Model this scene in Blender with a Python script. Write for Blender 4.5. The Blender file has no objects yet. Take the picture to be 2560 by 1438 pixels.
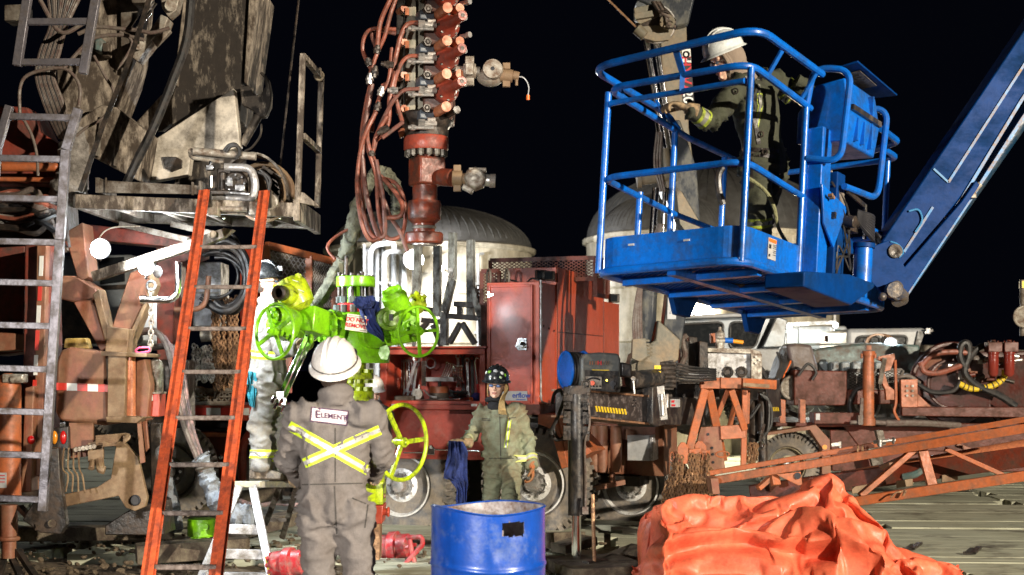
import bpy, bmesh, math, random
from math import sin, cos, pi, radians, sqrt
from mathutils import Vector, Matrix, noise
from mathutils.bvhtree import BVHTree
random.seed(7)
V = Vector
SC = bpy.context.scene
COL = SC.collection
# ---------------------------------------------------------------- camera
F, HZ, CH = 3555.0, 924.0, 1.65            # focal length and horizon in photo pixels, eye height
cd = bpy.data.cameras.new('camera'); cam = bpy.data.objects.new('camera', cd); COL.objects.link(cam)
cam.location = (0, 0, CH); cam.rotation_euler = (radians(90), 0, 0)
cd.sensor_width = 36; cd.lens = 36 * F / 2560; cd.shift_y = (HZ - 719) / 2560
cd.clip_start = .1; cd.clip_end = 3000
cd.dof.use_dof = True; cd.dof.focus_distance = 11.2; cd.dof.aperture_fstop = 2.8
SC.camera = cam
# ---------------------------------------------------------------- night sky
w = bpy.data.worlds.new('World'); SC.world = w; w.use_nodes = True
bg = w.node_tree.nodes['Background']
sky = w.node_tree.nodes.new('ShaderNodeTexSky'); sky.sky_type = 'NISHITA'; sky.sun_disc = False
sky.sun_elevation = radians(-7); sky.sun_rotation = radians(200)
mixc = w.node_tree.nodes.new('ShaderNodeMixRGB'); mixc.inputs[0].default_value = .85
mixc.inputs[2].default_value = (.012, .015, .032, 1)
w.node_tree.links.new(sky.outputs[0], mixc.inputs[1]); w.node_tree.links.new(mixc.outputs[0], bg.inputs[0])
bg.inputs[1].default_value = .085
SC.view_settings.view_transform = 'Standard'; SC.view_settings.look = 'None'
SC.view_settings.exposure = 0.25; SC.view_settings.gamma = 1
SC.cycles.max_bounces = 6; SC.cycles.sample_clamp_indirect = 6
# ---------------------------------------------------------------- flood lamps of the yard
def lamp(name, loc, to, watts, col=(1, 1, 1), size=.3, cone=80):
    l = bpy.data.lights.new(name, 'SPOT'); l.energy = watts; l.color = col
    l.shadow_soft_size = size; l.spot_size = radians(cone); l.spot_blend = .5
    o = bpy.data.objects.new(name, l); COL.objects.link(o); o.location = loc
    o.rotation_euler = (V(to) - V(loc)).to_track_quat('-Z', 'Y').to_euler(); return o
def glow(name, loc, watts, col=(1, 1, 1), size=.08):
    l = bpy.data.lights.new(name, 'POINT'); l.energy = watts; l.color = col; l.shadow_soft_size = size
    o = bpy.data.objects.new(name, l); COL.objects.link(o); o.location = loc; return o
lamp('flood_light_tower', (13, -4.5, 6.0), (1.0, 13, 1.4), 27000, (1, .88, .70), .12, 78)
lamp('flood_light_left', (-5.0, -5, 2.7), (-0.3, 13, 1.3), 8000, (1, .95, .88), .15, 23)
lamp('yard_flood_light', (15, 12, 9), (5, 18, 1), 250, (1, .9, .78), .3, 90)

def P(x, y, Y): return V(((x - 1280) / F * Y, Y, CH - (y - HZ) / F * Y))
def px(n, Y): return n * Y / F              # a length of n photo pixels at depth Y

# ---------------------------------------------------------------- materials
MATS = {}
def nd(t, k, **kw):
    n = t.nodes.new(k)
    for a, b in kw.items(): setattr(n, a, b)
    return n
def paint(name, rgb, rough=.45, metal=0, dirt=None, amt=.35, scale=2.5, streak=1.0, bump=.08, bscale=30, coat=0, emit=0, var=.12, fine=0, spec=.5, soft=.11):
    if name in MATS: return MATS[name]
    m = bpy.data.materials.new(name); m.use_nodes = True; t = m.node_tree; L = t.links.new
    b = t.nodes['Principled BSDF']; b.inputs['Metallic'].default_value = metal
    b.inputs['Coat Weight'].default_value = coat; b.inputs['Coat Roughness'].default_value = .15
    b.inputs['Specular IOR Level'].default_value = spec
    tc = nd(t, 'ShaderNodeTexCoord'); mp = nd(t, 'ShaderNodeMapping'); L(tc.outputs['Object'], mp.inputs[0])
    mp.inputs['Scale'].default_value = (streak, streak, 1)
    n1 = nd(t, 'ShaderNodeTexNoise'); n1.inputs['Scale'].default_value = scale; n1.inputs['Detail'].default_value = 9
    n1.inputs['Roughness'].default_value = .68; L(mp.outputs[0], n1.inputs['Vector'])
    n2 = nd(t, 'ShaderNodeTexNoise'); n2.inputs['Scale'].default_value = bscale; n2.inputs['Detail'].default_value = 6
    L(tc.outputs['Object'], n2.inputs['Vector'])
    hsv = nd(t, 'ShaderNodeHueSaturation'); hsv.inputs['Color'].default_value = (*rgb, 1)
    mr = nd(t, 'ShaderNodeMapRange'); L(n1.outputs[0], mr.inputs[0]); mr.inputs[1].default_value = .3; mr.inputs[2].default_value = .7
    mr.inputs[3].default_value = 1 - var; mr.inputs[4].default_value = 1 + var; L(mr.outputs[0], hsv.inputs['Value'])
    src = hsv.outputs[0]
    if dirt:
        n3 = nd(t, 'ShaderNodeTexNoise'); n3.inputs['Scale'].default_value = scale * 1.7; n3.inputs['Detail'].default_value = 11
        n3.inputs['Roughness'].default_value = .72; L(mp.outputs[0], n3.inputs['Vector'])
        r = nd(t, 'ShaderNodeMapRange'); L(n3.outputs[0], r.inputs[0]); c = .72 - amt * .5
        r.inputs[1].default_value = c - soft; r.inputs[2].default_value = c + soft
        mx = nd(t, 'ShaderNodeMixRGB'); L(r.outputs[0], mx.inputs[0]); L(src, mx.inputs[1]); mx.inputs[2].default_value = (*dirt, 1)
        src = mx.outputs[0]
        rr = nd(t, 'ShaderNodeMapRange'); L(r.outputs[0], rr.inputs[0]); rr.inputs[3].default_value = rough; rr.inputs[4].default_value = min(.95, rough + .35)
        L(rr.outputs[0], b.inputs['Roughness'])
        if metal > .3:
            rm = nd(t, 'ShaderNodeMapRange'); L(r.outputs[0], rm.inputs[0]); rm.inputs[3].default_value = metal; rm.inputs[4].default_value = .1
            L(rm.outputs[0], b.inputs['Metallic'])
    else:
        rr = nd(t, 'ShaderNodeMapRange'); L(n2.outputs[0], rr.inputs[0]); rr.inputs[3].default_value = max(.03, rough - .12); rr.inputs[4].default_value = min(1, rough + .12)
        L(rr.outputs[0], b.inputs['Roughness'])
    n4 = nd(t, 'ShaderNodeTexNoise'); n4.inputs['Scale'].default_value = scale * 7; n4.inputs['Detail'].default_value = 8; n4.inputs['Roughness'].default_value = .75; L(tc.outputs['Object'], n4.inputs['Vector'])
    g4 = nd(t, 'ShaderNodeMapRange'); L(n4.outputs[0], g4.inputs[0]); g4.inputs[1].default_value = .34; g4.inputs[2].default_value = .62; g4.inputs[3].default_value = .80 - .35 * max(0, amt - .25) if dirt and not emit else .94; g4.inputs[4].default_value = 1.08 if dirt else 1
    m4 = nd(t, 'ShaderNodeVectorMath', operation='SCALE'); L(src, m4.inputs[0]); L(g4.outputs[0], m4.inputs['Scale']); src = m4.outputs[0]
    L(src, b.inputs['Base Color'])
    bp = nd(t, 'ShaderNodeBump'); bp.inputs['Strength'].default_value = min(1, bump * 4); bp.inputs['Distance'].default_value = .01
    L(n2.outputs[0], bp.inputs['Height']); L(bp.outputs[0], b.inputs['Normal'])
    if emit:
        b.inputs['Emission Color'].default_value = (*rgb, 1); b.inputs['Emission Strength'].default_value = emit
    MATS[name] = m; return m
MUD = (.10, .065, .04); RUST = (.14, .045, .018); DUST = (.30, .23, .17); OIL = (.02, .016, .012)
red = paint('truck_red_paint', (.42, .055, .028), .42, dirt=(.40, .13, .085), amt=.22, scale=3, bump=.06, bscale=18, coat=.12)
redp = paint('cabinet_red_paint', (.44, .065, .026), .42, dirt=(.42, .13, .07), amt=.12, scale=3, streak=2, bump=.03)
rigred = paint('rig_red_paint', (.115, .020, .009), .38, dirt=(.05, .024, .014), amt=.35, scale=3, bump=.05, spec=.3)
oxide = paint('oxide_red_steel', (.42, .115, .040), .4, dirt=(.20, .09, .05), amt=.3, scale=4, bump=.06)
dustred = paint('dusty_red_steel', (.22, .055, .028), .42, dirt=(.25, .15, .085), amt=.42, scale=2.0, streak=1.6, bump=.05, soft=.22)
dusty = paint('dust_coated_steel', (.29, .20, .11), .5, dirt=(.12, .06, .035), amt=.4, scale=3, bump=.06, soft=.2)
bopred = paint('stack_red_paint', (.22, .040, .018), .28, dirt=(.06, .03, .022), amt=.38, scale=5, bump=.08)
boprod = paint('stack_salmon_paint', (.55, .19, .085), .4, dirt=(.30, .09, .05), amt=.3, scale=8, bump=.06)
darkst = paint('oily_dark_steel', (.030, .027, .025), .34, metal=.4, dirt=(.075, .05, .035), amt=.35, scale=5, bump=.12)
blackp = paint('black_paint', (.016, .016, .018), .33, dirt=(.09, .07, .055), amt=.3, scale=5, streak=1.5, bump=.06)
rubber = paint('black_rubber', (.014, .014, .015), .45, dirt=(.05, .04, .035), amt=.3, scale=6, bump=.06)
tyre = paint('dusty_tyre_rubber', (.115, .12, .13), .7, dirt=(.26, .22, .175), amt=.5, scale=2.5, bump=.12)
beige = paint('beige_mast_paint', (.46, .39, .31), .42, dirt=(.06, .043, .03), amt=.56, scale=2.4, streak=2.6, bump=.06)
beiged = paint('oil_stained_mast_paint', (.40, .34, .27), .4, dirt=(.022, .016, .012), amt=.70, scale=2.0, streak=3.0, bump=.06)
gray = paint('grey_steel', (.25, .225, .19), .42, metal=.3, dirt=(.07, .05, .035), amt=.5, scale=3, bump=.07)
ladgray = paint('ladder_grey_aluminium', (.17, .16, .18), .42, metal=.5, dirt=(.07, .055, .045), amt=.3, scale=6, bump=.08)
alu = paint('scuffed_aluminium', (.50, .50, .52), .36, metal=.55, dirt=(.20, .18, .155), amt=.4, scale=7, bump=.06)
chrome = paint('chrome_rod', (.85, .86, .88), .08, metal=1, bump=.005)
steel = paint('bare_steel', (.55, .54, .52), .32, metal=.85, dirt=(.20, .13, .09), amt=.3, scale=8, bump=.06)
castst = paint('cast_steel_grey', (.46, .43, .37), .45, metal=.4, dirt=(.14, .09, .06), amt=.42, scale=7, bump=.1)
lime = paint('lime_green_paint', (.21, .54, .008), .28, dirt=(.08, .17, .008), amt=.24, scale=6, bump=.08, coat=.4)
yel = paint('lime_yellow_paint', (.46, .60, .010), .32, dirt=(.08, .08, .015), amt=.32, scale=9, bump=.08, coat=.3)
redring = paint('bright_red_ring', (.65, .02, .02), .4, bump=.03)
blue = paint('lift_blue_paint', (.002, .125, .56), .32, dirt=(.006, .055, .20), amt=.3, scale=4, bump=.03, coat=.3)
bluearm = paint('shaded_lift_blue_paint', (.0005, .035, .17), .5, dirt=(.001, .02, .07), amt=.3, scale=1.6, streak=.6, bump=.02, spec=.12)  # darker copy of the lift blue, with the boom's shade put into its colour
drumblue = paint('drum_blue_paint', (.003, .055, .34), .34, dirt=(.10, .15, .30), amt=.2, scale=2.6, bump=.03, coat=.2)
orange = paint('orange_fibreglass', (.70, .12, .04), .5, dirt=(.25, .05, .025), amt=.35, scale=4, streak=1.5, bump=.1)
rung = paint('worn_rung', (.20, .16, .14), .55, metal=.3, dirt=(.08, .06, .05), amt=.4, scale=12, bump=.15)
tank = paint('cream_tank_paint', (.52, .47, .37), .6, dirt=(.27, .23, .16), amt=.35, scale=.7, streak=3, bump=.02)
domegray = paint('grey_dome_roofing', (.10, .098, .092), .75, dirt=(.06, .055, .05), amt=.4, scale=.8, bump=.03)
white = paint('white_paint', (.40, .41, .42), .4, dirt=(.4, .37, .33), amt=.2, scale=2, bump=.02, coat=.2)
silver = paint('silver_vehicle_paint', (.24, .27, .30), .3, metal=.3, dirt=(.3, .28, .25), amt=.25, scale=1.5, bump=.01, coat=.4)
enggreen = paint('engine_grey_green', (.10, .16, .155), .4, dirt=(.12, .08, .06), amt=.4, scale=3, bump=.06)
glassm = paint('dark_glass', (.012, .014, .016), .06, bump=.0, spec=.8)
rustch = paint('rusty_chain_steel', (.40, .23, .12), .45, metal=.45, dirt=(.10, .05, .03), amt=.4, scale=14, bump=.1)
hosered = paint('red_hose_rubber', (.26, .075, .045), .42, dirt=(.10, .05, .035), amt=.3, scale=9, bump=.08)
hosegr = paint('dusty_grey_hose', (.15, .125, .105), .5, dirt=(.10, .06, .05), amt=.4, scale=9, bump=.08)
sleeve = paint('olive_canvas_sleeve', (.15, .15, .105), .85, dirt=(.05, .05, .04), amt=.35, scale=5, bump=.2, bscale=50)
gsleeve = paint('grey_blue_canvas_sleeve', (.24, .27, .31), .85, dirt=(.12, .11, .10), amt=.35, scale=5, bump=.2, bscale=50)
yhi = paint('fluorescent_yellow_tape', (.62, .80, .03), .6, bump=.02)
shi = paint('silver_reflective_tape', (.62, .60, .56), .35, metal=.3, bump=.02)
tapered = paint('red_reflective_tape', (.62, .045, .03), .4, bump=.02)
tapewh = paint('white_reflective_tape', (.75, .75, .72), .4, bump=.02)
orangeb = paint('bright_orange_plastic', (.85, .16, .02), .4, bump=.02)
hazy = paint('hazard_yellow', (.80, .55, .02), .5, dirt=(.2, .14, .06), amt=.2, scale=8, bump=.02)
wood = paint('old_timber', (.19, .155, .105), .85, dirt=(.06, .042, .03), amt=.5, scale=5, bump=.4, bscale=18)
lampw = paint('lit_lamp_lens', (.85, .93, 1), .3, emit=60, bump=0)
lampd = paint('lit_small_lamp', (.9, .95, 1), .3, emit=16, bump=0)
ink = paint('black_ink', (.015, .015, .02), .6, bump=0)
redink = paint('red_ink', (.55, .02, .03), .6, bump=0)
blueink = paint('blue_ink', (.02, .06, .35), .6, bump=0)
amber = paint('amber_lens', (.75, .28, .02), .25, bump=0)
redlens = paint('red_lens', (.5, .01, .01), .25, bump=0)

# ---------------------------------------------------------------- mesh builder
def frame(axis, up=None):
    a = V(axis).normalized(); u = V(up) if up else (V((0, 0, 1)) if abs(a.z) < .95 else V((0, 1, 0)))
    x = u.cross(a).normalized(); y = a.cross(x).normalized(); return x, y, a
def catmull(pts, res=6):
    pts = [V(p) for p in pts]
    if len(pts) < 3: return pts
    q = [pts[0] * 2 - pts[1]] + pts + [pts[-1] * 2 - pts[-2]]; out = []
    for i in range(1, len(q) - 2):
        a, b, c, d = q[i - 1], q[i], q[i + 1], q[i + 2]
        for k in range(res):
            t = k / res
            out.append(.5 * ((2 * b) + (c - a) * t + (2 * a - 5 * b + 4 * c - d) * t * t + (3 * b - a - 3 * c + d) * t ** 3))
    out.append(pts[-1]); return out
def fillet(pts, r, n=5, closed=False):
    pts = [V(p) for p in pts]; out = []; N = len(pts)
    for i, p in enumerate(pts):
        if not closed and i in (0, N - 1): out.append(p); continue
        a, b = pts[i - 1], pts[(i + 1) % N]; d1 = (a - p); d2 = (b - p); rr = min(r, d1.length * .45, d2.length * .45)
        s, e = p + d1.normalized() * rr, p + d2.normalized() * rr
        for k in range(n + 1):
            t = k / n; out.append(s * (1 - t) ** 2 + p * 2 * t * (1 - t) + e * t * t)
    if closed: out.append(out[0].copy())
    return out
class MB:
    def __init__(s): s.v = []; s.f = []
    def add(s, vs, fs):
        o = len(s.v); s.v += [V(v) for v in vs]; s.f += [[i + o for i in f] for f in fs]; return s
    def loft(s, rings, cap=True, close=False):
        n = len(rings[0]); vs = [p for r in rings for p in r]; fs = []; R = len(rings)
        for i in range(R - 1 if not close else R):
            j = (i + 1) % R
            for k in range(n): fs.append([i * n + k, i * n + (k + 1) % n, j * n + (k + 1) % n, j * n + k])
        if cap and not close: fs.append(list(range(n))[::-1]); fs.append([(R - 1) * n + k for k in range(n)])
        return s.add(vs, fs)
    def hexa(s, p):   # 8 corners: bottom 4, top 4
        return s.add(p, [[3, 2, 1, 0], [4, 5, 6, 7], [0, 1, 5, 4], [1, 2, 6, 5], [2, 3, 7, 6], [3, 0, 4, 7]])
    def box(s, c, sz, rz=0, rot=None):
        c = V(c); M = rot if rot else Matrix.Rotation(rz, 3, 'Z'); h = V(sz) / 2
        return s.hexa([c + M @ V((a * h.x, b * h.y, e * h.z)) for e in (-1, 1) for a, b in ((-1, -1), (1, -1), (1, 1), (-1, 1))])
    def bar(s, p, q, w, h=None, up=None):
        p, q = V(p), V(q); h = h or w; x, y, a = frame(q - p, up); x = x * w / 2; y = y * h / 2
        return s.hexa([c + x * i + y * j for c in (p, q) for i, j in ((-1, -1), (1, -1), (1, 1), (-1, 1))])
    def cyl(s, p, q, r, r2=None, n=20):
        p, q = V(p), V(q); x, y, a = frame(q - p); r2 = r if r2 is None else r2
        return s.loft([[c + (x * cos(2 * pi * k / n) + y * sin(2 * pi * k / n)) * R for k in range(n)] for c, R in ((p, r), (q, r2))])
    def lathe(s, p, axis, prof, n=28):
        p = V(p); x, y, a = frame(axis)
        return s.loft([[p + a * z + (x * cos(2 * pi * k / n) + y * sin(2 * pi * k / n)) * max(r, .0005) for k in range(n)] for r, z in prof])
    def tube(s, pts, r, n=8, smooth=True, res=6, r2=None, wob=0):
        pts = catmull(pts, res) if smooth else [V(p) for p in pts]
        up = V((0, 0, 1)); rings = []; N = len(pts); last = None
        for i, p in enumerate(pts):
            d = (pts[min(i + 1, N - 1)] - pts[max(i - 1, 0)])
            if d.length < 1e-6: d = V((0, 0, 1))
            d.normalize()
            if last is None: x = d.orthogonal().normalized()
            else:
                x = last - d * last.dot(d)
                x = x.normalized() if x.length > 1e-4 else d.orthogonal().normalized()
            last = x; y = d.cross(x); R = r + ((r2 - r) * i / (N - 1) if r2 is not None else 0)
            if wob: R *= 1 + wob * 1.3 * noise.noise(p * 9)
            rings.append([p + (x * cos(2 * pi * k / n) + y * sin(2 * pi * k / n)) * R * (1 + (wob * (1.1 * noise.noise(V((cos(2 * pi * k / n) * 1.5, sin(2 * pi * k / n) * 1.5, i * .8))) + .5 * noise.noise(V((k * .9, i * 1.6, 3)))) if wob else 0)) for k in range(n)])
        return s.loft(rings)
    def ring(s, c, axis, R, r, n=32, k=8, ry=None):
        x, y, a = frame(axis); c = V(c); rings = []; ry = ry or R
        for i in range(n):
            t = 2 * pi * i / n; d = (x * cos(t) * R + y * sin(t) * ry); e = d.normalized()
            rings.append([c + d + (e * cos(2 * pi * j / k) + a * sin(2 * pi * j / k)) * r for j in range(k)])
        return s.loft(rings, close=True)
    def prism(s, pts, vec):
        pts = [V(p) for p in pts]; n = len(pts); v = V(vec)
        return s.add(pts + [p + v for p in pts], [list(range(n))[::-1], [n + k for k in range(n)]] + [[k, (k + 1) % n, n + (k + 1) % n, n + k] for k in range(n)])
    def slab(s, o, Y0, Y1): return s.prism([P(x, y, Y0) for x, y in o], (0, Y1 - Y0, 0))
    def ell(s, c, r, n=16, k=10, M=None):
        c = V(c); r = V(r) if hasattr(r, '__len__') else V((r, r, r)); rings = []
        for i in range(k + 1):
            t = -pi / 2 + pi * i / k; cr = max(cos(t), .01)
            q = [V((r.x * cr * cos(2 * pi * j / n), r.y * cr * sin(2 * pi * j / n), r.z * sin(t))) for j in range(n)]
            rings.append([c + ((M @ e) if M else e) for e in q])
        return s.loft(rings)
    def bolts(s, c, axis, R, n, r=.015, h=.03, a0=0):
        x, y, a = frame(axis); c = V(c)
        for i in range(n):
            t = 2 * pi * i / n + a0; p = c + (x * cos(t) + y * sin(t)) * R; s.cyl(p, p + a * h, r, n=6)
        return s
    def chain(s, pts, L=.05, r=.006):
        pts = catmull(pts, 8); acc = 0; k = 0; i = 0; pos = pts[0].copy(); nxt = 1
        while nxt < len(pts):
            rem = L * .72; d = None
            st = pos.copy()
            while nxt < len(pts):
                d = pts[nxt] - pos
                if d.length >= rem: pos = pos + d.normalized() * rem; break
                rem -= d.length; pos = pts[nxt].copy(); nxt += 1
            ax = pos - st
            if ax.length < L * .3: break
            x, y, a = frame(ax); nr = x if k % 2 else y; k += 1; c = (st + pos) / 2
            oth = a.cross(nr); rg = []
            for q in range(8):
                t = 2 * pi * q / 8; d2 = a * cos(t) * L * .5 + oth * sin(t) * L * .3; e = d2.normalized()
                rg.append([c + d2 + (e * cos(2 * pi * j / 4) + nr * sin(2 * pi * j / 4)) * r for j in range(4)])
            s.loft(rg, close=True)
        return s
    def mesh(s, off=None, sharp=34, name='mesh'):
        me = bpy.data.meshes.new(name); o = V(off) if off is not None else V((0, 0, 0))
        me.from_pydata([v - o for v in s.v], [], s.f); bm = bmesh.new(); bm.from_mesh(me)
        bmesh.ops.recalc_face_normals(bm, faces=bm.faces)
        for f in bm.faces: f.smooth = True
        lim = radians(sharp)
        for e in bm.edges:
            if len(e.link_faces) == 2 and e.calc_face_angle(0) > lim: e.smooth = False
        bm.to_mesh(me); bm.free(); return me
def bevel(o, w=.004, seg=2):
    b = o.modifiers.new('bevel', 'BEVEL'); b.width = w; b.segments = seg; b.limit_method = 'ANGLE'; b.angle_limit = radians(50); return o
SPLIT = {'hinge', 'locker_ridge', 'drawer_lip', 'buckle', 'drain_slot', 'cylinder_cap', 'mount_leg', 'ladder_hook', 'tail_light', 'paper_tag', 'bolt_hole', 'chain_hook', 'bolt', 'cap_plate', 'slot_plate', 'counterweight_stack', 'eyes', 'trim', 'pry_lip', 'hydraulic_pipe', 'rail_link', 'lower_trim', 'casing', 'lens', 'ridge', 'grease_fitting', 'wrap', 'harness', 'hose_spiral', 'bright_fitting', 'lower_flange'}
def islands(mb):
    par = list(range(len(mb.v)))
    def find(a):
        while par[a] != a: par[a] = par[par[a]]; a = par[a]
        return a
    for f in mb.f:
        for k in f[1:]: par[find(k)] = find(f[0])
    gr = {}
    for f in mb.f: gr.setdefault(find(f[0]), []).append(f)
    out = []
    for fs in gr.values():
        ids = sorted({i for f in fs for i in f}); mp = {a: b for b, a in enumerate(ids)}; q = MB(); q.v = [mb.v[i] for i in ids]; q.f = [[mp[i] for i in f] for f in fs]; out.append(q)
    return out
class Thing:
    def __init__(s, name, label, cat, loc=(0, 0, 0), group=None, local=False, rot=(0, 0, 0)):
        o = bpy.data.objects.new(name, None); COL.objects.link(o); o.empty_display_size = .2
        o.location = loc; o.rotation_euler = rot; o['label'] = label; o['category'] = cat
        if group: o['group'] = group
        s.o = o; s.off = V((0, 0, 0)) if local else V(loc)
    def part(s, name, mb, mat, parent=None, label=None, bv=0, sharp=34, kind=None):
        if name in SPLIT and isinstance(mb, MB):
            for q in islands(mb)[:-1]: o = s._part(name, q, mat, parent, label, bv, sharp, kind)
            return s._part(name, islands(mb)[-1], mat, parent, label, bv, sharp, kind)
        return s._part(name, mb, mat, parent, label, bv, sharp, kind)
    def _part(s, name, mb, mat, parent=None, label=None, bv=0, sharp=34, kind=None):
        me = mb.mesh(s.off, sharp, name) if isinstance(mb, MB) else mb
        o = bpy.data.objects.new(name, me); COL.objects.link(o); o.parent = parent or s.o
        me.materials.clear(); me.materials.append(mat)
        if label: o['label'] = label
        if kind: o['kind'] = kind
        if bv: bevel(o, bv)
        return o
def solo(name, mb, mat, label, cat, group=None, kind=None, bv=0, sharp=34):
    vs = mb.v; lo = V([min(v[i] for v in vs) for i in range(3)]); hi = V([max(v[i] for v in vs) for i in range(3)])
    c = V(((lo.x + hi.x) / 2, (lo.y + hi.y) / 2, lo.z))
    o = bpy.data.objects.new(name, mb.mesh(c, sharp, name)); COL.objects.link(o); o.location = c
    o.data.materials.append(mat)
    if kind: o['kind'] = kind
    else:
        o['label'] = label; o['category'] = cat
        if group: o['group'] = group
    if bv: bevel(o, bv)
    return o
def dup(root, loc=None, rot=None, label=None, scale=None):
    r = root.copy(); COL.objects.link(r)
    if loc is not None: r.location = loc
    if rot is not None: r.rotation_euler = rot
    if scale: r.scale = scale
    if label: r['label'] = label
    for ch in list(root.children):
        c = ch.copy(); COL.objects.link(c); c.parent = r
        for g in ch.children:
            d = g.copy(); COL.objects.link(d); d.parent = c
    return r
def textmb(txt, size, origin, right, up, depth=.004, align='CENTER', shear=0):
    """lettering as real raised letters; origin is the middle of the line"""
    cu = bpy.data.curves.new('t', 'FONT'); cu.body = txt; cu.size = size; cu.align_x = align; cu.align_y = 'CENTER'; cu.extrude = depth / 2
    cu.shear = shear; cu.offset = size * .018
    o = bpy.data.objects.new('t', cu); COL.objects.link(o); dg = bpy.context.evaluated_depsgraph_get(); dg.update()
    me = bpy.data.meshes.new_from_object(o.evaluated_get(dg)); r = V(right).normalized(); u = V(up).normalized(); n = r.cross(u)
    m = MB(); m.v = [V(origin) + r * v.co.x + u * v.co.y + n * v.co.z for v in me.vertices]; m.f = [list(p.vertices) for p in me.polygons]
    bpy.data.objects.remove(o); bpy.data.curves.remove(cu); bpy.data.meshes.remove(me); return m
class Pl:
    """a real upright plane; pt() finds where the sight line through a photo pixel meets it at depth b behind it"""
    def __init__(s, o, u, n): s.o = V(o); s.u = V(u).normalized(); s.n = V(n).normalized(); s.w = V((0, 0, 1))
    def pt(s, x, y, b=0):
        d = V(((x - 1280) / F, 1, -(y - HZ) / F)); c = V((0, 0, CH)); t = (s.o + s.n * b - c).dot(s.n) / d.dot(s.n); return c + d * t
    def rect(s, m, x0, y0, x1, y1, b0=0, b1=.1):
        yc = (y0 + y1) / 2; xc = (x0 + x1) / 2
        a0, a1 = [(s.pt(x, yc, b0) - s.o).dot(s.u) for x in (x0, x1)]; z0, z1 = [s.pt(xc, y, b0).z for y in (y1, y0)]
        q = [V((*(s.o + s.u * a + s.n * b).xy, z)) for z in (z0, z1) for a, b in ((a0, b0), (a1, b0), (a1, b1), (a0, b1))]
        return m.hexa(q)
    def slab(s, m, o, b0, b1): return m.prism([s.pt(x, y, b0) for x, y in o], s.n * (b1 - b0))
# ================================================================ ground
def soil_mat():
    m = bpy.data.materials.new('churned_soil'); m.use_nodes = True; t = m.node_tree; L = t.links.new; b = t.nodes['Principled BSDF']
    tc = nd(t, 'ShaderNodeTexCoord'); n = nd(t, 'ShaderNodeTexNoise'); n.inputs['Scale'].default_value = 3; n.inputs['Detail'].default_value = 12; n.inputs['Roughness'].default_value = .7
    L(tc.outputs['Object'], n.inputs[0]); r = nd(t, 'ShaderNodeValToRGB'); L(n.outputs[0], r.inputs[0])
    r.color_ramp.elements[0].position = .35; r.color_ramp.elements[0].color = (.045, .03, .018, 1); r.color_ramp.elements[1].position = .68; r.color_ramp.elements[1].color = (.23, .17, .11, 1)
    L(r.outputs[0], b.inputs['Base Color']); b.inputs['Roughness'].default_value = .9
    n2 = nd(t, 'ShaderNodeTexNoise'); n2.inputs['Scale'].default_value = 22; n2.inputs['Detail'].default_value = 8; L(tc.outputs['Object'], n2.inputs[0])
    bp = nd(t, 'ShaderNodeBump'); bp.inputs['Strength'].default_value = .9; bp.inputs['Distance'].default_value = .04; L(n2.outputs[0], bp.inputs['Height']); L(bp.outputs[0], b.inputs['Normal'])
    return m
g = MB(); N = 110
xs = [-400, -120, -40] + [-9 + i * .15 for i in range(N)] + [30, 120, 400]; ys = [-60, 0] + [9 + i * .15 for i in range(70)] + [30, 90, 400, 1500]
vs = []
for y in ys:
    for x in xs:
        near = 1 if (-9.5 < x < 8 and 8.5 < y < 20) else 0
        z = -.10 + near * (.07 * noise.noise(V((x * 1.6, y * 1.6, 0))) + .04 * noise.noise(V((x * 6, y * 6, 3))))
        vs.append((x, y, z))
W = len(xs); g.add(vs, [[j * W + i, j * W + i + 1, (j + 1) * W + i + 1, (j + 1) * W + i] for j in range(len(ys) - 1) for i in range(W - 1)])
solo('ground', g, soil_mat(), None, None, kind='structure', sharp=180)

def plank_mat():
    m = bpy.data.materials.new('weathered_mat_planks'); m.use_nodes = True; t = m.node_tree; L = t.links.new; b = t.nodes['Principled BSDF']
    tc = nd(t, 'ShaderNodeTexCoord'); mp = nd(t, 'ShaderNodeMapping'); mp.inputs['Scale'].default_value = (.8, 9, 9); L(tc.outputs['Object'], mp.inputs[0])
    n = nd(t, 'ShaderNodeTexNoise'); n.inputs['Scale'].default_value = 2.2; n.inputs['Detail'].default_value = 9; L(mp.outputs[0], n.inputs[0])
    n3 = nd(t, 'ShaderNodeTexNoise'); n3.inputs['Scale'].default_value = 1.3; n3.inputs['Detail'].default_value = 8; n3.inputs['Roughness'].default_value = .7; L(tc.outputs['Object'], n3.inputs[0])
    r = nd(t, 'ShaderNodeValToRGB'); L(n.outputs[0], r.inputs[0]); e = r.color_ramp.elements
    e[0].position = .25; e[0].color = (.24, .24, .17, 1); e[1].position = .65; e[1].color = (.52, .53, .40, 1)
    mr = nd(t, 'ShaderNodeMapRange'); L(n3.outputs[0], mr.inputs[0]); mr.inputs[1].default_value = .52; mr.inputs[2].default_value = .70
    mx = nd(t, 'ShaderNodeMixRGB'); L(mr.outputs[0], mx.inputs[0]); L(r.outputs[0], mx.inputs[1]); mx.inputs[2].default_value = (.055, .04, .026, 1)
    L(mx.outputs[0], b.inputs['Base Color']); b.inputs['Roughness'].default_value = .8
    bp = nd(t, 'ShaderNodeBump'); bp.inputs['Strength'].default_value = .7; bp.inputs['Distance'].default_value = .012; L(n.outputs[0], bp.inputs['Height']); L(bp.outputs[0], b.inputs['Normal'])
    return m
PM = plank_mat()
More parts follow.
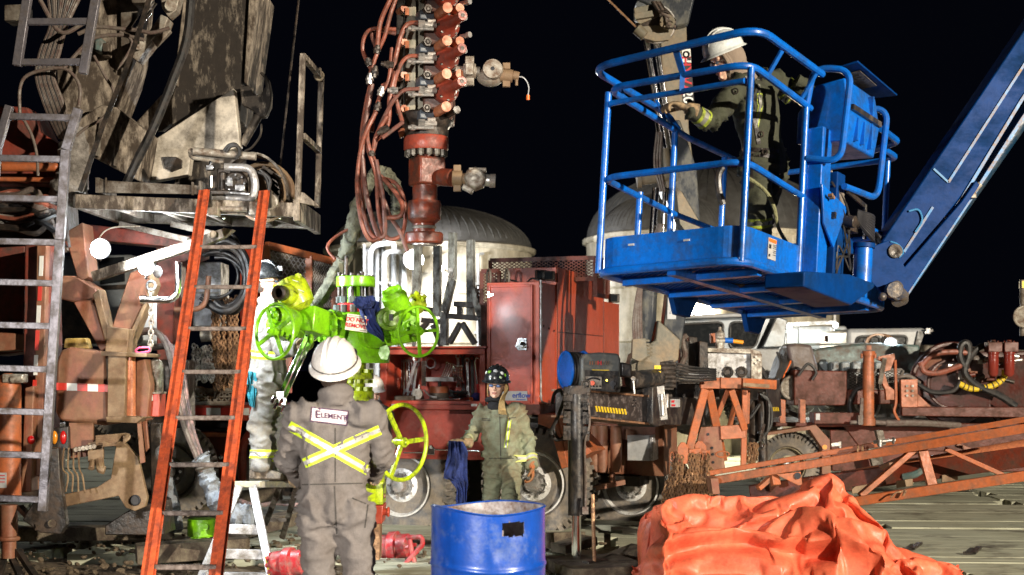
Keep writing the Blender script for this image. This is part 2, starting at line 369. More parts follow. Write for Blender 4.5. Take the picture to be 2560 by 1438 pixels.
def mat_mesh(seed):
    rnd = random.Random(seed); m = MB()
    for k in range(8):
        y = -1.12 + k * .32; a = rnd.uniform(-.07, .07); e = rnd.uniform(-.07, .07); h = rnd.uniform(-.004, .002)
        m.box((a / 2 + e / 2, y, -.05 + h), (4.75 + a - e, rnd.uniform(.309, .316), .10))
    for x in (-1.9, 0, 1.9): m.box((x, 0, -.13), (.25, 2.5, .06))
    o = m.mesh(None, 34, 'timber_mat'); o.materials.append(PM); return o
mm = [mat_mesh(s) for s in (1, 2, 3)]
A = radians(-4); spots = []
for r in range(9):
    for c in range(-4, 8):
        x, y = c * 4.95 + 1.1 + (r % 2) * 2.1, 11.1 + r * 2.68
        X = x * cos(A) - (y - 11) * sin(A); Y = 11 + x * sin(A) + (y - 11) * cos(A)
        if Y > 33 or abs(X) > .40 * Y + 3: continue
        if X < -2.7 and Y < 12.0: continue
        spots.append((X, Y, r, c))
for i, (X, Y, r, c) in enumerate(spots):
    o = bpy.data.objects.new('timber_mat', mm[i % 3]); COL.objects.link(o); o.location = (X, Y, random.uniform(-.004, .004)); o.rotation_euler = (0, 0, A + random.uniform(-.012, .012) + (pi if i % 2 else 0))
    if Y < 13.5: o['label'] = ('bare weathered plank mat on the ground beside the orange tarp' if X > 1 else 'muddy plank mat on the ground at the foot of the aluminium stepladder' if X < -1 else 'plank mat on the ground under the steel foot of the black jack')
    else: o['label'] = 'grey green plank mat lying under and behind the parked rig equipment'
    o['category'] = 'ground mat'; o['group'] = 'timber mats laid over the yard'
# loose timbers on the ground
def timber(p, q, w, h, lab, m=wood):
    b = MB(); b.bar(p, q, w, h); return solo('timber_block', b, m, lab, 'timber block', 'loose timber blocks on the ground', bv=.006)
timber(P(1330, 1345, 13.6) + V((0, 0, -.02)), P(1425, 1350, 12.6), .3, .14, 'short pale timber block under the truck tyre behind the blue drum')
timber((.35, 11.45, .05), (1.0, 11.65, .05), .8, .09, 'flat thick board carrying the steel foot plate of the black jack')
timber(P(340, 1385, 12.2), P(620, 1365, 12.5), .26, .16, 'long dark timber beam behind the orange ladder foot')
timber(P(430, 1330, 13.6), P(30, 1335, 13.0), .25, .12, 'yellow edged timber beam on the ground under the hook plates', wood)
timber(P(700, 1235, 15.5), P(500, 1260, 15.5), .3, .16, 'timber beam on the ground behind the stepladder legs')
timber(P(590, 1330, 12.9), P(750, 1290, 13.6), .2, .12, 'pale timber beam lying between the stepladder legs')

# ================================================================ storage tanks
def storage_tank(lab, cx, Yc, R, wallz, apex, pxs):
    t = Thing('storage_tank', lab, 'storage tank', (cx, Yc, 0), group='storage tanks behind the rigs')
    m = MB(); m.lathe((cx, Yc, -.1), (0, 0, 1), [(R, 0), (R, wallz + .1)], 96); t.part('wall', m, tank)
    m = MB(); m.lathe((cx, Yc, wallz - .08), (0, 0, 1), [(R + .05, 0), (R + .09, .03), (R + .09, .10), (R + .02, .13)], 96); t.part('rim', m, tank)
    m = MB(); pr = []
    for k in range(13):
        a = pi / 2 * k / 12; pr.append((R * cos(a) + .01, (apex - wallz) * sin(a)))
    m.lathe((cx, Yc, wallz), (0, 0, 1), pr, 96)
    dome = t.part('dome', m, domegray)
    m = MB()
    for k in range(72):     # raised seams of the dome cladding
        a = 2 * pi * k / 72; pts = [(cx + R * cos(b) * cos(a), Yc + R * cos(b) * sin(a), wallz + .01 + (apex - wallz) * sin(b)) for b in [pi / 2 * i / 9 for i in range(9)]]
        if sin(a) < .3: m.tube(pts, .010, 4, res=2)
    t.part('seam', m, domegray, dome)
    m = MB()
    for z in [wallz * f for f in (.28, .52, .76)]: m.ring((cx, Yc, z), (0, 0, 1), R + .01, .022, 96, 5)
    t.part('hoop', m, tank)
    m = MB()
    for x, wd, yt in pxs:
        X = (x - 1280) / F * (Yc - R * .97); dx = X - cx
        if abs(dx) > R: continue
        Y = Yc - sqrt(R * R - dx * dx) - .12
        zt = CH - (yt - HZ) / F * Y; m.cyl((X, Y, 0), (X, Y, zt), wd, n=10)
        m.tube([(X, Y, zt), (X, Y, zt + .1), (X + .1, Y + .1, zt + .14)], wd, 8)
        for z in (1.2, 2.4, 3.4):
            if z < zt: m.box((X, Y + .06, z), (.16, .14, .05))
    t.part('pipe', m, white)
    return t
t1 = storage_tank('cream steel tank with grey ribbed dome glowing behind the hanging stack', -1.79, 31, 2.22, 4.22, 5.18,
    [(915, .05, 640), (940, .06, 612), (958, .04, 612), (985, .055, 640), (1003, .03, 640), (1195, .03, 650)])
m = MB(); x0, Y0 = -3.0, 28.9          # caged ladder on the left tank
for dx in (0, .42): m.bar((x0 + dx, Y0, .3), (x0 + dx, Y0, 4.2), .05)
for k in range(13): m.bar((x0, Y0, .5 + k * .29), (x0 + .42, Y0, .5 + k * .29), .03)
t1.part('ladder', m, white)
m = MB(); m.tube(fillet([P(925, 870, 28.3), P(925, 612, 28.3), P(985, 606, 28.3), P(985, 628, 28.3)], .3), .055, 8, smooth=False)
m.tube(fillet([P(1010, 870, 28.3), P(1010, 628, 28.3), P(960, 628, 28.3), P(960, 870, 28.3)], .3), .05, 8, smooth=False)
t1.part('vent_pipe', m, white)
storage_tank('large cream steel tank with grey dome seen behind the blue basket', 4.35, 31, 2.72, 4.45, 6.0, [(1690, .05, 640), (1755, .08, 640), (1760, .03, 590), (1950, .05, 650), (2120, .03, 690)])
storage_tank('small cream tank with ribbed dome partly hidden left of the crane mast', 2.95, 27.5, 1.28, 4.2, 5.05, [])
# work light on the tank
t = Thing('work_light', 'glaring white flood light mounted in front of the left tank', 'work light', P(1035, 650, 27.6), group='lit work lights')
m = MB(); m.lathe(P(1035, 650, 27.8), (0, -1, 0), [(.05, 0), (.16, .05), (.20, .16)]); m.cyl(P(1035, 650, 27.8), (P(1035, 650, 27.8).x, 27.8, 0), .035); t.part('housing', m, blackp)
m = MB(); m.lathe(P(1035, 650, 27.63), (0, -1, 0), [(.18, 0), (.1, .05), (.01, .07)]); t.part('lens', m, lampw)
glow('tank_flood_bulb', P(1035, 650, 27.2), 800, (.95, .97, 1), .15)
glow('tank_right_fill', P(1760, 800, 26.2), 900, (1, .88, .68), .15)  # added fill to brighten the right tank wall; no fixture stands here
for x, y, YY, s, lab in ((1092, 632, 27.9, .07, 'small bright lamp between the grey rack posts'), (1102, 672, 27.9, .06, 'small lamp below another one on the left tank wall')):
    t = Thing('work_light', lab, 'work light', P(x, y, YY), group='lit work lights'); c = P(x, y, YY)
    m = MB(); m.lathe(c + V((0, .12, 0)), (0, -1, 0), [(s * .4, 0), (s, .05), (s * 1.1, .1)]); m.cyl(c + V((0, .1, 0)), c + V((0, 1.0, .05)), .02); t.part('housing', m, blackp)
    m = MB(); m.ell(c, s); t.part('lens', m, lampd)
# ================================================================ red service truck (long side towards us, end to the right)
TO = V((.29, 14.6, 0)); TU = V((.951, -.31, 0)); TN = V((.31, .951, 0))
TF = Pl(TO, TU, TN)                 # long side
TE = Pl(TO, TN, -TU)                # end face
rimw = paint('pale_steel_rim', (.78, .78, .77), .35, metal=.2, dirt=(.30, .27, .23), amt=.25, scale=7, bump=.05)
def wheel(t, c, out, R, W, rim=rimw, name='wheel', dual=True, hubm=None):
    """tyre with tread blocks, dished disc with hand holes, hub with nuts"""
    c = V(c); x, y, a = frame(V(out)); m = MB()
    for off in ((0, -W * 1.08) if dual else (0,)):
        q = c + a * off
        m.lathe(q, a, [(R * .60, -W), (R * .78, -W * .99), (R * .95, -W * .9), (R * .985, -W * .8), (R * .985, -W * .2), (R * .95, -W * .08), (R * .80, 0), (R * .66, .012), (R * .62, -.006), (R * .58, -.05)], 48)
        n = 44
        for k in range(n):
            th = 2 * pi * k / n
            for s in (0, 1):
                th2 = th + s * pi / n; d = x * cos(th2) + y * sin(th2); tg = a.cross(d)
                ce = q + d * R * .985 - a * W * (.28 if s == 0 else .72)
                M = Matrix((tg, a, d)).transposed(); m.box(ce + d * .012, (2 * pi * R / n * .60, W * .42, .045), rot=M)
                if s == 0: m.box(q + d * R * .945 - a * W * .07, (2 * pi * R / n * .5, .012, R * .06), rot=M)
    w = t.part(name, m, tyre)
    m = MB(); m.lathe(c, a, [(R * .60, -W * .98), (R * .60, -.02), (R * .615, 0), (R * .585, .006), (R * .56, -.03), (R * .53, -.10)], 48)
    n = 40; hol = 10; r1, r2, r3, r4 = R * .535, R * .46, R * .32, R * .26
    m.lathe(c, a, [(R * .535, -.07), (R * .50, -.10), (R * .475, -.10)], 40)
    for k in range(hol):      # disc between the hand holes
        t0 = 2 * pi * k / hol; t1_ = t0 + 2 * pi / hol * .58
        seg = [t0 + (t1_ - t0) * i / 3 for i in range(4)]
        pts = [c - a * .10 + (x * cos(s) + y * sin(s)) * R * .48 for s in seg] + [c - a * .06 + (x * cos(s) + y * sin(s)) * R * .34 for s in seg[::-1]]
        m.prism(pts, -a * .015)
    m.lathe(c, a, [(R * .35, -.07), (R * .33, -.045), (R * .24, -.03), (R * .23, -.05), (R * .05, -.05)], 40)
    w2 = t.part('rim', m, rim, w)
    m = MB(); m.lathe(c - a * .05, a, [(R * .15, 0), (R * .15, .09), (R * .12, .12), (R * .02, .125)], 24); m.bolts(c - a * .045, a, R * .25, 10, .016, .035)
    t.part('hub', m, hubm or steel, w)
    m = MB(); m.cyl(c - a * .14, c - a * .2, R * .5, n=32); t.part('brake_drum', m, rubber, w)
    return w
tr = Thing('service_truck', 'red oilfield service truck with open tool locker and tall side cabinets', 'truck', TO)
# lower body, deck and chassis
m = MB(); TF.rect(m, 955, 1024, 1204, 1146, 0, .65); tr.part('lower_locker', m, red, bv=.01)
m = MB(); TF.rect(m, 950, 1012, 1216, 1024, -.03, .7); tr.part('deck_edge', m, red, bv=.004)
m = MB(); TF.rect(m, 1192, 1110, 1212, 1150, -.02, .6); TF.rect(m, 958, 1140, 1192, 1148, -.012, -.001); tr.part('lower_trim', m, red, bv=.003)
m = MB(); TF.rect(m, 480, 1052, 1345, 1075, .75, 2.4); TF.rect(m, 620, 1075, 1500, 1150, .9, 1.15); TF.rect(m, 620, 1075, 1500, 1150, 1.9, 2.1)
for x in (700, 990, 1300): TF.rect(m, x, 1080, x + 40, 1240, .9, 2.2)
tr.part('chassis', m, blackp)
m = MB(); c = TF.pt(1075, 1127, -.02)
TF.rect(m, 1068, 1118, 1086, 1137, -.03, -.002); m.cyl(TF.pt(1008, 1132, -.02), TF.pt(1070, 1131, -.02), .008); m.cyl(TF.pt(1086, 1124, -.02), TF.pt(1200, 1128, -.02), .008)
m.bar(TF.pt(1077, 1113, -.03), TF.pt(1077, 1122, -.03), .03); tr.part('locker_latch', m, chrome, bv=.003)
m = MB()
for x in (978, 1178): TF.rect(m, x, 1010, x + 14, 1016, -.045, -.03)
tr.part('hinge', m, steel)
# open tool locker: side, back, shelf, roof
m = MB(); TF.rect(m, 950, 872, 1212, 886, 0, .7); TF.rect(m, 950, 886, 966, 1012, 0, .06); TF.rect(m, 1199, 886, 1213, 1012, 0, .06)
TF.rect(m, 950, 1002, 1212, 1012, .0, .7); TF.rect(m, 950, 880, 1212, 1010, .62, .68); TF.rect(m, 950, 886, 957, 1010, .06, .62); TF.rect(m, 1206, 886, 1212, 1010, .06, .62)
tr.part('tool_locker', m, red, bv=.004)
m = MB(); TF.rect(m, 945, 866, 1216, 871, -.05, .72); tr.part('locker_lid', m, red, bv=.003)
# tall cabinet with door
m = MB(); TF.rect(m, 1217, 706, 1348, 1012, .0, .59)
tr.part('cabinet', m, redp, bv=.004)
m = MB(); TF.rect(m, 1221, 712, 1331, 1008, -.035, -.002); TF.rect(m, 1221, 712, 1226, 1008, -.05, -.036); TF.rect(m, 1326, 712, 1331, 1008, -.05, -.036)
TF.rect(m, 1226, 712, 1326, 718, -.05, -.036); TF.rect(m, 1226, 1002, 1326, 1008, -.05, -.036)
cab = tr.part('cabinet_door', m, red, bv=.004)
m = MB(); c0 = [(1288, 866), (1294, 845), (1316, 845), (1316, 876), (1294, 876)]; TF.slab(m, c0, -.05, -.036)
TF.rect(m, 1297, 850, 1312, 871, -.056, -.05); m.bar(TF.pt(1300, 868, -.08), TF.pt(1318, 866, -.08), .012); m.cyl(TF.pt(1305, 860, -.09), TF.pt(1305, 860, -.05), .02, n=10)
tr.part('handle', m, chrome, cab, bv=.002)
m = MB(); TF.rect(m, 1219, 734, 1232, 740, -.06, -.04); TF.rect(m, 1219, 730, 1223, 744, -.065, -.04)
TF.rect(m, 1219, 978, 1232, 984, -.06, -.04); tr.part('hinge', m, chrome, cab)
m = MB(); TF.rect(m, 1250, 978, 1318, 1006, -.045, -.036); tr.part('sign_plate', m, white, cab, 'white plate with blue lettering')
m = textmb('erflow', .075, TF.pt(1303, 989, -.048), TU, (0, 0, 1), .004); tr.part('lettering', m, blueink, cab)
m = MB(); TF.rect(m, 1290, 998, 1314, 1000, -.047, -.045); tr.part('sign_rule', m, blueink, cab)
# conduit on the corner
m = MB(); m.tube(fillet([TE.pt(1352, 700, -.03), TE.pt(1352, 1004, -.03), TE.pt(1375, 1012, -.03)], .08), .010, 8, smooth=False)
for y in (716, 800, 900, 990): m.box(TE.pt(1352, y, -.025), (.03, .03, .02))
tr.part('conduit', m, alu)
# upper box and end panels
def endbox(b0, b1, z0, z1, a=-.54): # block on the end face, b along depth
    q = [TO + TN * b + TU * aa for aa, b in ((a, b0), (0, b0), (0, b1), (a, b1))]
    return MB().hexa([V((p.x, p.y, z)) for z in (z0, z1) for p in q])
m = endbox(.592, 2.63, 1.30, 2.74); tr.part('tall_cabinet', m, redp, bv=.004)
m = endbox(2.634, 3.4, 1.2, 2.47); tr.part('rear_cabinet', m, redp, bv=.004)
m = MB()
for b in (.61, 2.6): m.bar(TO + TN * b + TU * .004 + V((0, 0, 1.32)), TO + TN * b + TU * .004 + V((0, 0, 2.73)), .012, .006)
m.bar(TO + TN * .6 + TU * .004 + V((0, 0, 2.05)), TO + TN * 2.62 + TU * .004 + V((0, 0, 2.05)), .006, .010)
for b, z in ((.1, 2.1), (.3, 2.08), (.5, 2.06)): m.cyl(TO + TN * b + TU * .0 + V((0, 0, z)), TO + TN * b + TU * .012 + V((0, 0, z)), .012)
tr.part('panel_seam', m, rigred)
m = MB(); TF.rect(m, 1245, 1020, 1350, 1060, .0, .5); q = endbox(.0, 2.6, 1.18, 1.296, -1.0); tr.part('cabinet_base', q, rigred, bv=.004)
# expanded metal cage on the roof
def lattice(m, pl, x0, y0, x1, y1, b, n=18, r=.006):
    a0, a1 = pl.pt(x0, (y0 + y1) / 2, b), pl.pt(x1, (y0 + y1) / 2, b); zt, zb = pl.pt((x0 + x1) / 2, y0, b).z, pl.pt((x0 + x1) / 2, y1, b).z
    H = zt - zb; Wd = (a1 - a0).length; u = (a1 - a0).normalized(); st = .058; k = -int(H / st / .55) - 1
    while k * st < Wd:
        for sg in (1, -1):
            s0, s1 = k * st, k * st + H * 1.7
            lo, hi = max(s0, 0), min(s1, Wd)
            if hi > lo:
                f = lambda s: (zb + (s - s0) / (s1 - s0) * H) if sg > 0 else (zt - (s - s0) / (s1 - s0) * H)
                p, q = a0 + u * lo, a0 + u * hi; p.z, q.z = f(lo), f(hi); m.bar(p, q, r, r * 1.5)
        k += 1
    for p, q in ((V((*a0.xy, zb)), V((*a0.xy, zt))), (V((*a1.xy, zb)), V((*a1.xy, zt))), (V((*a0.xy, zb)), V((*a1.xy, zb))), (V((*a0.xy, zt)), V((*a1.xy, zt)))): m.bar(p, q, .045)
m = MB(); lattice(m, TF, 1226, 648, 1487, 700, 1.3); lattice(m, TF, 1204, 678, 1248, 762, .55)
q0 = TF.pt(1226, 650, 1.3); lattice(m, Pl(TF.pt(1487, 700, 1.3), TN, -TU), 1488, 650, 1520, 740, 0)
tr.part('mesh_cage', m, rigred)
# extra: frame behind cage to the left of the cabinet
m = MB(); TF.rect(m, 1202, 762, 1216, 866, .3, .4); TF.rect(m, 1205, 780, 1213, 800, .28, .3); tr.part('cage_post', m, rigred, bv=.004)
# left part: diamond plate bulkhead, deck, drawers and striped bumper
LP = Pl(P(668, 760, 14.0), (.70, .714, 0), (-.714, .70, 0))
m = MB(); LP.slab(m, [(668, 616), (770, 641), (770, 770), (668, 770)], 0, .06); LP.slab(m, [(774, 642), (832, 656), (832, 770), (774, 770)], 0, .06)
bk = tr.part('checker_plate_bulkhead', m, gray, bv=.003)
m = MB()
for (x0, x1, ya, yb) in ((672, 768, 624, 648), (777, 830, 650, 662)):
    m = MB()
    for i in range(17):
        for j in range(15):
            fx = (i + .5) / 17; x = x0 + (x1 - x0) * fx; yt = ya + (yb - ya) * fx; y = yt + (768 - yt) * (j + .5) / 15
            if x0 > 700 and i % 2: continue
            c = LP.pt(x, y, -.004); d = LP.u * (.014 if (i + j) % 2 else -.014) + V((0, 0, .014)); m.bar(c - d, c + d, .008, .008)
    tr.part('tread_pattern', m, alu, bk)
m = MB()
for a, b in (((666, 613), (836, 655)), ((666, 613), (666, 780)), ((772, 640), (772, 780)), ((836, 655), (836, 780))): m.bar(LP.pt(*a, 0), LP.pt(*b, 0), .07)
tr.part('bulkhead_frame', m, oxide, bv=.004)
m = MB(); TF.rect(m, 600, 612, 664, 985, .25, .9); tr.part('side_locker', m, red, bv=.005)
m = MB()
for y in (700, 790, 880): TF.rect(m, 602, y, 662, y + 5, .235, .25)
tr.part('locker_ridge', m, oxide)
m = MB(); TF.rect(m, 478, 1012, 700, 1018, .1, 1.2); TF.rect(m, 478, 1040, 700, 1052, .1, 1.2); TF.rect(m, 478, 1018, 700, 1040, .1, .3)
tr.part('rear_deck', m, red, bv=.004)
for k in range(6):
    m = MB(); TF.rect(m, 480 + k * 36, 1020, 515 + k * 36, 1038, .094, .099); tr.part('reflective_tape', m, tapewh if k % 2 else tapered)
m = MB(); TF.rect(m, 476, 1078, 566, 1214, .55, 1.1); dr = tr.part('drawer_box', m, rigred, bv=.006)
m = MB(); TF.rect(m, 478, 1082, 564, 1092, .5, .55); TF.rect(m, 476, 1190, 484, 1196, .5, .55); tr.part('drawer_lip', m, oxide, dr)
m = MB(); m.ell(TF.pt(552, 1142, .52), (.03, .02, .035)); tr.part('lamp', m, chrome, dr)
m = MB(); m.tube(fillet([TF.pt(606, 1210, .3), TF.pt(606, 1110, .3), TF.pt(640, 1060, .3), TF.pt(700, 1050, .3)], .1), .045, 8, smooth=False); tr.part('grab_frame', m, red)
# wheels
for x, y, in ((1000, 1214), (1332, 1210)):
    wheel(tr, TF.pt(x, y, .04), -TN, .545, .30, rimw)
wheel(tr, TF.pt(1000, 1214, .04) + TN * 2.35, TN, .50, .29); wheel(tr, TF.pt(1332, 1210, .04) + TN * 2.3 , TN, .50, .29)
m = MB(); m.cyl(TF.pt(1332, 1210, .5), TF.pt(1332, 1210, .5) + TN * 1.6, .09); m.cyl(TF.pt(1000, 1214, .5), TF.pt(1000, 1214, .5) + TN * 1.6, .09); tr.part('axle', m, darkst)
# angular mudguard right of the rear wheel
m = MB(); a = [TF.pt(x, y, -.12) for x, y in ((1345, 1036), (1390, 1036), (1420, 1168), (1404, 1172), (1376, 1072), (1345, 1060))]; m.prism(a, TN * .75)
m.prism([TF.pt(x, y, -.1) for x, y in ((1392, 1040), (1400, 1040), (1480, 1130), (1420, 1165))], TN * .8)
tr.part('mudguard', m, oxide, bv=.003)
# undercarriage at the truck end
m = MB(); TF.rect(m, 1405, 1060, 1640, 1100, .7, 1.3); TF.rect(m, 1465, 1100, 1560, 1185, .8, 1.5); TF.rect(m, 1560, 1060, 1660, 1190, .9, 1.6); TF.rect(m, 1400, 1010, 1700, 1062, .8, 2.2)
tr.part('rear_frame', m, dustred, bv=.01)
m = MB(); TF.rect(m, 1568, 1088, 1624, 1152, .60, .85); tr.part('white_box', m, white, bv=.006)
m = MB(); TF.rect(m, 1624, 1088, 1632, 1152, .58, .85); TF.rect(m, 1626, 1130, 1629, 1140, .56, .58); tr.part('box_edge', m, alu, bv=.003)
m = MB()
for x in (1486, 1506, 1540): m.cyl(TF.pt(x, 1064, .5), TF.pt(x, 1180, .5), .06)
m.cyl(TF.pt(1530, 1170, .6), TF.pt(1530, 1215, .6), .03); m.bar(TF.pt(1465, 1225, .4), TF.pt(1560, 1205, .7), .06, .05); tr.part('air_tank', m, dustred)
m = MB(); TF.rect(m, 1470, 1190, 1600, 1215, .8, 1.6); tr.part('step_frame', m, darkst)
wheel(tr, TF.pt(1575, 1215, 1.2), -TN, .52, .3)
# ================================================================ tools in the open locker, each its own thing
def tool(name, lab, mat, cat, fn, group='hand tools in the open locker'):
    m = MB(); fn(m); return solo(name, m, mat, lab, cat, group)
TB = .58
def wrench_fn(x0, y0, x1, y1, w, hd, b=TB):
    def fn(m):
        p, q = TF.pt(x0, y0, b), TF.pt(x1, y1, b); m.bar(p, q, w, .012, up=TN); d = (p - q).normalized()
        m.ring(p + d * hd * .6, TN, hd * .8, hd * .28, 14, 5)
        s = d.cross(TN).normalized()
        for k in (1, -1): m.bar(q + s * k * hd * .55, q + s * k * hd * .6 - d * hd * 1.2, hd * .5, .014, up=TN)
        m.bar(q + s * hd * .8, q - s * hd * .8, hd * .55, .014, up=TN)
    return fn
for k in range(10):
    x = 968 + k * 6.4
    tool('hook_rod', 'thin bent steel rod hanging in the left row of the open locker', steel, 'hook rod', lambda m: m.tube([TF.pt(x, 905, TB - .02), TF.pt(x + 3, 902, TB), TF.pt(x + 3 + k * .2, 940 + (k % 3) * 8, TB), TF.pt(x + 4, 968 + (k % 4) * 3, TB - .02)], .009, 6))
tool('open_wrench', 'long polished wrench leaning in the locker left of the ring', steel, 'wrench', wrench_fn(1040, 903, 1017, 978, .035, .045, .45))
tool('open_wrench', 'dark wrench leaning close beside the long polished wrench', steel, 'wrench', wrench_fn(1041, 915, 1034, 980, .03, .03, .5))
tool('pry_bar', 'wide bright flat bar standing left of the hanging steel ring', chrome, 'pry bar', lambda m: m.bar(TF.pt(1060, 902, .5), TF.pt(1060, 965, .5), .055, .02, up=TN))
tool('steel_ring', 'bright round steel ring hanging at the locker back', steel, 'ring', lambda m: m.ring(TF.pt(1077, 908, .5), TN, .055, .011, 24, 6))
for k in range(4): tool('combination_wrench', 'small bright wrench in the fan of four slanting wrenches', chrome, 'wrench', wrench_fn(1118 + k * 5, 910 + k * 2, 1106 + k * 5, 940 + k * 1, .012, .015, .5), 'fan of small slanting wrenches')
for i, (x, y0, y1, l) in enumerate(((1145, 895, 960, 'hanging wrench behind the tangle of shackles'), (1157, 892, 975, 'hanging wrench with a tall shank right of the shackles'), (1168, 905, 985, 'dark hanging wrench near the locker right end'), (1180, 900, 990, 'wide flat hanging wrench beside the curved hacksaw'))):
    tool('open_wrench', l, (steel, darkst, steel, darkst)[i], 'wrench', wrench_fn(x, y0, x + 2, y1, .03, .03, .52))
tool('chain_tangle', 'shiny tangle of small chain and shackles hanging at the locker back', chrome, 'chain', lambda m: [m.chain([TF.pt(1135 + k * 4, 915, .46), TF.pt(1130 + k * 5, 935, .44), TF.pt(1140 + k * 4, 948 + k * 2, .46)], .028, .005) for k in range(6)])
t = Thing('hacksaw', 'curved tubular saw with a red grip standing at the locker right end', 'saw', TF.pt(1195, 985, .4), group='hand tools in the open locker')
m = MB(); m.tube(fillet([TF.pt(1200, 898, .4), TF.pt(1192, 893, .4), TF.pt(1187, 905, .4), TF.pt(1194, 960, .4)], .05), .010, 6, smooth=False); t.part('bow', m, chrome)
m = MB(); m.bar(TF.pt(1194, 960, .4), TF.pt(1197, 986, .4), .025, .03); t.part('grip', m, redring)
t = Thing('steel_press', 'small steel press standing over the brown pot', 'press', TF.pt(1098, 955, .35), group='hand tools in the open locker')
m = MB(); TF.rect(m, 1064, 943, 1134, 954, .3, .4); t.part('beam', m, steel, bv=.003); m = MB(); m.cyl(TF.pt(1099, 952, .35), TF.pt(1099, 975, .35), .02); t.part('screw', m, darkst)
t = Thing('metal_pot', 'brown and grey round metal pot on the locker shelf', 'pot', TF.pt(1097, 1002, .3), group='things on the locker shelf')
m = MB(); m.lathe(TF.pt(1098, 1001, .3), (0, 0, 1), [(.105, 0), (.105, .08)]); t.part('base', m, gray); m = MB(); m.lathe(TF.pt(1098, 1001, .3) + V((0, 0, .08)), (0, 0, 1), [(.10, 0), (.105, .05), (.10, .07), (.02, .07)]); t.part('lid', m, oxide)
t = Thing('pressure_gauge', 'pale round gauge with a valve stem on the locker shelf', 'gauge', TF.pt(1046, 1000, .15), group='things on the locker shelf')
m = MB(); m.lathe(TF.pt(1047, 985, .2), -TN, [(.055, 0), (.058, .02), (.058, .045), (.01, .05)]); t.part('dial', m, castst)
m = MB(); m.cyl(TF.pt(1047, 974, .2), TF.pt(1048, 962, .2), .012); m.tube([TF.pt(1060, 975, .15), TF.pt(1075, 990, .1), TF.pt(1092, 994, .1)], .010, 6); t.part('stem', m, steel)
tool('steel_ruler_bar', 'thin bright bar lying along the locker sill', chrome, 'bar', lambda m: m.bar(TF.pt(1040, 1000, .05), TF.pt(1150, 997, .05), .02, .012))
tool('tool_tray', 'low grey blue metal tray at the left end of the shelf', gray, 'tray', lambda m: TF.rect(m, 986, 990, 1034, 1001, .1, .4))
def tang(m):
    r = random.Random(4)
    for k in range(7): m.tube([TF.pt(1120 + r.random() * 50, 975 + r.random() * 22, .1 + r.random() * .3) for _ in range(6)], .007, 5)
tool('cable_tangle', 'tangle of thin dark cords beside the round pot', rubber, 'cable', tang)
tool('rag', 'crumpled purple and blue rag stuffed in the locker corner', paint('purple_rag', (.10, .05, .22), .9, dirt=(.02, .05, .25), amt=.5, scale=12, bump=.2), 'rag', lambda m: m.ell(TF.pt(1192, 992, .15), (.06, .06, .045), 10, 6))
tool('bent_rod', 'short pink tipped hook lying near the locker rag', orangeb, 'hook', lambda m: m.ring(TF.pt(1178, 998, .06), TN, .016, .006, 12, 5))
# ================================================================ steel rack on the deck
RK = 1.0
def rk(x, y, b=RK): return TF.pt(x, y, b)
t = Thing('post_rack', 'tall grey open rack of square posts and braces behind the lime valves', 'rack', rk(1130, 866))
gd = paint('rack_grey', (.30, .33, .32), .5, dirt=(.07, .06, .05), amt=.4, scale=5, streak=2, bump=.1)
for (x0, y0, x1, y1, b) in ((1045, 614, 1043, 700, 1.3), (1043, 700, 1036, 780, 1.3), (1094, 615, 1093, 792, 1.3), (1132, 582, 1131, 700, 1.0), (1131, 700, 1112, 780, 1.0), (1111, 780, 1111, 864, 1.0), (1177, 600, 1177, 720, 1.0), (1180, 720, 1204, 790, 1.0), (1177, 720, 1177, 790, 1.2)):
    m = MB(); m.bar(rk(x0, y0, b), rk(x1, y1, b), .078, .09, up=TN); t.part('post', m, gd, bv=.004)
for (x0, y0, x1, y1, b) in ((1136, 760, 1200, 764, 1.0), (1118, 790, 1212, 797, 1.0), (1058, 772, 1100, 778, 1.3), (1055, 800, 1110, 806, 1.3), (1152, 808, 1124, 858, 1.0), (1155, 808, 1188, 860, 1.0), (1070, 806, 1046, 830, 1.3), (1082, 812, 1104, 866, 1.3), (1203, 800, 1205, 864, 1.0), (1150, 764, 1150, 792, 1.1)):
    m = MB(); m.bar(rk(x0, y0, b), rk(x1, y1, b), .06, .06, up=TN); t.part('brace', m, darkst, bv=.004)
m = MB(); m.ring(rk(1127, 686, .95), TN, .03, .007, 14, 5); m.bar(rk(1126, 670, .95), rk(1127, 682, .95), .05, .006, up=TN); t.part('strap_buckle', m, steel)
m = MB(); m.chain([rk(1195, 715, .9), rk(1196, 735, .9), rk(1197, 757, .9)], .06, .008); t.part('hanging_shackle', m, darkst)
# small flood lamps lying on the cabinet roof
for x, y, b, lab in ((1372, 690, .3, 'black work lamp on the cabinet roof beside its cord'), (1352, 688, .3, 'smaller black lamp left of the other one on the cabinet roof'), (1535, 746, 1.9, 'rectangular black lamp on the lower end cabinet')):
    t = Thing('floor_lamp_head', lab, 'work lamp', TF.pt(x, y + 12, b), group='unlit lamps on the truck cabinets'); c = TF.pt(x, y, b)
    m = MB(); m.box(c, (.11, .08, .10), rz=.4); t.part('housing', m, darkst, bv=.008); m = MB(); m.box(c + V((-.005, -.045, 0)), (.085, .012, .075), rz=.4); t.part('lens', m, glassm)
m = MB(); m.tube([TF.pt(1318, 706, .1), TF.pt(1330, 696, .2), TF.pt(1345, 700, .1), TF.pt(1352, 696, .25)], .01, 6); m.tube([TF.pt(1262, 706, .1), TF.pt(1272, 700, .2), TF.pt(1290, 704, .15)], .01, 6)
solo('lamp_cord', m, rubber, 'thin black lamp cord lying on top of the red cabinet', 'cord')
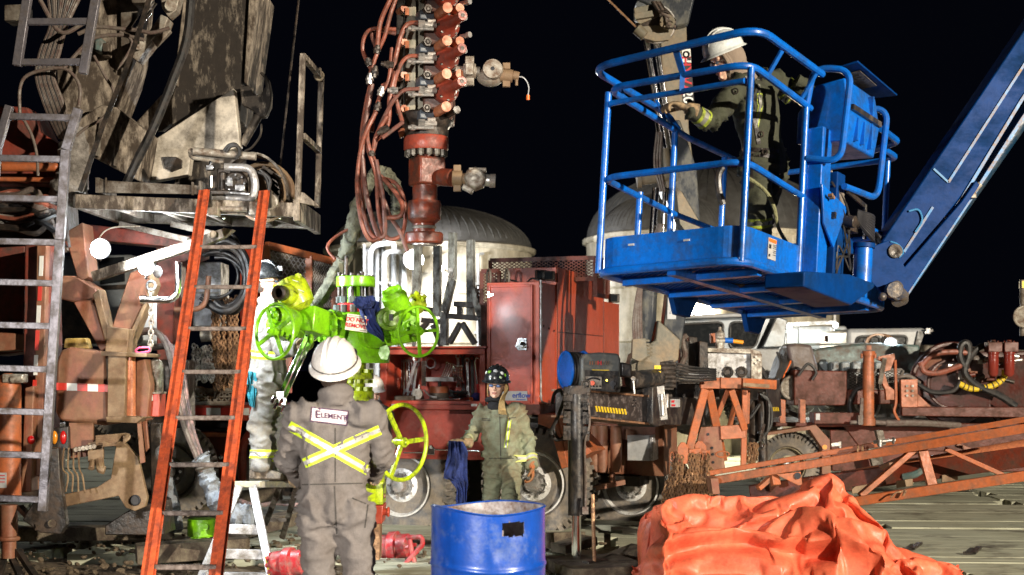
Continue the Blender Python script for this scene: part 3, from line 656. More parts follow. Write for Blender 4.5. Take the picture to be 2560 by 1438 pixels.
for x, lab in ((1222, 'left grey steel shackle standing on the cabinet roof'), (1268, 'right grey steel shackle standing on the cabinet roof')):
    m = MB(); m.ring(TF.pt(x, 694, .1), TN + TU * .9, .04, .013, 18, 6, ry=.085); solo('lifting_shackle', m, gray, lab, 'shackle', 'shackles on the cabinet roof')
# ================================================================ blue boom lift basket (leaning as in the photograph)
BO = V((1.33, 8.3, 2.285)); BU = V((1.39, 2.1, -.19)).normalized(); BV = V((-.8, .6, -.03)).normalized(); BW = V((.06, .055, 1)).normalized(); BL, BD = 2.52, 1.0
def B(u, v, w): return BO + BU * u + BV * v + BW * w
def brad(): return Matrix((BU, BV, BW)).transposed()
def bbox(m, u0, u1, v0, v1, w0, w1): return m.hexa([B(u, v, w) for w in (w0, w1) for u, v in ((u0, v0), (u1, v0), (u1, v1), (u0, v1))])
bl = Thing('boom_lift', 'blue aerial work basket held up at the end of a long blue boom', 'boom lift', B(1.2, .5, 0))
def rail(name, pts, r=.021, rr=.16, closed=False):
    m = MB(); m.tube(fillet(pts, rr, 6, closed), r, 10, smooth=False); return bl.part(name, m, blue)
R_ = .155
rail('floor_frame', [B(-.02, -.02, .0), B(BL, -.02, 0), B(BL, BD, 0), B(-.02, BD, 0)], .026, R_, True)
# guard rails
rail('top_rail', [B(.88, -.10, 1.31), B(-.12, -.10, 1.33), B(-.12, BD + .06, 1.28), B(.95, BD + .08, 1.24), B(1.0, BD, 1.12)], .024, .17)
rail('top_rail', [B(.95, 0, 1.12), B(0, 0, 1.17), B(0, BD, 1.17), B(1.15, BD, 1.10)], .022, .14)
rail('upper_rail', [B(0, .03, 1.07), B(0, BD - .03, 1.07)], .018)
rail('mid_rail', [B(1.0, 0, .53), B(0, 0, .59), B(0, BD, .60), B(1.0, BD, .54)], .021, .14)
rail('mid_rail', [B(1.0, BD, .54), B(BL, BD, .52), B(BL, 0, .53), B(2.05, 0, .53)], .020, .12)
rail('top_rail', [B(1.15, BD, 1.10), B(BL, BD, 1.10), B(BL + .08, -.04, 1.12), B(2.2, -.04, 1.12)], .022, .14)
for u, v, h in ((0, 0, 1.15), (0, BD, 1.15), (.88, 0, 1.13), (.95, BD, 1.12), (BL, .02, 1.10), (BL, BD, 1.10), (1.75, BD, 1.1), (.5, BD, .6)):
    uu = u + (.02 if u == 0 else 0); vv = v
    m = MB(); m.cyl(B(uu, vv, 0), B(uu, vv, h), .022, n=14); bl.part('post', m, blue)
for u, v in ((.25, -1), (.8, -1), (.25, 1), (.8, 1)):   # small links between the two top rails
    m = MB(); m.bar(B(u, 0 if v < 0 else BD, 1.15), B(u - .02, -.10 if v < 0 else BD + .07, 1.29), .035, .012); bl.part('rail_link', m, blue)
m = MB(); m.bar(B(0, .45, 1.17), B(-.12, .45, 1.30), .04, .012); m.bar(B(-.01, .45, 1.17), B(-.01, .45, 1.07), .03, .01); bl.part('rail_link', m, blue)
# toe boards, bent round the corners
def board(pts, h, th=.006):
    m = MB(); q = fillet(pts, .15, 8); n = len(q)
    for i in range(n - 1):
        d = (q[i + 1] - q[i]).normalized(); nn = d.cross(BW).normalized() * th
        m.hexa([q[i] + nn, q[i + 1] + nn, q[i + 1] - nn, q[i] - nn, q[i] + nn + BW * h, q[i + 1] + nn + BW * h, q[i + 1] - nn + BW * h, q[i] - nn + BW * h])
    return m
tb = bl.part('toe_board', board([B(.97, 0, .03), B(0, 0, .03), B(0, BD, .03), B(.97, BD, .03)], .185), blue)
m = MB()
for v, w in ((.36, .15), (.75, .155)):
    c = B(-.008, v, w); m.bar(c - BV * .02, c + BV * .02, .012, .014, up=BU)
bl.part('drain_slot', m, white, tb)
bl.part('toe_board', board([B(2.1, 0, .03), B(BL, 0, .03), B(BL, BD, .03), B(.97, BD, .03)], .17), blue)
m = MB(); bbox(m, .37, .49, -.012, -.009, .065, .195); lb = bl.part('warning_label', m, white, tb, 'white label with an orange band')
m = MB(); bbox(m, .375, .485, -.016, -.0125, .17, .19); bl.part('label_band', m, orangeb, lb)
m = MB()
for w in (.155, .145, .135, .12, .11, .095): bbox(m, .44, .485, -.015, -.0125, w, w + .003)
bbox(m, .38, .41, -.015, -.0125, .13, .155); bbox(m, .38, .40, -.015, -.0125, .08, .095); bl.part('label_print', m, ink, lb)
# floor: expanded metal seen from below, joists, brackets
m = MB(); st = .05
for k in range(-21, 52):
    for sg in (1, -1):
        a0 = k * st; a1 = a0 + BD
        u0, u1 = max(a0, 0), min(a1, BL)
        if u1 <= u0: continue
        v0, v1 = (u0 - a0), (u1 - a0)
        if sg < 0: v0, v1 = BD - v0, BD - v1
        m.bar(B(u0, v0, .015), B(u1, v1, .015), .012, .008)
bl.part('mesh_floor', m, blue)
for u in (.3, .95, 1.6, 2.2):
    m = MB(); bbox(m, u, u + .06, .02, BD - .02, -.045, .003); bl.part('joist', m, blue)
m = MB(); bbox(m, .02, BL - .02, .44, .50, -.05, -.003); bl.part('joist', m, blue)
for u in (.95, 2.15):
    m = MB(); m.prism([B(u, BD + .0, .0), B(u + .42, BD + .0, .0), B(u + .3, BD + .0, -.15), B(u + .1, BD + .0, -.15)], BV * -.04); bl.part('fork_bracket', m, bluearm, bv=.003)
# support column and slew bracket on the boom side (v = 0 side)
m = MB(); bbox(m, .90, 1.06, -.12, .02, -.02, .98); bl.part('support_column', m, blue, bv=.008)
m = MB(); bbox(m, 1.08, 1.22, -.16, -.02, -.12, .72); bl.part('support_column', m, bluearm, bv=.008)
m = MB(); m.prism([B(.86, -.13, .60), B(1.22, -.17, .50), B(1.06, -.15, .22), B(.92, -.13, .36)], BV * -.015); gs = bl.part('gusset', m, blue, bv=.003)
m = MB(); bbox(m, 1.0, 1.03, -.185, -.16, .40, .44); bl.part('gusset_hole', m, blackp, gs)
m = MB(); m.cyl(B(.91, -.17, .53), B(.91, -.2, .53), .012); m.cyl(B(.94, -.17, .52), B(.94, -.2, .52), .012); bl.part('gusset_bolt', m, rustch, gs)
m = MB(); m.prism([B(.25, -.05, -.14), B(1.05, -.05, -.16), B(1.45, -.05, .0), B(1.45, -.05, .03), B(1.0, -.05, .03), B(.25, -.05, -.05)], BV * -.26); bl.part('slew_arm', m, bluearm, bv=.01)
m = MB(); m.cyl(B(1.45, -.22, .03), B(1.45, -.22, .27), .062, n=24); bl.part('rotator', m, blue)
m = MB(); m.cyl(B(1.45, -.22, .27), B(1.45, -.22, .30), .075, n=24); bl.part('rotator_cap', m, bluearm)
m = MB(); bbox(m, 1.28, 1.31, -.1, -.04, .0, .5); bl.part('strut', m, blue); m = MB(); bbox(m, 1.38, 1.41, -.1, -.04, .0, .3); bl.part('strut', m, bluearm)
m = MB(); m.prism([B(1.1, -.14, .38), B(1.5, -.14, .28), B(1.5, -.14, .24), B(1.1, -.14, .20)], BV * -.03); bl.part('support_plate', m, bluearm)
# control console, its loops and lid
m = MB(); m.prism([B(1.02, -.21, .90), B(1.02, .12, .92), B(1.02, .12, 1.12), B(1.02, .0, 1.29), B(1.02, -.20, 1.31), B(1.02, -.24, 1.1)], BU * .58); cons = bl.part('control_console', m, blue, bv=.012)
m = MB(); bbox(m, 1.04, 1.58, -.262, -.225, 1.10, 1.135); bl.part('console_slot', m, blackp, cons)
m = MB(); bbox(m, 1.18, 1.20, -.245, -.21, .93, 1.08); bbox(m, 1.30, 1.32, -.245, -.21, .93, 1.08); bbox(m, 1.44, 1.46, -.245, -.21, .93, 1.28); bl.part('console_rib', m, blue, cons)
m = MB(); m.prism([B(1.03, -.13, 1.39), B(1.72, -.13, 1.36), B(1.78, -.29, 1.37), B(1.03, -.28, 1.41)], BW * -.012); lid = bl.part('console_lid', m, bluearm, bv=.003)
m = MB()
q = [B(1.15, -.15, 1.372), B(1.48, -.15, 1.36), B(1.48, -.25, 1.366), B(1.15, -.25, 1.384)]; m.prism([p - BW * .004 for p in q], BW * -.003); lid_l = bl.part('lid_label', m, gray, lid)
m = MB()
for k in range(5): m.bar(B(1.2 + k * .055, -.17, 1.36), B(1.2 + k * .055, -.23, 1.365), .02, .003)
bl.part('label_print', m, ink, lid_l)
rail('guard_loop', [B(.88, -.02, .78), B(.92, -.24, .74), B(.95, -.27, 1.33), B(.9, -.03, 1.37), B(.88, 0, 1.1)], .022, .10)
rail('guard_loop', [B(1.1, -.2, .62), B(1.6, -.25, .62), B(1.66, -.27, 1.24), B(1.58, -.08, 1.26)], .022, .12)
rail('guard_rail', [B(1.7, -.22, 1.12), B(2.1, -.2, 1.12), B(2.2, .05, 1.1)], .024, .06)
# valve block and hoses behind the column
m = MB(); bbox(m, 1.24, 1.40, -.2, -.1, .36, .46); m.cyl(B(1.2, -.2, .42), B(1.42, -.2, .42), .025); m.cyl(B(1.2, -.25, .4), B(1.2, -.12, .42), .04); bl.part('slew_valve', m, darkst, bv=.005)
m = MB(); m.bar(B(1.16, -.2, .60), B(1.5, -.2, .56), .012, .03); m.bar(B(1.5, -.2, .57), B(1.52, -.2, .34), .012, .05); bl.part('valve_guard', m, darkst)
for k in range(9):
    m = MB(); o_ = k * .018; m.tube([B(1.35, -.2, .50 - o_ * .4), B(1.5, -.26, .48 - o_), P(2165 + k * 2, 560 + k * 4, 10.2), P(2200 + k * 2, 595 + k * 5, 10.15), P(2222, 640 + k * 3, 10.2)], .015, 6); bl.part('hose', m, ink)
for k in range(3):
    m = MB(); m.tube([B(1.05 + k * .03, -.13, .65), B(1.2, -.19, .5 - k * .1), B(1.22 + k * .03, -.2, .3 - k * .1), B(1.12, -.17, .08 + k * .08), B(1.15, -.16, -.03)], .007, 5); bl.part('cable', m, rubber)
for k in range(3):
    m = MB(); m.tube([B(1.1 + k * .05, -.1, .73), B(1.12 + k * .04, -.15, .6), B(1.2 - k * .02, -.17, .5 + k * .04)], .012, 6); bl.part('cable_gland', m, castst)
# boom arm (fly jib): box section, edge strips, cylinder below
AY_ = 10.1
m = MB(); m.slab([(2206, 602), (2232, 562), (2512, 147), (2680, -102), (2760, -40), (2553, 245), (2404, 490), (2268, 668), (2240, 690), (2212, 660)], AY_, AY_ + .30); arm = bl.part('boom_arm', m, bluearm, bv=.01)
wbe = paint('worn_blue_edge', (.02, .20, .50), .35, dirt=(.35, .22, .12), amt=.35, scale=9, bump=.02)
m = MB()
for p, q, w_ in (((2371, 456), (2700, -55), .018), ((2332, 518), (2260, 630), .018), ((2236, 722), (2404, 498), .022), ((2404, 498), (2553, 252), .022), ((2553, 252), (2760, -60), .022)): m.bar(P(*p, AY_ - .004), P(*q, AY_ - .004), w_, .012, up=(0, 1, 0))
bl.part('edge_strip', m, wbe, arm)
m = MB(); m.slab([(2178, 618), (2222, 600), (2250, 640), (2262, 668), (2404, 504), (2440, 452), (2450, 462), (2262, 745), (2236, 752), (2215, 742), (2178, 706)], AY_ - .045, AY_ - .010); bl.part('arm_knuckle', m, bluearm, bv=.006)
m = MB(); m.tube([P(x, y, AY_ - .01) for x, y in ((2272, 528), (2292, 524), (2302, 534), (2304, 554), (2288, 580))], .008, 6); m.bar(P(2334, 422, AY_ - .006), P(2371, 456, AY_ - .006), .014, .008, up=(0, 1, 0)); m.tube([P(x, y, AY_ - .05) for x, y in ((2226, 604), (2246, 612), (2258, 630), (2248, 644))], .006, 6); bl.part('weld_bead', m, paint('pale_worn_blue', (.05, .22, .45), .4, bump=.02), arm)
m = MB(); m.cyl(P(2246, 742, AY_ + .16), P(2700, 92, AY_ + .16), .055, n=18); bl.part('lift_cylinder', m, paint('dark_blue_cylinder', (.006, .03, .065), .35, dirt=(.03, .04, .045), amt=.35, scale=5), arm)
m = MB(); m.slab([(2262, 752), (2430, 500), (2560, 300), (2760, 10), (2752, 6), (2552, 296), (2424, 495), (2256, 748)], AY_ + .05, AY_ + .09); bl.part('edge_strip', m, wbe, arm)
m = MB(); c = P(2415, 495, AY_ + .03); e = P(2440, 470, AY_ + .03) - c; m.cyl(c - e * .8, c + e * .3, .018); m.box(c + e * .4, (.07, .06, .06)); m.cyl(c + e * .6, c + e * 1.4, .022); m.tube([c - e * .8, P(2385, 530, AY_), P(2362, 545, AY_)], .009, 5); bl.part('cylinder_valve', m, castst, arm)
m = MB(); c = P(2222, 728, AY_); m.cyl(c + V((0, -.16, 0)), c + V((0, -.08, 0)), .055, n=20); m.ell(P(2206, 742, AY_ - .14), .03); m.cyl(c + V((.03, -.06, -.01)), c + V((.10, .0, -.03)), .05); m.ring(c + V((.04, -.07, 0)), (.6, -.8, 0), .06, .012, 20, 6); m.cyl(P(2244, 752, AY_ - .02), P(2256, 748, AY_ + .2), .045); bl.part('pivot_pin', m, paint('worn_bronze_pin', (.16, .13, .10), .35, metal=.5, dirt=(.03, .04, .07), amt=.4, scale=12), arm)
m = MB(); c = P(2238, 628, AY_ - .05); m.lathe(c, (0, -1, 0), [(.05, -.03), (.05, .01), (.03, .012), (.02, .008), (.001, .008)], 20); bl.part('pivot_pin', m, darkst, arm)
m = MB(); m.tube([P(2325, 600, AY_), P(2322, 625, AY_), P(2300, 655, AY_), P(2290, 655, AY_)], .007, 5); bl.part('hose_loop', m, rubber, arm)
m = MB(); m.bar(B(.72, -.04, .01), B(1.0, -.05, -.02), .012); bl.part('pin_lever', m, darkst)
# ================================================================ knuckle crane mounted on the end of the red truck
CY = 14.4
kc = Thing('knuckle_crane', 'dark dusty knuckle boom crane rising behind the blue basket', 'crane', P(1640, 900, CY) * 1.0)
crdark = paint('crane_black_paint', (.025, .03, .038), .3, dirt=(.10, .095, .07), amt=.3, scale=2, streak=2, bump=.04)
croliv = paint('crane_dusty_paint', (.14, .13, .095), .42, dirt=(.24, .18, .115), amt=.4, scale=2, bump=.06)
def pbar(m, x0, y0, x1, y1, Y, w, h, Y1=None): return m.bar(P(x0, y0, Y), P(x1, y1, Y1 or Y), w, h, up=(0, 1, 0))
m = MB(); m.slab([(1652, 870), (1702, 874), (1752, 560), (1742, 420), (1700, 300), (1664, 300), (1655, 470), (1690, 560)], CY, CY + .34); kc.part('outer_boom', m, crdark, bv=.012)
m = MB(); m.slab([(1648, 60), (1716, 40), (1722, 320), (1738, 440), (1672, 440), (1662, 300)], CY + .04, CY + .28); kc.part('inner_boom', m, croliv, bv=.012)
m = MB(); m.slab([(1596, 716), (1645, 716), (1642, 800), (1625, 870), (1590, 905)], CY - .1, CY + .16); kc.part('lift_cylinder_barrel', m, crdark, bv=.05)
m = MB(); m.slab([(1646, 800), (1700, 850), (1696, 900), (1640, 935), (1596, 945), (1570, 925), (1580, 885), (1640, 850)], CY - .14, CY + .35); kn = kc.part('base_knuckle', m, croliv, bv=.012)
m = MB(); c = P(1628, 918, CY - .15); m.lathe(c, (0, -1, 0), [(.14, 0), (.14, .02), (.10, .035), (.02, .035)], 26); kc.part('pivot_cap', m, croliv, kn)
m = MB(); m.slab([(1560, 915), (1700, 915), (1690, 1000), (1570, 1000)], CY - .05, CY + .5); kc.part('crane_column', m, darkst, bv=.01)
m = MB(); m.cyl(P(1612, 92, CY - .1), P(1660, 372, CY - .1), px(10, CY), n=16); m.cyl(P(1636, 92, CY - .06), P(1680, 372, CY - .06), px(8, CY), n=16); kc.part('cylinder_rod', m, chrome)
m = MB(); m.cyl(P(1650, 300, CY - .08), P(1672, 470, CY - .08), px(13, CY), n=16); kc.part('cylinder_barrel', m, croliv)
m = MB(); m.cyl(P(1598, 448, CY - .1), P(1690, 436, CY - .1), px(16, CY), n=18); m.cyl(P(1592, 449, CY - .1), P(1602, 448, CY - .1), px(22, CY), n=18); kc.part('pivot_tube', m, croliv)
m = MB(); m.cyl(P(1640, 470, CY - .1), P(1622, 720, CY - .1), px(9, CY)); m.cyl(P(1662, 470, CY - .1), P(1650, 720, CY - .1), px(6, CY)); kc.part('cylinder_rod', m, chrome)
m = MB(); m.slab([(1690, 470), (1704, 480), (1752, 560), (1745, 590), (1722, 590), (1700, 560)], CY - .07, CY - .03); kc.part('link_plate', m, croliv, bv=.004)
for k in range(4):
    m = MB(); x = 1578 + k * 6; m.tube([P(1648 + k * 3, 560, CY - .2), P(1615 + k * 6, 640, CY - .2), P(1600 + k * 2, 700, CY - .2), P(x + 6, 800, CY - .2), P(x + 10, 880, CY - .2)], .015, 6); kc.part('hose', m, hosegr)
for k in range(3):
    m = MB(); m.tube([P(1642 + k * 6, 330, CY - .2), P(1636 + k * 7, 410, CY - .22), P(1652 + k * 5, 480, CY - .2)], .012, 6); kc.part('hose', m, hosegr)
m = MB(); m.slab([(1582, 848), (1614, 846), (1620, 890), (1600, 905), (1580, 896)], CY - .3, CY - .16)
for j in range(5): m.box(P(1616, 852 + j * 9, CY - .25), (.06, .05, .022))
kc.part('valve_block', m, croliv, bv=.003)
# head with winch
m = MB(); m.slab([(1590, 0), (1660, -60), (1750, -60), (1722, 60), (1690, 68), (1640, 20)], CY - .1, CY + .3); kc.part('boom_head', m, crdark, bv=.02)
m = MB(); m.cyl(P(1640, 60, CY - .35), P(1640, 60, CY + .1), px(44, CY), n=30); kc.part('winch_drum', m, darkst)
m = MB()
for k in range(10): m.ring(P(1640, 60, CY - .30 + k * .035), (0, 1, 0), px(46, CY), .013, 30, 6)
kc.part('wire_coil', m, steel)
m = MB(); m.slab([(1585, 20), (1640, 8), (1650, 40), (1600, 60), (1588, 50)], CY - .38, CY - .30); m.slab([(1600, 66), (1690, 60), (1672, 100), (1640, 104), (1610, 96)], CY - .36, CY - .31); m.bar(P(1585, 44, CY - .4), P(1632, 36, CY - .4), .09, .06); m.cyl(P(1668, 55, CY - .5), P(1668, 55, CY - .36), .075); m.bolts(P(1668, 55, CY - .5), (0, -1, 0), .055, 6, .01, .02); kc.part('winch_frame', m, croliv, bv=.004)
for k in range(5):
    m = MB(); m.tube([P(1630 + k * 5, 5, CY - .4), P(1645 + k * 6, 28 + k * 3, CY - .5), P(1668, 30 + k * 9, CY - .52), P(1688, 52 + k * 5, CY - .45)], .012, 6); kc.part('hose', m, hosegr if k % 2 else darkst)
m = MB(); m.cyl(P(1592, 72, CY - .4), P(1612, 90, CY - .4), px(14, CY), n=16); kc.part('rope_guide', m, croliv)
m = MB(); m.tube([P(1490, -30, CY - .5), P(1596, 74, CY - .4)], .011, 6, smooth=False); kc.part('hoist_rope', m, rustch)
# lettering down the boom
lx = Pl(P(1700, 200, CY + .03), (1, 0, 0), (0, 1, 0))
m = MB(); lx.slab(m, [(1704, 122), (1726, 122), (1728, 156), (1706, 156)], 0, .006); kc.part('logo_plate', m, tapewh)
m = MB(); c = lx.pt(1716, 136, -.008); m.ring(c, (0, 1, 0), .028, .008, 20, 4); m.box(c + V((.03, 0, -.045)), (.03, .01, .03)); kc.part('logo', m, ink)
bkp = MB(); lx.slab(bkp, [(1700, 158), (1728, 158), (1736, 262), (1708, 262)], .004, .012); kc.part('name_panel', bkp, ink)
m = textmb('HYVA', .15, lx.pt(1714, 188, .0), V((.04, 0, -1)), V((1, 0, .04)), .006); kc.part('lettering', m, redink)
m = textmb('20', .14, lx.pt(1719, 242, .0), V((.04, 0, -1)), V((1, 0, .04)), .006); kc.part('lettering', m, tapewh)
m = MB(); m.slab([(1670, 744), (1694, 744), (1690, 798), (1668, 798)], CY - .012, CY - .004); kc.part('load_chart', m, white)
m = MB(); m.bar(P(1674, 784, CY - .016), P(1684, 768, CY - .016), .006, .003); m.bar(P(1674, 784, CY - .016), P(1688, 782, CY - .016), .006, .003); m.bar(P(1673, 750, CY - .016), P(1680, 750, CY - .016), .012, .003); kc.part('chart_print', m, ink)
# outrigger beam with hazard stripes
OA, OB = P(1470, 1010, 12.4), P(1640, 1022, 13.5); ou = (OB - OA); ou.z = 0; OUn = V((-ou.y, ou.x, 0)).normalized(); OP = Pl(OA, ou, OUn)
m = MB(); OP.slab(m, [(1462, 978), (1632, 994), (1632, 1058), (1462, 1040)], 0, .3); ob = kc.part('outrigger_beam', m, paint('rubbed_black_beam', (.035, .028, .028), .4, dirt=(.24, .20, .19), amt=.22, scale=9, bump=.05), bv=.006)
m = MB(); OP.slab(m, [(1462, 974), (1632, 989), (1632, 994), (1462, 979)], -.02, .32); OP.slab(m, [(1462, 1040), (1632, 1058), (1632, 1063), (1462, 1045)], -.02, .32); kc.part('beam_flange', m, paint('bronze_rusty_edge', (.26, .13, .07), .5, dirt=(.1, .06, .04), amt=.4, scale=8), ob)
for k in range(11):
    x = 1489 + k * 7.2; y = 1015 + k * .75; m = MB(); OP.slab(m, [(x - 1, y), (x + 3.2, y + .4), (x + 6.4, y + 14.5), (x + 2.2, y + 14)], -.004, -.001); kc.part('hazard_stripe', m, hazy, ob)
m = MB(); OP.slab(m, [(1474, 1017), (1483, 1018), (1483, 1038), (1474, 1037)], -.004, -.001); m.bolts(OP.pt(1585, 1008, -.01), -OUn, .03, 6, .006, .01); kc.part('beam_hole', m, ink, ob)
m = MB(); OP.slab(m, [(1632, 968), (1662, 962), (1664, 1062), (1640, 1068), (1632, 1060)], -.06, .34); kc.part('beam_clamp', m, blackp, bv=.01)
m = MB(); OP.slab(m, [(1664, 992), (1765, 996), (1765, 1064), (1664, 1062)], .02, .5); kc.part('outer_beam', m, blackp, bv=.008)
m = MB(); OP.slab(m, [(1676, 998), (1700, 998), (1700, 1018), (1676, 1018)], .012, .018); st_ = kc.part('sticker', m, white, None); 
m = MB(); OP.slab(m, [(1679, 1001), (1687, 1001), (1685, 1007), (1679, 1007)], .008, .0115); OP.slab(m, [(1679, 1011), (1688, 1011), (1688, 1016), (1679, 1016)], .008, .0115); kc.part('sticker_print', m, redink, st_)
m = MB(); OP.slab(m, [(1915, 955), (1950, 945), (1955, 1040), (1925, 1050)], 0, .3); kc.part('far_beam_end', m, blackp, bv=.01)
for k in range(5):
    m = MB(); OP.slab(m, [(1928 + k * 4, 1018), (1930 + k * 4, 1018), (1932 + k * 4, 1028), (1930 + k * 4, 1028)], -.004, -.001); kc.part('hazard_stripe', m, hazy)
# valve bank with yellow tags
m = MB(); m.slab([(1655, 905), (1684, 900), (1684, 975), (1662, 975)], 13.5, 13.7)
for k in range(6): m.cyl(P(1650, 910 + k * 11, 13.5), P(1690, 910 + k * 11, 13.5), .02, n=10)
kc.part('lever_bank', m, darkst, bv=.003)
for k, y in enumerate((918, 932, 944)):
    m = MB(); m.slab([(1636, y - 4), (1652, y - 4), (1652, y + 5), (1636, y + 5)], 13.42, 13.45); kc.part('lever_tag', m, hazy)
m = MB(); m.cyl(P(1578, 950, 13.2), P(1645, 945, 13.5), .085, n=24); m.lathe(P(1578, 950, 13.2), P(1578, 950, 13.2) - P(1645, 945, 13.5), [(.085, 0), (.07, .01), (.01, .015)]); kc.part('oil_tank', m, blackp)
m = MB(); m.cyl(P(1583, 950, 13.1), P(1586, 985, 13.1), .012); m.cyl(P(1583, 946, 13.08), P(1583, 954, 13.2), .02); kc.part('tank_drain', m, steel)
for k in range(6):
    m = MB(); m.tube([P(1686, 908 + k * 8, 13.5), P(1730, 918 + k * 7, 13.6), P(1790, 924 + k * 5, 13.8)], .011, 5); kc.part('hose', m, rubber)
m = MB(); m.bar(P(1650, 965, 13.1), P(1660, 1050, 13.1), .07, .05); m.cyl(P(1654, 985, 13.05), P(1658, 1040, 13.05), .02); m.cyl(P(1668, 985, 13.1), P(1668, 1020, 13.1), .014); kc.part('lock_cylinder', m, steel, bv=.004)
m = MB()
for x, y0, y1, Y, wd in ((1700, 850, 940, 15.2, .12), (1722, 840, 930, 15.3, .16), (1748, 852, 934, 15.1, .1)): m.slab([(x, y0), (x + 22, y0 + 4), (x + 22, y1), (x, y1)], Y, Y + .2)
m.slab([(1690, 955), (1800, 955), (1800, 1000), (1690, 1000)], 14.3, 15.2); kc.part('counterweight_stack', m, darkst, bv=.01)
m = MB(); m.tube([P(1694, 925, 14.9), P(1712, 890, 14.9), P(1706, 850, 14.9), P(1718, 838, 14.9)], .03, 8); kc.part('hose', m, hosegr)
# ================================================================ black outrigger jack standing beside the red truck
jk = Thing('outrigger_jack', 'tall black hydraulic jack leg with chrome foot standing on a board', 'jack', P(1441, 1408, 11.7))
JY = 11.7; jx = 1441
m = MB(); m.cyl(P(jx, 985, JY), P(jx, 1288, JY), px(21, JY), n=28); jk.part('barrel', m, blackp)
m = MB(); m.cyl(P(jx, 1288, JY), P(jx, 1403, JY), px(12, JY), n=24); jk.part('rod', m, chrome)
m = MB(); m.lathe(P(jx, 1412, JY), (0, 0, 1), [(.10, 0), (.14, .008), (.10, .02), (.05, .04)], 26); jk.part('foot', m, rustch)
m = MB()
for y in (985, 1010, 1040, 1082):
    m.bar(P(1408, y, JY - .03), P(1474, y + 3, JY - .03), .06 if y < 1000 else .035, .12, up=(0, 0, 1))
    for x in (1412, 1470): m.cyl(P(x, y, JY - .12), P(x, y, JY + .04), .014, n=8)
jk.part('clamp', m, darkst, bv=.003)
m = MB(); m.tube(fillet([P(1455, 966, JY), P(1455, 952, JY), P(1474, 952, JY), P(1474, 985, JY)], .03), .010, 6, smooth=False); m.box(P(1440, 972, JY), (.13, .13, .05)); jk.part('lifting_eye', m, darkst)
m = MB(); m.tube([P(1470, 990, JY - .05), P(1474, 1060, JY - .07), P(1462, 1110, JY - .06), P(1464, 1200, JY - .06), P(1464, 1270, JY - .06)], .009, 6); m.box(P(1463, 1276, JY - .06), (.05, .05, .06)); jk.part('pressure_pipe', m, hosegr)
for k, pts in enumerate((((1412, 995), (1392, 1050), (1378, 1078), (1390, 1100), (1412, 1090), (1420, 1060), (1412, 1020)), ((1415, 990), (1395, 1040), (1384, 1070), (1396, 1096), (1416, 1098)), ((1408, 990), (1400, 975), (1386, 985), (1380, 1010)))):
    m = MB(); m.tube([P(x, y, JY + .02 + k * .03) for x, y in pts], .014, 7); jk.part('hose', m, rubber)
# sledge hammer
t = Thing('sledge_hammer', 'rusty sledge hammer standing head down right of the chrome jack rod', 'hammer', P(1488, 1422, 11.45))
m = MB(); m.tube([P(1482, 1236, 11.5), P(1483, 1300, 11.47), P(1486, 1404, 11.45)], .016, 8); t.part('handle', m, rustch)
m = MB(); m.bar(P(1463, 1414, 11.4), P(1514, 1408, 11.6), .07, .07); t.part('head', m, darkst, bv=.008)
# ================================================================ welder / generator with hose reel on the beam
wd = Thing('engine_welder', 'grey black engine welder with control panel and yellow warning strip', 'welder', P(1510, 982, 13.0))
WP = Pl(P(1452, 982, 12.75), (.99, .12, 0), (-.12, .99, 0))
m = MB(); WP.slab(m, [(1453, 980), (1453, 898), (1462, 886), (1500, 881), (1546, 884), (1552, 898), (1552, 982)], 0, .75); wb = wd.part('housing', m, paint('welder_grey_plastic', (.085, .09, .088), .38, dirt=(.22, .19, .14), amt=.2, scale=4, bump=.03), bv=.02)
m = MB(); WP.slab(m, [(1462, 925), (1546, 928), (1546, 978), (1462, 976)], -.012, -.001); wd.part('panel', m, blackp, wb)
m = MB(); WP.slab(m, [(1464, 941), (1504, 942), (1504, 972), (1464, 972)], -.018, -.0125); wd.part('meter_panel', m, castst, wb)
m = MB(); m.tube([WP.pt(1468 + i * 4, 950 - 5 * sin(pi * i / 8), -.022) for i in range(9)], .008, 5, res=2)
for i in range(5): WP.rect(m, 1466 + i * 8, 964, 1471 + i * 8, 968, -.021, -.0185)
wd.part('meter_scale', m, ink, wb)
m = MB(); m.cyl(WP.pt(1481, 958, -.045), WP.pt(1481, 958, -.018), .022, n=16); wd.part('stop_knob', m, paint('bright_red_knob', (.9, .12, .04), .3), wb)  # bright red knob that gives off no light
m = MB(); m.ell(WP.pt(1517, 951, -.014), .009); wd.part('pilot_light', m, paint('lit_pilot_light', (.9, .7, .1), .3, emit=5), wb)
m = MB(); WP.rect(m, 1512, 941, 1522, 960, -.0135, -.0125); WP.rect(m, 1528, 938, 1544, 946, -.0135, -.0125); wd.part('gauge_panel', m, darkst, wb)
m = MB(); m.bar(WP.pt(1532, 952, -.03), WP.pt(1532, 972, -.03), .018, .03); m.cyl(WP.pt(1532, 960, -.03), WP.pt(1532, 960, -.012), .028, n=12); wd.part('selector_switch', m, ink, wb)
m = MB(); WP.slab(m, [(1480, 924), (1523, 925), (1523, 937), (1480, 937)], -.006, -.0012); yl = wd.part('warning_strip', m, hazy, wb)
m = MB()
for x in (1487, 1502, 1516):
    a, b, c = WP.pt(x - 5, 935, -.009), WP.pt(x + 5, 935, -.009), WP.pt(x, 927, -.009)
    for p, q in ((a, b), (b, c), (c, a)): m.bar(p, q, .0035, .003)
wd.part('warning_symbol', m, ink, yl)
m = textmb('H', .055, WP.pt(1499, 908, -.008), WP.u, (0, 0, 1), .004); wd.part('lettering', m, redink, wb)
m = MB()
for x in (1474, 1480, 1488, 1492): WP.rect(m, x, 903, x + 3, 912, -.008, -.002)
for x in (1508, 1514, 1519): m.bar(WP.pt(x, 912, -.006), WP.pt(x + 3, 903, -.006), .006, .003)
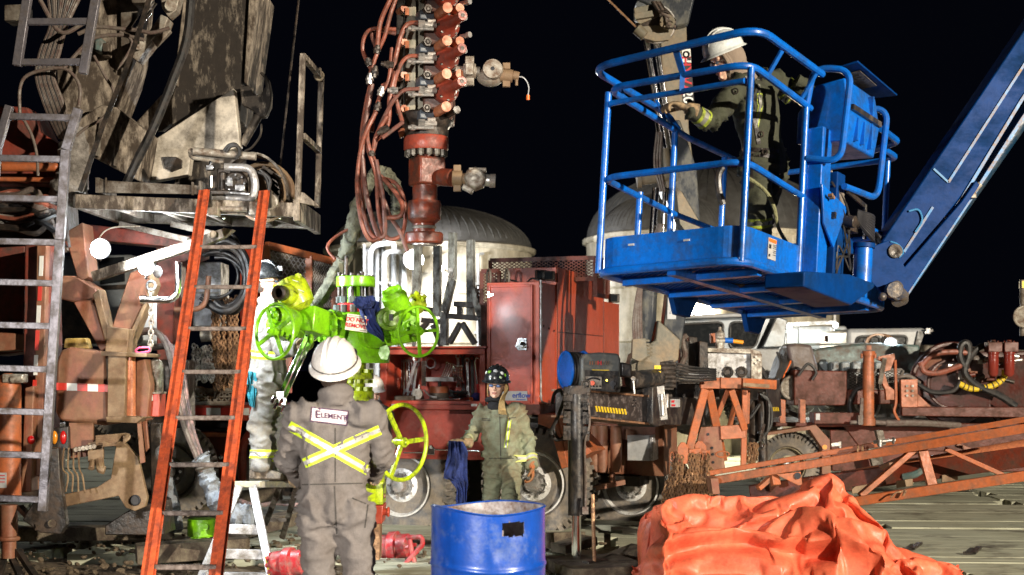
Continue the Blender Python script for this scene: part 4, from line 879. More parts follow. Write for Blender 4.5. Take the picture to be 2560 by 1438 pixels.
wd.part('worn_print', m, dustred, wb)
m = MB(); WP.slab(m, [(1553, 905), (1580, 912), (1580, 945), (1553, 940)], .02, .6); wd.part('tail_box', m, blackp, bv=.015)
t = Thing('hose_reel', 'blue hose reel wound with dark hose left of the grey welder', 'hose reel', P(1437, 975, 13.0))
c = P(1434, 925, 13.0); ax = V((.92, .38, 0))
for k, s_ in enumerate((-.08, .10)):
    m = MB(); m.ring(c + ax * s_, ax, .165, .012, 32, 8, ry=.165); m.lathe(c + ax * s_, ax, [(.16, 0), (.16, .006), (.02, .006)], 32); t.part('reel_disc', m, blue)
m = MB()
for i in range(4):
    for j in range(3): m.ring(c + ax * (-.055 + i * .035), ax, .15 - j * .028, .016, 28, 7)
t.part('hose', m, rubber)
m = MB(); m.bar(c + V((0, 0, -.17)), c + V((-.02, 0, -.3)), .16, .05); t.part('stand', m, blackp)
# ================================================================ right side: A frame, chains, trailer rig, lattice boom, vehicles
AF = Thing('a_frame_stand', 'orange red steel A frame stand hung with chain bundles', 'stand', P(1800, 1180, 14.0))
AY = 14.0
def ab(m, x0, y0, x1, y1, w, Y0=AY, Y1=None, h=None): return m.bar(P(x0, y0, Y0), P(x1, y1, Y1 or Y0), px(w, Y0), h or px(w, Y0) * .8, up=(0, 1, 0))
m = MB(); ab(m, 1750, 958, 1802, 958, 28); ab(m, 1800, 958, 1852, 958, 27, AY - .02, AY - .02); AF.part('head_beam', m, oxide, bv=.006)
m = MB(); ab(m, 1852, 957, 1936, 962, 24, AY + .02, AY + .25); AF.part('head_beam', m, oxide, bv=.006)
m = MB(); m.slab([(1858, 957), (1924, 961), (1924, 970), (1858, 966)], AY - .14, AY - .12); AF.part('beam_recess', m, dusty, bv=.002)
for x0, y0, x1, y1, w, Y0, Y1 in ((1762, 975, 1722, 1125, 20, AY, AY - .25), (1772, 975, 1808, 1150, 20, AY, AY + .35), (1820, 975, 1786, 1060, 12, AY + .1, AY + .2), (1828, 975, 1862, 1075, 16, AY, AY + .1), (1862, 975, 1858, 1175, 14, AY + .2, AY + .2), (1846, 975, 1822, 1075, 12, AY + .3, AY + .5), (1870, 975, 1868, 1060, 10, AY + .3, AY + .3)):
    m = MB(); ab(m, x0, y0, x1, y1, w, Y0, Y1); AF.part('leg', m, oxide, bv=.006)
m = MB(); ab(m, 1800, 1082, 1862, 1078, 34, AY + .1, AY + .12, .06); AF.part('cross_beam', m, oxide, bv=.004)
m = MB(); m.slab([(1752, 1068), (1800, 1066), (1814, 1178), (1790, 1178), (1740, 1170), (1738, 1120)], AY + .1, AY + .16); AF.part('side_plate', m, dustred, bv=.004)
m = MB()
for x, y in ((1780, 1120), (1782, 1136), (1783, 1156), (1770, 1086)): m.cyl(P(x, y, AY + .09), P(x, y, AY + .1), .014, n=10)
AF.part('bolt_hole', m, ink)
for x in (1694, 1744): 
    m = MB(); m.slab([(x, 1160), (x, 1118), (x + 9, 1106), (x + 18, 1106), (x + 27, 1118), (x + 27, 1160)] if x == 1694 else [(x - 8, 1138), (x - 8, 1112), (x + 2, 1102), (x + 12, 1104), (x + 22, 1116), (x + 22, 1138)], AY - .4 + (x - 1694) * .004, AY - .37 + (x - 1694) * .004); AF.part('hook_plate', m, oxide, bv=.003)
m = MB(); ab(m, 1680, 1134, 1775, 1130, 8, AY - .3); ab(m, 1722, 1132, 1752, 1128, 16, AY - .33); AF.part('chain_bar', m, oxide, bv=.003)
m = MB(); m.ring(P(1806, 1136, AY - .2), (0, 1, .2), .065, .009, 20, 6, ry=.03); AF.part('hook_ring', m, oxide)
def chain_bundle(lab, x0, x1, yt, yb, Y, n, spread=1.0, L=.052):
    r = random.Random(int(x0)); m = MB()
    for k in range(n):
        f = k / (n - 1); xa = x0 + (x1 - x0) * f; d = r.uniform(-.09, .09); bot = yb - r.uniform(0, 26) - 10 * abs(f - .4)
        xb = xa + (f - .75) * 30 * spread
        pts = [P(xa, yt + r.uniform(-4, 4), Y + d), P(xa - 3 + r.uniform(-3, 3), yt + 40, Y + d - .03), P(xb, (yt + bot) / 2 + 10, Y + d), P(xb - 3, bot, Y + d), P(xb + 6, bot + 4, Y + d + .03), P(xb + 10, (yt + bot) / 2 + 20, Y + d + .05), P(xa + 5, yt + 30, Y + d + .04)]
        m.chain(pts, L, .0085)
    return solo('chain_bundle', m, rustch, lab, 'chains', 'chain bundles hanging from racks')
chain_bundle('left thick bundle of rusty chains hanging from the A frame bar', 1684, 1712, 1140, 1300, AY - .32, 9)
chain_bundle('wide bundle of rusty chains hanging right of the hook plate', 1724, 1772, 1140, 1292, AY - .32, 14)
chain_bundle('short round clump of chains behind the A frame right leg', 1872, 1892, 1112, 1172, AY + .35, 7, .6)
m = MB()
for x in (1680, 1718, 1732, 1752, 1770): m.ring(P(x, 1142, AY - .36), (0, 1, 0), .02, .006, 12, 5, ry=.045)
AF.part('chain_hook', m, oxide)
m = MB(); m.chain([P(1664, 1190, 13.8), P(1663, 1230, 13.8), P(1664, 1272, 13.8)], .035, .004); solo('thin_chain', m, darkst, 'single thin dark chain hanging left of the chain bundles', 'chain')
# second jack behind the A frame
t = Thing('outrigger_jack', 'far black outrigger jack hung with hoses behind the A frame', 'jack', P(1905, 1170, 15.6))
m = MB(); m.cyl(P(1885, 1000, 15.6), P(1885, 1120, 15.6), .06); m.cyl(P(1905, 980, 15.5), P(1908, 1170, 15.5), .05); t.part('barrel', m, darkst)
for k, pts in enumerate((((1900, 985), (1920, 1000), (1922, 1050), (1915, 1085), (1895, 1080)), ((1906, 990), (1926, 1010), (1928, 1060), (1910, 1090)), ((1880, 1000), (1862, 1035), (1874, 1045), (1900, 1010)))):
    m = MB(); m.tube([P(x, y, 15.4) for x, y in pts], .018, 7); t.part('hose', m, rubber)
m = MB(); m.bar(P(1910, 1060, 15.3), P(1900, 1105, 15.3), .03); m.ring(P(1900, 1112, 15.3), (0, 1, 0), .04, .01, 14, 5); t.part('hook', m, chrome)
# ---- trailer mounted rig
TY = 17.6
rg = Thing('drilling_rig_trailer', 'red trailer mounted rig with engine, hoses and filters on the right', 'rig trailer', P(2250, 1200, TY))
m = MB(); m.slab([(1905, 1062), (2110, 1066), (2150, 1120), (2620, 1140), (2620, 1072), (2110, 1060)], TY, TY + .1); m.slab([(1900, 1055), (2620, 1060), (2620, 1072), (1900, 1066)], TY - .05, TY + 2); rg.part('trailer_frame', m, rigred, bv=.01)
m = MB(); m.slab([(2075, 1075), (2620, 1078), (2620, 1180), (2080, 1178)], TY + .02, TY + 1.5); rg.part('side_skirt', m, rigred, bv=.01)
m = MB(); m.slab([(1895, 1085), (2040, 1062), (2075, 1100), (2078, 1190), (2055, 1190), (2055, 1120), (2025, 1075), (1895, 1092)], TY - .2, TY + .0); rg.part('fender', m, dustred, bv=.005)
m = MB(); m.cyl(P(2062, 1118, TY - .22), P(2062, 1118, TY - .2), .03); rg.part('marker_lamp', m, amber)
m = MB(); m.bar(P(2078, 1112, TY - .2), P(2100, 1110, TY - .2), .04); m.cyl(P(2100, 1104, TY - .2), P(2100, 1120, TY - .2), .02); rg.part('latch', m, steel)
wheel(rg, P(1968, 1164, TY - .05), V((-.35, -.94, 0)), .365, .26, paint('cream_wheel_disc', (.45, .40, .26), .5, dirt=(.15, .11, .07), amt=.4, scale=5))
m = MB(); m.slab([(2038, 1190), (2075, 1190), (2075, 1215), (2038, 1212)], TY - .1, TY); rg.part('fender_foot', m, dustred)
# engine: valve cover block, shroud, guard box, exhaust
EY = TY + .3
m = MB(); m.slab([(1990, 880), (2160, 858), (2300, 862), (2300, 930), (1990, 930)], EY + .3, EY + 1.3); rg.part('engine_block', m, enggreen, bv=.03)
for k in range(6):
    m = MB(); m.slab([(2048 + k * 28, 905), (2070 + k * 28, 903), (2070 + k * 28, 945), (2048 + k * 28, 945)], EY + .22, EY + .4); rg.part('valve_cover', m, paint('engine_blue_grey', (.22, .26, .28), .35, dirt=(.1, .07, .05), amt=.3, scale=5), bv=.02)
m = MB(); m.slab([(1980, 928), (1965, 862), (1990, 858), (2030, 862), (2048, 925), (2040, 935), (1985, 940)], EY - .1, EY + .2); rg.part('air_cleaner', m, paint('brown_grey_shroud', (.10, .075, .07), .4, dirt=(.14, .10, .07), amt=.3), bv=.04)
m = MB(); m.slab([(1936, 950), (1952, 900), (1975, 860), (2000, 862), (1978, 990), (1956, 995)], EY, EY + .5); rg.part('radiator_shroud', m, enggreen, bv=.02)
m = MB(); m.slab([(1985, 925), (2118, 928), (2118, 976), (2115, 1014), (1985, 1014)], EY - .3, EY + .2); rg.part('guard_box', m, rigred, bv=.012)
m = MB(); lattice(m, Pl(P(2118, 926, EY - .25), (1, 0, 0), (0, 1, 0)), 2118, 926, 2255, 976, 0, r=.008); rg.part('belt_guard_mesh', m, darkst)
m = MB(); m.slab([(2118, 974), (2255, 976), (2250, 1010), (2118, 1012)], EY - .28, EY + .2); rg.part('guard_box', m, rigred, bv=.012)
m = MB(); m.cyl(P(1982, 970, EY - .2), P(1982, 970, EY + .3), .14); m.ring(P(1982, 970, EY - .2), (0, 1, 0), .14, .02); rg.part('pulley', m, castst)
m = MB()
for x in (1950, 2000): m.slab([(x, 998), (x + 14, 1000), (x + 14, 1058), (x, 1058)], EY - .6, EY - .5)
rg.part('mount_leg', m, oxide, bv=.004)
m = MB(); m.slab([(2036, 1032), (2160, 1032), (2160, 1060), (2036, 1060)], EY - .5, EY - .2); rg.part('valve_tray', m, rigred, bv=.006)
m = MB(); m.slab([(2040, 1034), (2050, 1034), (2050, 1050), (2040, 1050)], EY - .506, EY - .501); rg.part('tray_label', m, white)
m = MB(); m.bar(P(1960, 862, EY + .6), P(2240, 860, EY + .6), .07, .03); rg.part('engine_rail', m, enggreen)
# salmon vertical cylinder
m = MB(); m.cyl(P(2171, 1064, EY - .6), P(2171, 888, EY - .6), px(14, EY - .6), n=26); rg.part('upright_cylinder', m, oxide)
m = MB(); m.cyl(P(2171, 890, EY - .6), P(2171, 878, EY - .6), px(17, EY - .6), n=26); m.cyl(P(2171, 1064, EY - .6), P(2171, 1046, EY - .6), px(17, EY - .6), n=26)
for x in (2154, 2188): m.cyl(P(x, 896, EY - .65), P(x, 884, EY - .65), .015)
m.box(P(2171, 870, EY - .6), (.06, .06, .06)); rg.part('cylinder_cap', m, oxide, bv=.003)
m = MB(); m.slab([(2196, 892), (2236, 884), (2238, 895), (2226, 925), (2210, 930), (2222, 965), (2236, 975), (2236, 1000), (2216, 1000), (2214, 975), (2200, 945), (2208, 905), (2196, 900)], EY - .64, EY - .56); rg.part('hanger_bracket', m, oxide, bv=.003)
m = MB(); m.bar(P(2212, 895, EY - .68), P(2200, 960, EY - .68), .05, .02); rg.part('strap', m, gray)
m = MB(); m.tube([P(2238, 900, EY - .6), P(2240, 1000, EY - .6), P(2236, 1030, EY - .6), P(2254, 1062, EY - .6)], .018, 6); rg.part('pipe', m, oxide)
m = MB(); m.cyl(P(2188, 1056, EY - .6), P(2220, 1058, EY - .6), .03); m.tube([P(2215, 1058, EY - .6), P(2300, 1058, EY - .6), P(2400, 1064, EY - .5)], .04, 8); m.cyl(P(2125, 1056, EY - .6), P(2155, 1056, EY - .6), .025); m.slab([(2146, 1038), (2158, 1038), (2158, 1062), (2146, 1062)], EY - .65, EY - .55); m.bar(P(2152, 1038, EY - .6), P(2156, 995, EY - .6), .04); rg.part('hydraulic_pipe', m, hosegr)
# frame beam, bracket and drum at the right
m = MB(); m.slab([(2255, 1018), (2620, 1018), (2620, 1045), (2255, 1040)], EY - .55, EY - .35); rg.part('skid_beam', m, rigred, bv=.008)
m = MB(); m.slab([(2252, 950), (2294, 948), (2294, 1018), (2254, 1018)], EY - .5, EY - .42); m.prism([P(2294, 985, EY - .5), P(2328, 1017, EY - .5), P(2294, 1017, EY - .5)], (0, .08, 0)); br_ = rg.part('bolted_bracket', m, oxide, bv=.004)
m = MB()
for x in (2268, 2282):
    for y in (965, 977, 989): m.cyl(P(x, y, EY - .53), P(x, y, EY - .5), .016, n=8)
rg.part('bolt', m, castst, br_)
m = MB(); m.cyl(P(2380, 960, EY - .1), P(2380, 960, EY + .6), .52, n=44); m.ring(P(2380, 960, EY - .1), (0, 1, 0), .50, .03, 44, 6); m.ring(P(2380, 960, EY - .12), (0, 1, 0), .3, .02, 40, 6); m.cyl(P(2560, 980, EY - .1), P(2560, 980, EY + .6), .48, n=44); m.ring(P(2560, 980, EY - .1), (0, 1, 0), .48, .03, 44, 6); rg.part('gear_case', m, paint('deep_rig_red', (.085, .018, .012), .35, dirt=(.04, .02, .015), amt=.4))
m = MB(); m.slab([(2296, 880), (2560, 878), (2620, 930), (2560, 950), (2296, 960)], EY + .3, EY + 1.2); rg.part('pump_house', m, paint('deep_rig_red', (.1, .02, .02)), bv=.02)
r = random.Random(3)
for k in range(16):      # pump block of small fittings
    m = MB(); x, y = 2330 + r.random() * 200, 880 + r.random() * 70
    m.box(P(x, y, EY - .15 - r.random() * .2), (r.uniform(.05, .14), .1, r.uniform(.04, .1))); m.cyl(P(x + 8, y, EY - .3), P(x + 20 + r.random() * 14, y + r.uniform(-8, 8), EY - .3), r.uniform(.015, .035)); rg.part('fitting', m, r.choice((rigred, darkst, steel, dustred)), bv=.004)
for pts, rad, mt in ((((2300, 920), (2330, 888), (2380, 880), (2430, 884)), .035, hosered), (((2300, 905), (2312, 930), (2350, 932), (2400, 915), (2420, 912)), .035, hosered), (((2415, 925), (2400, 890), (2405, 862), (2420, 860), (2422, 890), (2412, 930), (2440, 962), (2500, 990), (2540, 1016)), .045, rubber), (((2398, 960), (2430, 972), (2480, 965), (2508, 945), (2512, 925)), .038, hazy), (((2294, 960), (2330, 980), (2380, 978), (2400, 955)), .03, rubber), (((2420, 900), (2450, 868), (2490, 866), (2520, 870)), .04, rubber), (((2130, 1040), (2124, 1010), (2140, 975), (2165, 965)), .03, rubber), (((1935, 1010), (1970, 1030), (2000, 1042)), .03, rubber), (((1875, 905), (1905, 925), (1930, 990), (1940, 1010)), .03, rubber), (((1995, 940), (2020, 910), (2040, 930), (2030, 950)), .018, rubber), (((2236, 945), (2270, 940), (2300, 958)), .025, hosegr)):
    m = MB(); m.tube([P(x, y, EY - .35) for x, y in pts], rad, 9); rg.part('hose', m, mt)
m = MB()
for k in range(9):
    a = [(2398, 960), (2430, 972), (2480, 965), (2508, 945), (2512, 925)]; q = catmull([P(x, y, EY - .35) for x, y in a], 6)[2 + k * 2]; q2 = catmull([P(x, y, EY - .35) for x, y in a], 6)[3 + k * 2]; m.cyl(q, q + (q2 - q) * .4, .041, n=10)
rg.part('hose_spiral', m, ink)
for x in (2483, 2523):
    m = MB(); m.lathe(P(x, 935, EY - .5), (0, 0, 1), [(.04, -.03), (.06, 0), (.065, .15), (.065, .24), (.075, .25), (.075, .30)], 24); f_ = rg.part('filter_canister', m, paint('glossy_filter_red', (.22, .03, .02), .2, coat=.5))
    m = MB(); m.box(P(x, 868, EY - .5), (.17, .17, .12)); m.cyl(P(x, 858, EY - .5), P(x, 850, EY - .5), .03); m.bolts(P(x, 858, EY - .5), (0, 0, 1), .06, 4, .012, .03); rg.part('filter_head', m, rigred, f_, bv=.008)
for k in range(8):
    m = MB(); x = 1942 + k * 6; m.tube([P(x, 880 + k * 3, EY - .05), P(1950 + k * 4, 910, EY - .1), P(1938 + k * 3, 950, EY - .1), P(1945 + k * 2, 985, EY - .1)], .012, 5); rg.part('wiring', m, (rubber, darkst, orangeb, rubber)[k % 4] if k != 2 else rubber)
m = MB(); m.slab([(2170, 1120), (2200, 1118), (2210, 1165), (2185, 1175)], TY - .3, TY - .2); rg.part('winch_bracket', m, gray)
rg.part('belt_cover', MB().cyl(P(2330, 905, EY - .05), P(2330, 905, EY + .2), .12), dustred)
# gear box with two ports (grey)
t = Thing('pump_manifold', 'pale grey steel manifold block with two round ports', 'manifold', P(1830, 950, 15.6))
m = MB(); m.slab([(1765, 880), (1895, 884), (1895, 950), (1765, 948)], 15.6, 16.2); t.part('block', m, alu, bv=.01)
m = MB(); m.slab([(1758, 870), (1880, 872), (1902, 880), (1902, 886), (1760, 880)], 15.55, 16.2); m.slab([(1878, 884), (1905, 884), (1905, 950), (1878, 950)], 15.52, 15.6); t.part('flange', m, castst, bv=.004)
for x in (1820, 1854):
    m = MB(); m.ring(P(x, 930, 15.58), (0, 1, 0), .045, .018, 22, 8); m.cyl(P(x, 930, 15.585), P(x, 930, 15.60), .045); t.part('port', m, darkst)
m = MB(); m.bolts(P(1890, 900, 15.5), (0, -1, 0), .035, 4, .012, .015); m.bolts(P(1820, 930, 15.56), (0, -1, 0), .075, 8, .008, .01); t.part('bolt', m, steel)
m = MB(); m.lathe(P(1800, 872, 15.7), (0, 0, 1), [(.05, 0), (.05, .06), (.03, .07), (.035, .1), (.055, .12), (.055, .17), (.02, .2), (.015, .24)], 20); m.cyl(P(1790, 852, 15.7), P(1812, 852, 15.7), .03); t.part('relief_valve', m, castst)
m = MB(); m.cyl(P(1812, 851, 15.7), P(1832, 852, 15.7), .03); t.part('blue_coupling', m, blue); m = MB(); m.cyl(P(1832, 853, 15.7), P(1858, 856, 15.7), .022); t.part('orange_nipple', m, paint('orange_plastic_grip', (.8, .30, .02), .4))
m = MB(); m.slab([(1776, 834), (1800, 832), (1800, 856), (1778, 858)], 15.9, 16.0); t.part('bracket', m, oxide, bv=.004)
# ---- lattice boom lying on the ground, right foreground
lb_ = Thing('lattice_boom', 'orange red lattice boom section lying on blocks behind the tarp', 'lattice boom', P(2200, 1250, 12.6))
LA, LB, YA, YB = (1782, 1202), (2640, 1058), 13.2, 11.9
def lt(f, dz=0, dy=0):     # along the near top chord
    p = P(*LA, YA) * (1 - f) + P(*LB, YB) * f; return p + V((0, dy, dz))
Dn = -.56
m = MB(); m.bar(lt(0), lt(1), .085, .075); lb_.part('near_top_chord', m, oxide, bv=.006)
m = MB(); m.bar(lt(.0, .035, .42), lt(1, .035, .42), .06, .05); lb_.part('far_top_chord', m, oxide, bv=.006)
bc0, bc1 = P(2110, 1258, 12.45), P(2640, 1178, 11.9)
m = MB(); m.bar(bc0, bc1, .085, .085); lb_.part('near_bottom_chord', m, oxide, bv=.006)
m = MB(); m.bar(P(1880, 1236, 13.5), P(2640, 1130, 12.5), .20, .18); lb_.part('far_bottom_chord', m, rigred, bv=.01)
for x0, y0, x1, y1, w in ((2302, 1112, 2336, 1236, .085), (2292, 1118, 2150, 1240, .07), (2362, 1122, 2530, 1198, .055), (2640, 1120, 2556, 1190, .055), (1932, 1176, 1940, 1214, .08), (1925, 1196, 1895, 1222, .06)):
    Y0 = 12.45 if x0 > 2000 else 13.0; m = MB(); m.bar(P(x0, y0, Y0), P(x1, y1, Y0 - .05), w, w * .7); lb_.part('lacing', m, oxide, bv=.005)
for x0, y0, x1, y1 in ((2290, 1130, 2200, 1170), (2390, 1112, 2462, 1140), (2060, 1200, 2000, 1240)):
    m = MB(); m.bar(P(x0, y0, 12.9), P(x1, y1, 12.9), .05, .04); lb_.part('lacing', m, dustred, bv=.004)
m = MB(); m.slab([(1940, 1186), (2002, 1180), (2006, 1212), (1996, 1214)], 12.9, 12.98); lb_.part('gusset', m, oxide, bv=.003); m = MB(); m.cyl(P(1994, 1190, 12.88), P(1994, 1190, 12.9), .03); lb_.part('gusset_hole', m, ink)
m = MB(); m.slab([(1776, 1196), (1796, 1196), (1800, 1236), (1782, 1236)], 13.0, 13.3); lb_.part('end_plate', m, dustred, bv=.004)
m = MB(); m.slab([(2190, 1076), (2208, 1076), (2216, 1112), (2200, 1118)], 12.7, 12.78); lug = lb_.part('lug', m, gray, bv=.003)
m = MB(); m.cyl(P(2184, 1106, 12.66), P(2238, 1100, 12.66), .016); m.cyl(P(2200, 1100, 12.6), P(2200, 1116, 12.6), .02); m.ring(P(2233, 1102, 12.66), (1, 0, 0), .025, .008, 12, 5); lb_.part('toggle_pin', m, steel, lug)
for x in (2145, 2156): lb_.part('pin_loop', MB().ring(P(x, 1124, 12.7), (1, 0, 0), .018, .006, 12, 5, ry=.04), rustch)
m = MB(); m.tube([P(2226, 1244, 12.2), P(2240, 1232, 12.2), P(2252, 1230, 12.2), P(2262, 1224, 12.2)], .008, 5); m.cyl(P(2258, 1240, 12.2), P(2264, 1226, 12.2), .012); lb_.part('tie_wire', m, rustch)
for x in (2375, 2262, 2150):
    m = MB(); m.slab([(x - 20, 1200 - (x - 2375) * .13 - 12), (x + 20, 1194 - (x - 2375) * .13 - 12), (x + 20, 1212 - (x - 2375) * .13 - 12), (x - 20, 1218 - (x - 2375) * .13 - 12)], 12.74, 12.76); lb_.part('slot_plate', m, dusty, bv=.003)
t = Thing('steel_pipe', 'long salmon painted pipe lying inside the lattice boom', 'pipe', P(2300, 1170, 12.9))
m = MB(); m.cyl(P(2080, 1206, 13.3), P(2700, 1098, 12.4), .085, n=24); t.part('pipe_body', m, boprod)
m = MB(); m.cyl(P(2268, 1173, 13.04), P(2300, 1168, 13.0), .09, n=24); t.part('wrap', m, enggreen)
m = MB(); m.tube([P(2258, 1192, 12.9), P(2290, 1185, 12.85), P(2330, 1160, 12.85), P(2380, 1150, 12.9), P(2400, 1140, 13)], .035, 8); m.bar(P(2345, 1188, 12.83), P(2376, 1160, 12.83), .07, .02); solo('tie_strap', m, enggreen, 'grey green strap wrapped round the salmon pipe', 'strap')
# ---- vehicles in the back right
def small_truck(name, lab, body, win, roofm, YY, extra=None, glow_=None):
    t = Thing(name, lab, 'truck', P((body[0][0] + body[2][0]) / 2, 930, YY), group='pale trucks parked at the back right')
    m = MB(); m.slab(body, YY, YY + 1.9); b = t.part('body', m, roofm, bv=.06)
    for q in win:
        m = MB(); m.slab(q, YY - .015, YY + .02); w_ = t.part('window', m, glassm, bv=.01)
        m = MB(); pts = fillet([P(x, y, YY - .02) for x, y in q], .08, 4, True); m.tube(pts, .02, 6, smooth=False); t.part('window_seal', m, rubber, w_)
    return t
tk = small_truck('crew_cab_truck', 'silver crew cab truck with two dark side windows behind the rig', [(1690, 795), (1940, 788), (1965, 800), (1962, 870), (1945, 1000), (1690, 1000)], [[(1690, 812), (1800, 806), (1808, 812), (1806, 868), (1690, 872)], [(1826, 806), (1900, 805), (1905, 812), (1888, 868), (1824, 870)]], silver, 22)
m = MB(); m.slab([(1690, 788), (1935, 780), (1940, 790), (1690, 798)], 21.9, 23.9); tk.part('roof_edge', m, white, bv=.02)
m = MB(); m.slab([(1942, 790), (1970, 800), (1962, 868), (1905, 870)], 21.8, 21.9); tk.part('door_panel', m, silver, bv=.02)
m = MB(); m.slab([(1700, 872), (1990, 872), (1990, 940), (1700, 940)], 21.7, 22); tk.part('lower_body', m, white, bv=.02)
for x in (1730, 1900): wheel(tk, P(x, 1010, 21.7), V((0, -1, 0)), .45, .3)
t = small_truck('box_truck', 'white box body truck with small roof lights behind the crane', [(1965, 815), (2120, 815), (2120, 960), (1965, 960)], [], white, 24)
for x in (1972, 2000, 2076):
    m = MB(); m.bar(P(x, 820, 23.95), P(x, 880, 23.95), .04); t.part('body_post', m, white)
m = MB(); m.bar(P(1965, 812, 23.9), P(2090, 806, 23.9), .06); t.part('roof_rail', m, alu)
for x in (1973, 2089):
    m = MB(); m.ell(P(x, 817 if x < 2000 else 813, 23.6), .045); t.part('marker_light', m, lampd)
glow('truck_marker_bulb', P(2030, 830, 23.2), 30, (.95, 1, .9), .05)
m = MB(); m.slab([(2080, 840), (2108, 840), (2108, 878), (2080, 878)], 22.5, 22.8); m.cyl(P(2094, 840, 22.6), P(2094, 824, 22.6), .06); t.part('pump_head', m, paint('teal_pump', (.05, .14, .17), .4), bv=.01)
m = MB(); m.bar(P(2060, 846, 22.4), P(2084, 846, 22.4), .12, .1); m.bar(P(2072, 850, 22.4), P(2072, 872, 22.4), .08); t.part('valve_tee', m, rigred)
for x in (2000, 2080): wheel(t, P(x, 1000, 23.9), V((0, -1, 0)), .45, .3)
tk2 = small_truck('pickup_truck', 'white pickup cab with a lit work lamp on the far right', [(2118, 822), (2318, 820), (2300, 870), (2290, 990), (2118, 990)], [[(2142, 842), (2200, 840), (2200, 868), (2140, 868)], [(2206, 840), (2262, 840), (2268, 846), (2264, 868), (2206, 868)]], white, 21)
m = MB(); m.slab([(2296, 828), (2312, 830), (2298, 872), (2286, 870)], 20.95, 21.0); tk2.part('windscreen_edge', m, blackp)
m = MB(); m.box(P(2320, 828, 20.9), (.06, .06, .08)); m.bar(P(2312, 832, 20.9), P(2332, 826, 20.9), .03); tk2.part('mirror', m, alu)
for x in (2160, 2270): wheel(tk2, P(x, 1010, 20.9), V((0, -1, 0)), .4, .28)
t = Thing('work_light', 'bluish white work lamp glaring on the far right engine', 'work light', P(2228, 862, 18.6), group='lit work lights')
c = P(2228, 860, 18.4); m = MB(); m.lathe(c + V((0, .12, 0)), (0, -1, 0), [(.03, 0), (.07, .05), (.085, .1)]); m.cyl(c + V((0, .1, 0)), c + V((.05, .15, -.25)), .015); t.part('housing', m, blackp)
m = MB(); m.ell(c, .06); t.part('lens', m, lampw); glow('rig_lamp_bulb', c + V((0, -.15, 0)), 45, (.75, .88, 1), .06)
m = MB(); m.bar(P(2236, 868, 18.5), P(2240, 850, 18.5), .02); solo('bolt_rod', m, steel, 'thin bright rod right beside the far right work lamp', 'rod')
t = Thing('cable_coil', 'brown coil of cable heaped on the engine left of the far lamp', 'cable coil', P(2195, 868, 18.6))
m = MB()
for k in range(9): m.ring(P(2194 + k * 1.2, 858, 18.6 + k * .03), V((.3, .8, .3)), .15 + .012 * (k % 3), .014, 26, 6, ry=.12)
t.part('coil', m, paint('brown_cable', (.28, .16, .09), .5))
m = MB(); m.slab([(2310, 862), (2470, 868), (2620, 880), (2620, 900), (2310, 900)], 22, 24); solo('flatbed_deck', m, gray, 'pale deck of a vehicle showing behind the red hoses', 'flatbed', bv=.02)
t = Thing('light_mast', 'pale round fitting and post cut by the right photo edge', 'mast', P(2556, 840, 16)); m = MB(); m.cyl(P(2556, 700, 16), P(2556, 840, 16), .03); t.part('post', m, gray)
m = MB(); m.cyl(P(2560, 792, 15.9), P(2560, 792, 16), .11); m.ring(P(2560, 792, 15.9), (0, 1, 0), .11, .015); t.part('gauge', m, castst)
m = MB(); m.box(P(2557, 712, 16), (.05, .1, .08)); t.part('cap', m, hazy)
# ================================================================ left side: ladders, crane carrier, platform, hoses
def onrail(p, q, y):     # point of the rail p-q that the photo shows at pixel row y
    d = q - p; k = (HZ - y) / F; t = (k * p.y - (p.z - CH)) / (d.z - k * d.y); return p + d * t
# orange fibreglass ladder
ol = Thing('extension_ladder', 'orange fibreglass ladder leaning against the platform edge', 'ladder', V(((440 - 1280) / F * 7.9, 7.9, 0)))
l0, l1 = P(511, 476, 10.95), P(332, 1700, 7.6); r0, r1 = P(661, 478, 11.05), P(507, 1700, 7.6)
for a, b in ((l0, l1), (r0, r1)):
    m = MB(); b = V(b); s = V((1, .1, 0)).normalized()
    m.bar(a, b, .012, .085, up=(1, 0, 0)); m.bar(a + V((.018, -.034, 0)), b + V((.018, -.034, 0)), .032, .012, up=(0, 1, 0)); m.bar(a + V((.018, .034, 0)), b + V((.018, .034, 0)), .032, .012, up=(0, 1, 0))
    ol.part('rail', m, orange, bv=.002)
for y in (618, 718, 822, 930, 1045, 1162, 1283, 1418, 1560):
    m = MB(); a, b = onrail(l0, l1, y), onrail(r0, r1, y); m.bar(a, b, .036, .030); ol.part('rung', m, rung, bv=.005)
m = MB(); m.bar(l0, l0 + V((0, .05, -.12)), .04, .1, up=(1, 0, 0)); m.bar(r0, r0 + V((0, .05, -.12)), .04, .1, up=(1, 0, 0)); ol.part('rail_bracket', m, blackp, bv=.003)
# grey access ladders at the far left
LY = 10.0
gl = Thing('access_ladder', 'long grey steel access ladder at the far left with a bent right rail', 'ladder', P(60, 1278, LY), group='grey access ladders')
m = MB()
for a, b in (((196, 272), (165, 375)), ((165, 375), (150, 600)), ((150, 600), (107, 1278))): m.bar(P(*a, LY), P(*b, LY), .062, .05, up=(0, 1, 0))
gl.part('rail', m, ladgray, bv=.004)
m = MB(); m.bar(P(24, 265, LY), P(-6, 370, LY), .055, .05, up=(0, 1, 0)); m.bar(P(-6, 370, LY), P(-90, 1290, LY), .055, .05, up=(0, 1, 0)); gl.part('rail', m, ladgray, bv=.004)
for y in (291, 395, 495, 603, 705, 812, 920, 1027, 1135, 1245):
    xr = 190 - (y - 291) * .09 if y > 380 else 190; x0 = 18 if y < 300 else -20
    m = MB(); m.bar(P(x0, y, LY), P(xr - 6, y + 4, LY), .045, .04, up=(0, 1, 0)); gl.part('rung', m, ladgray, bv=.004)
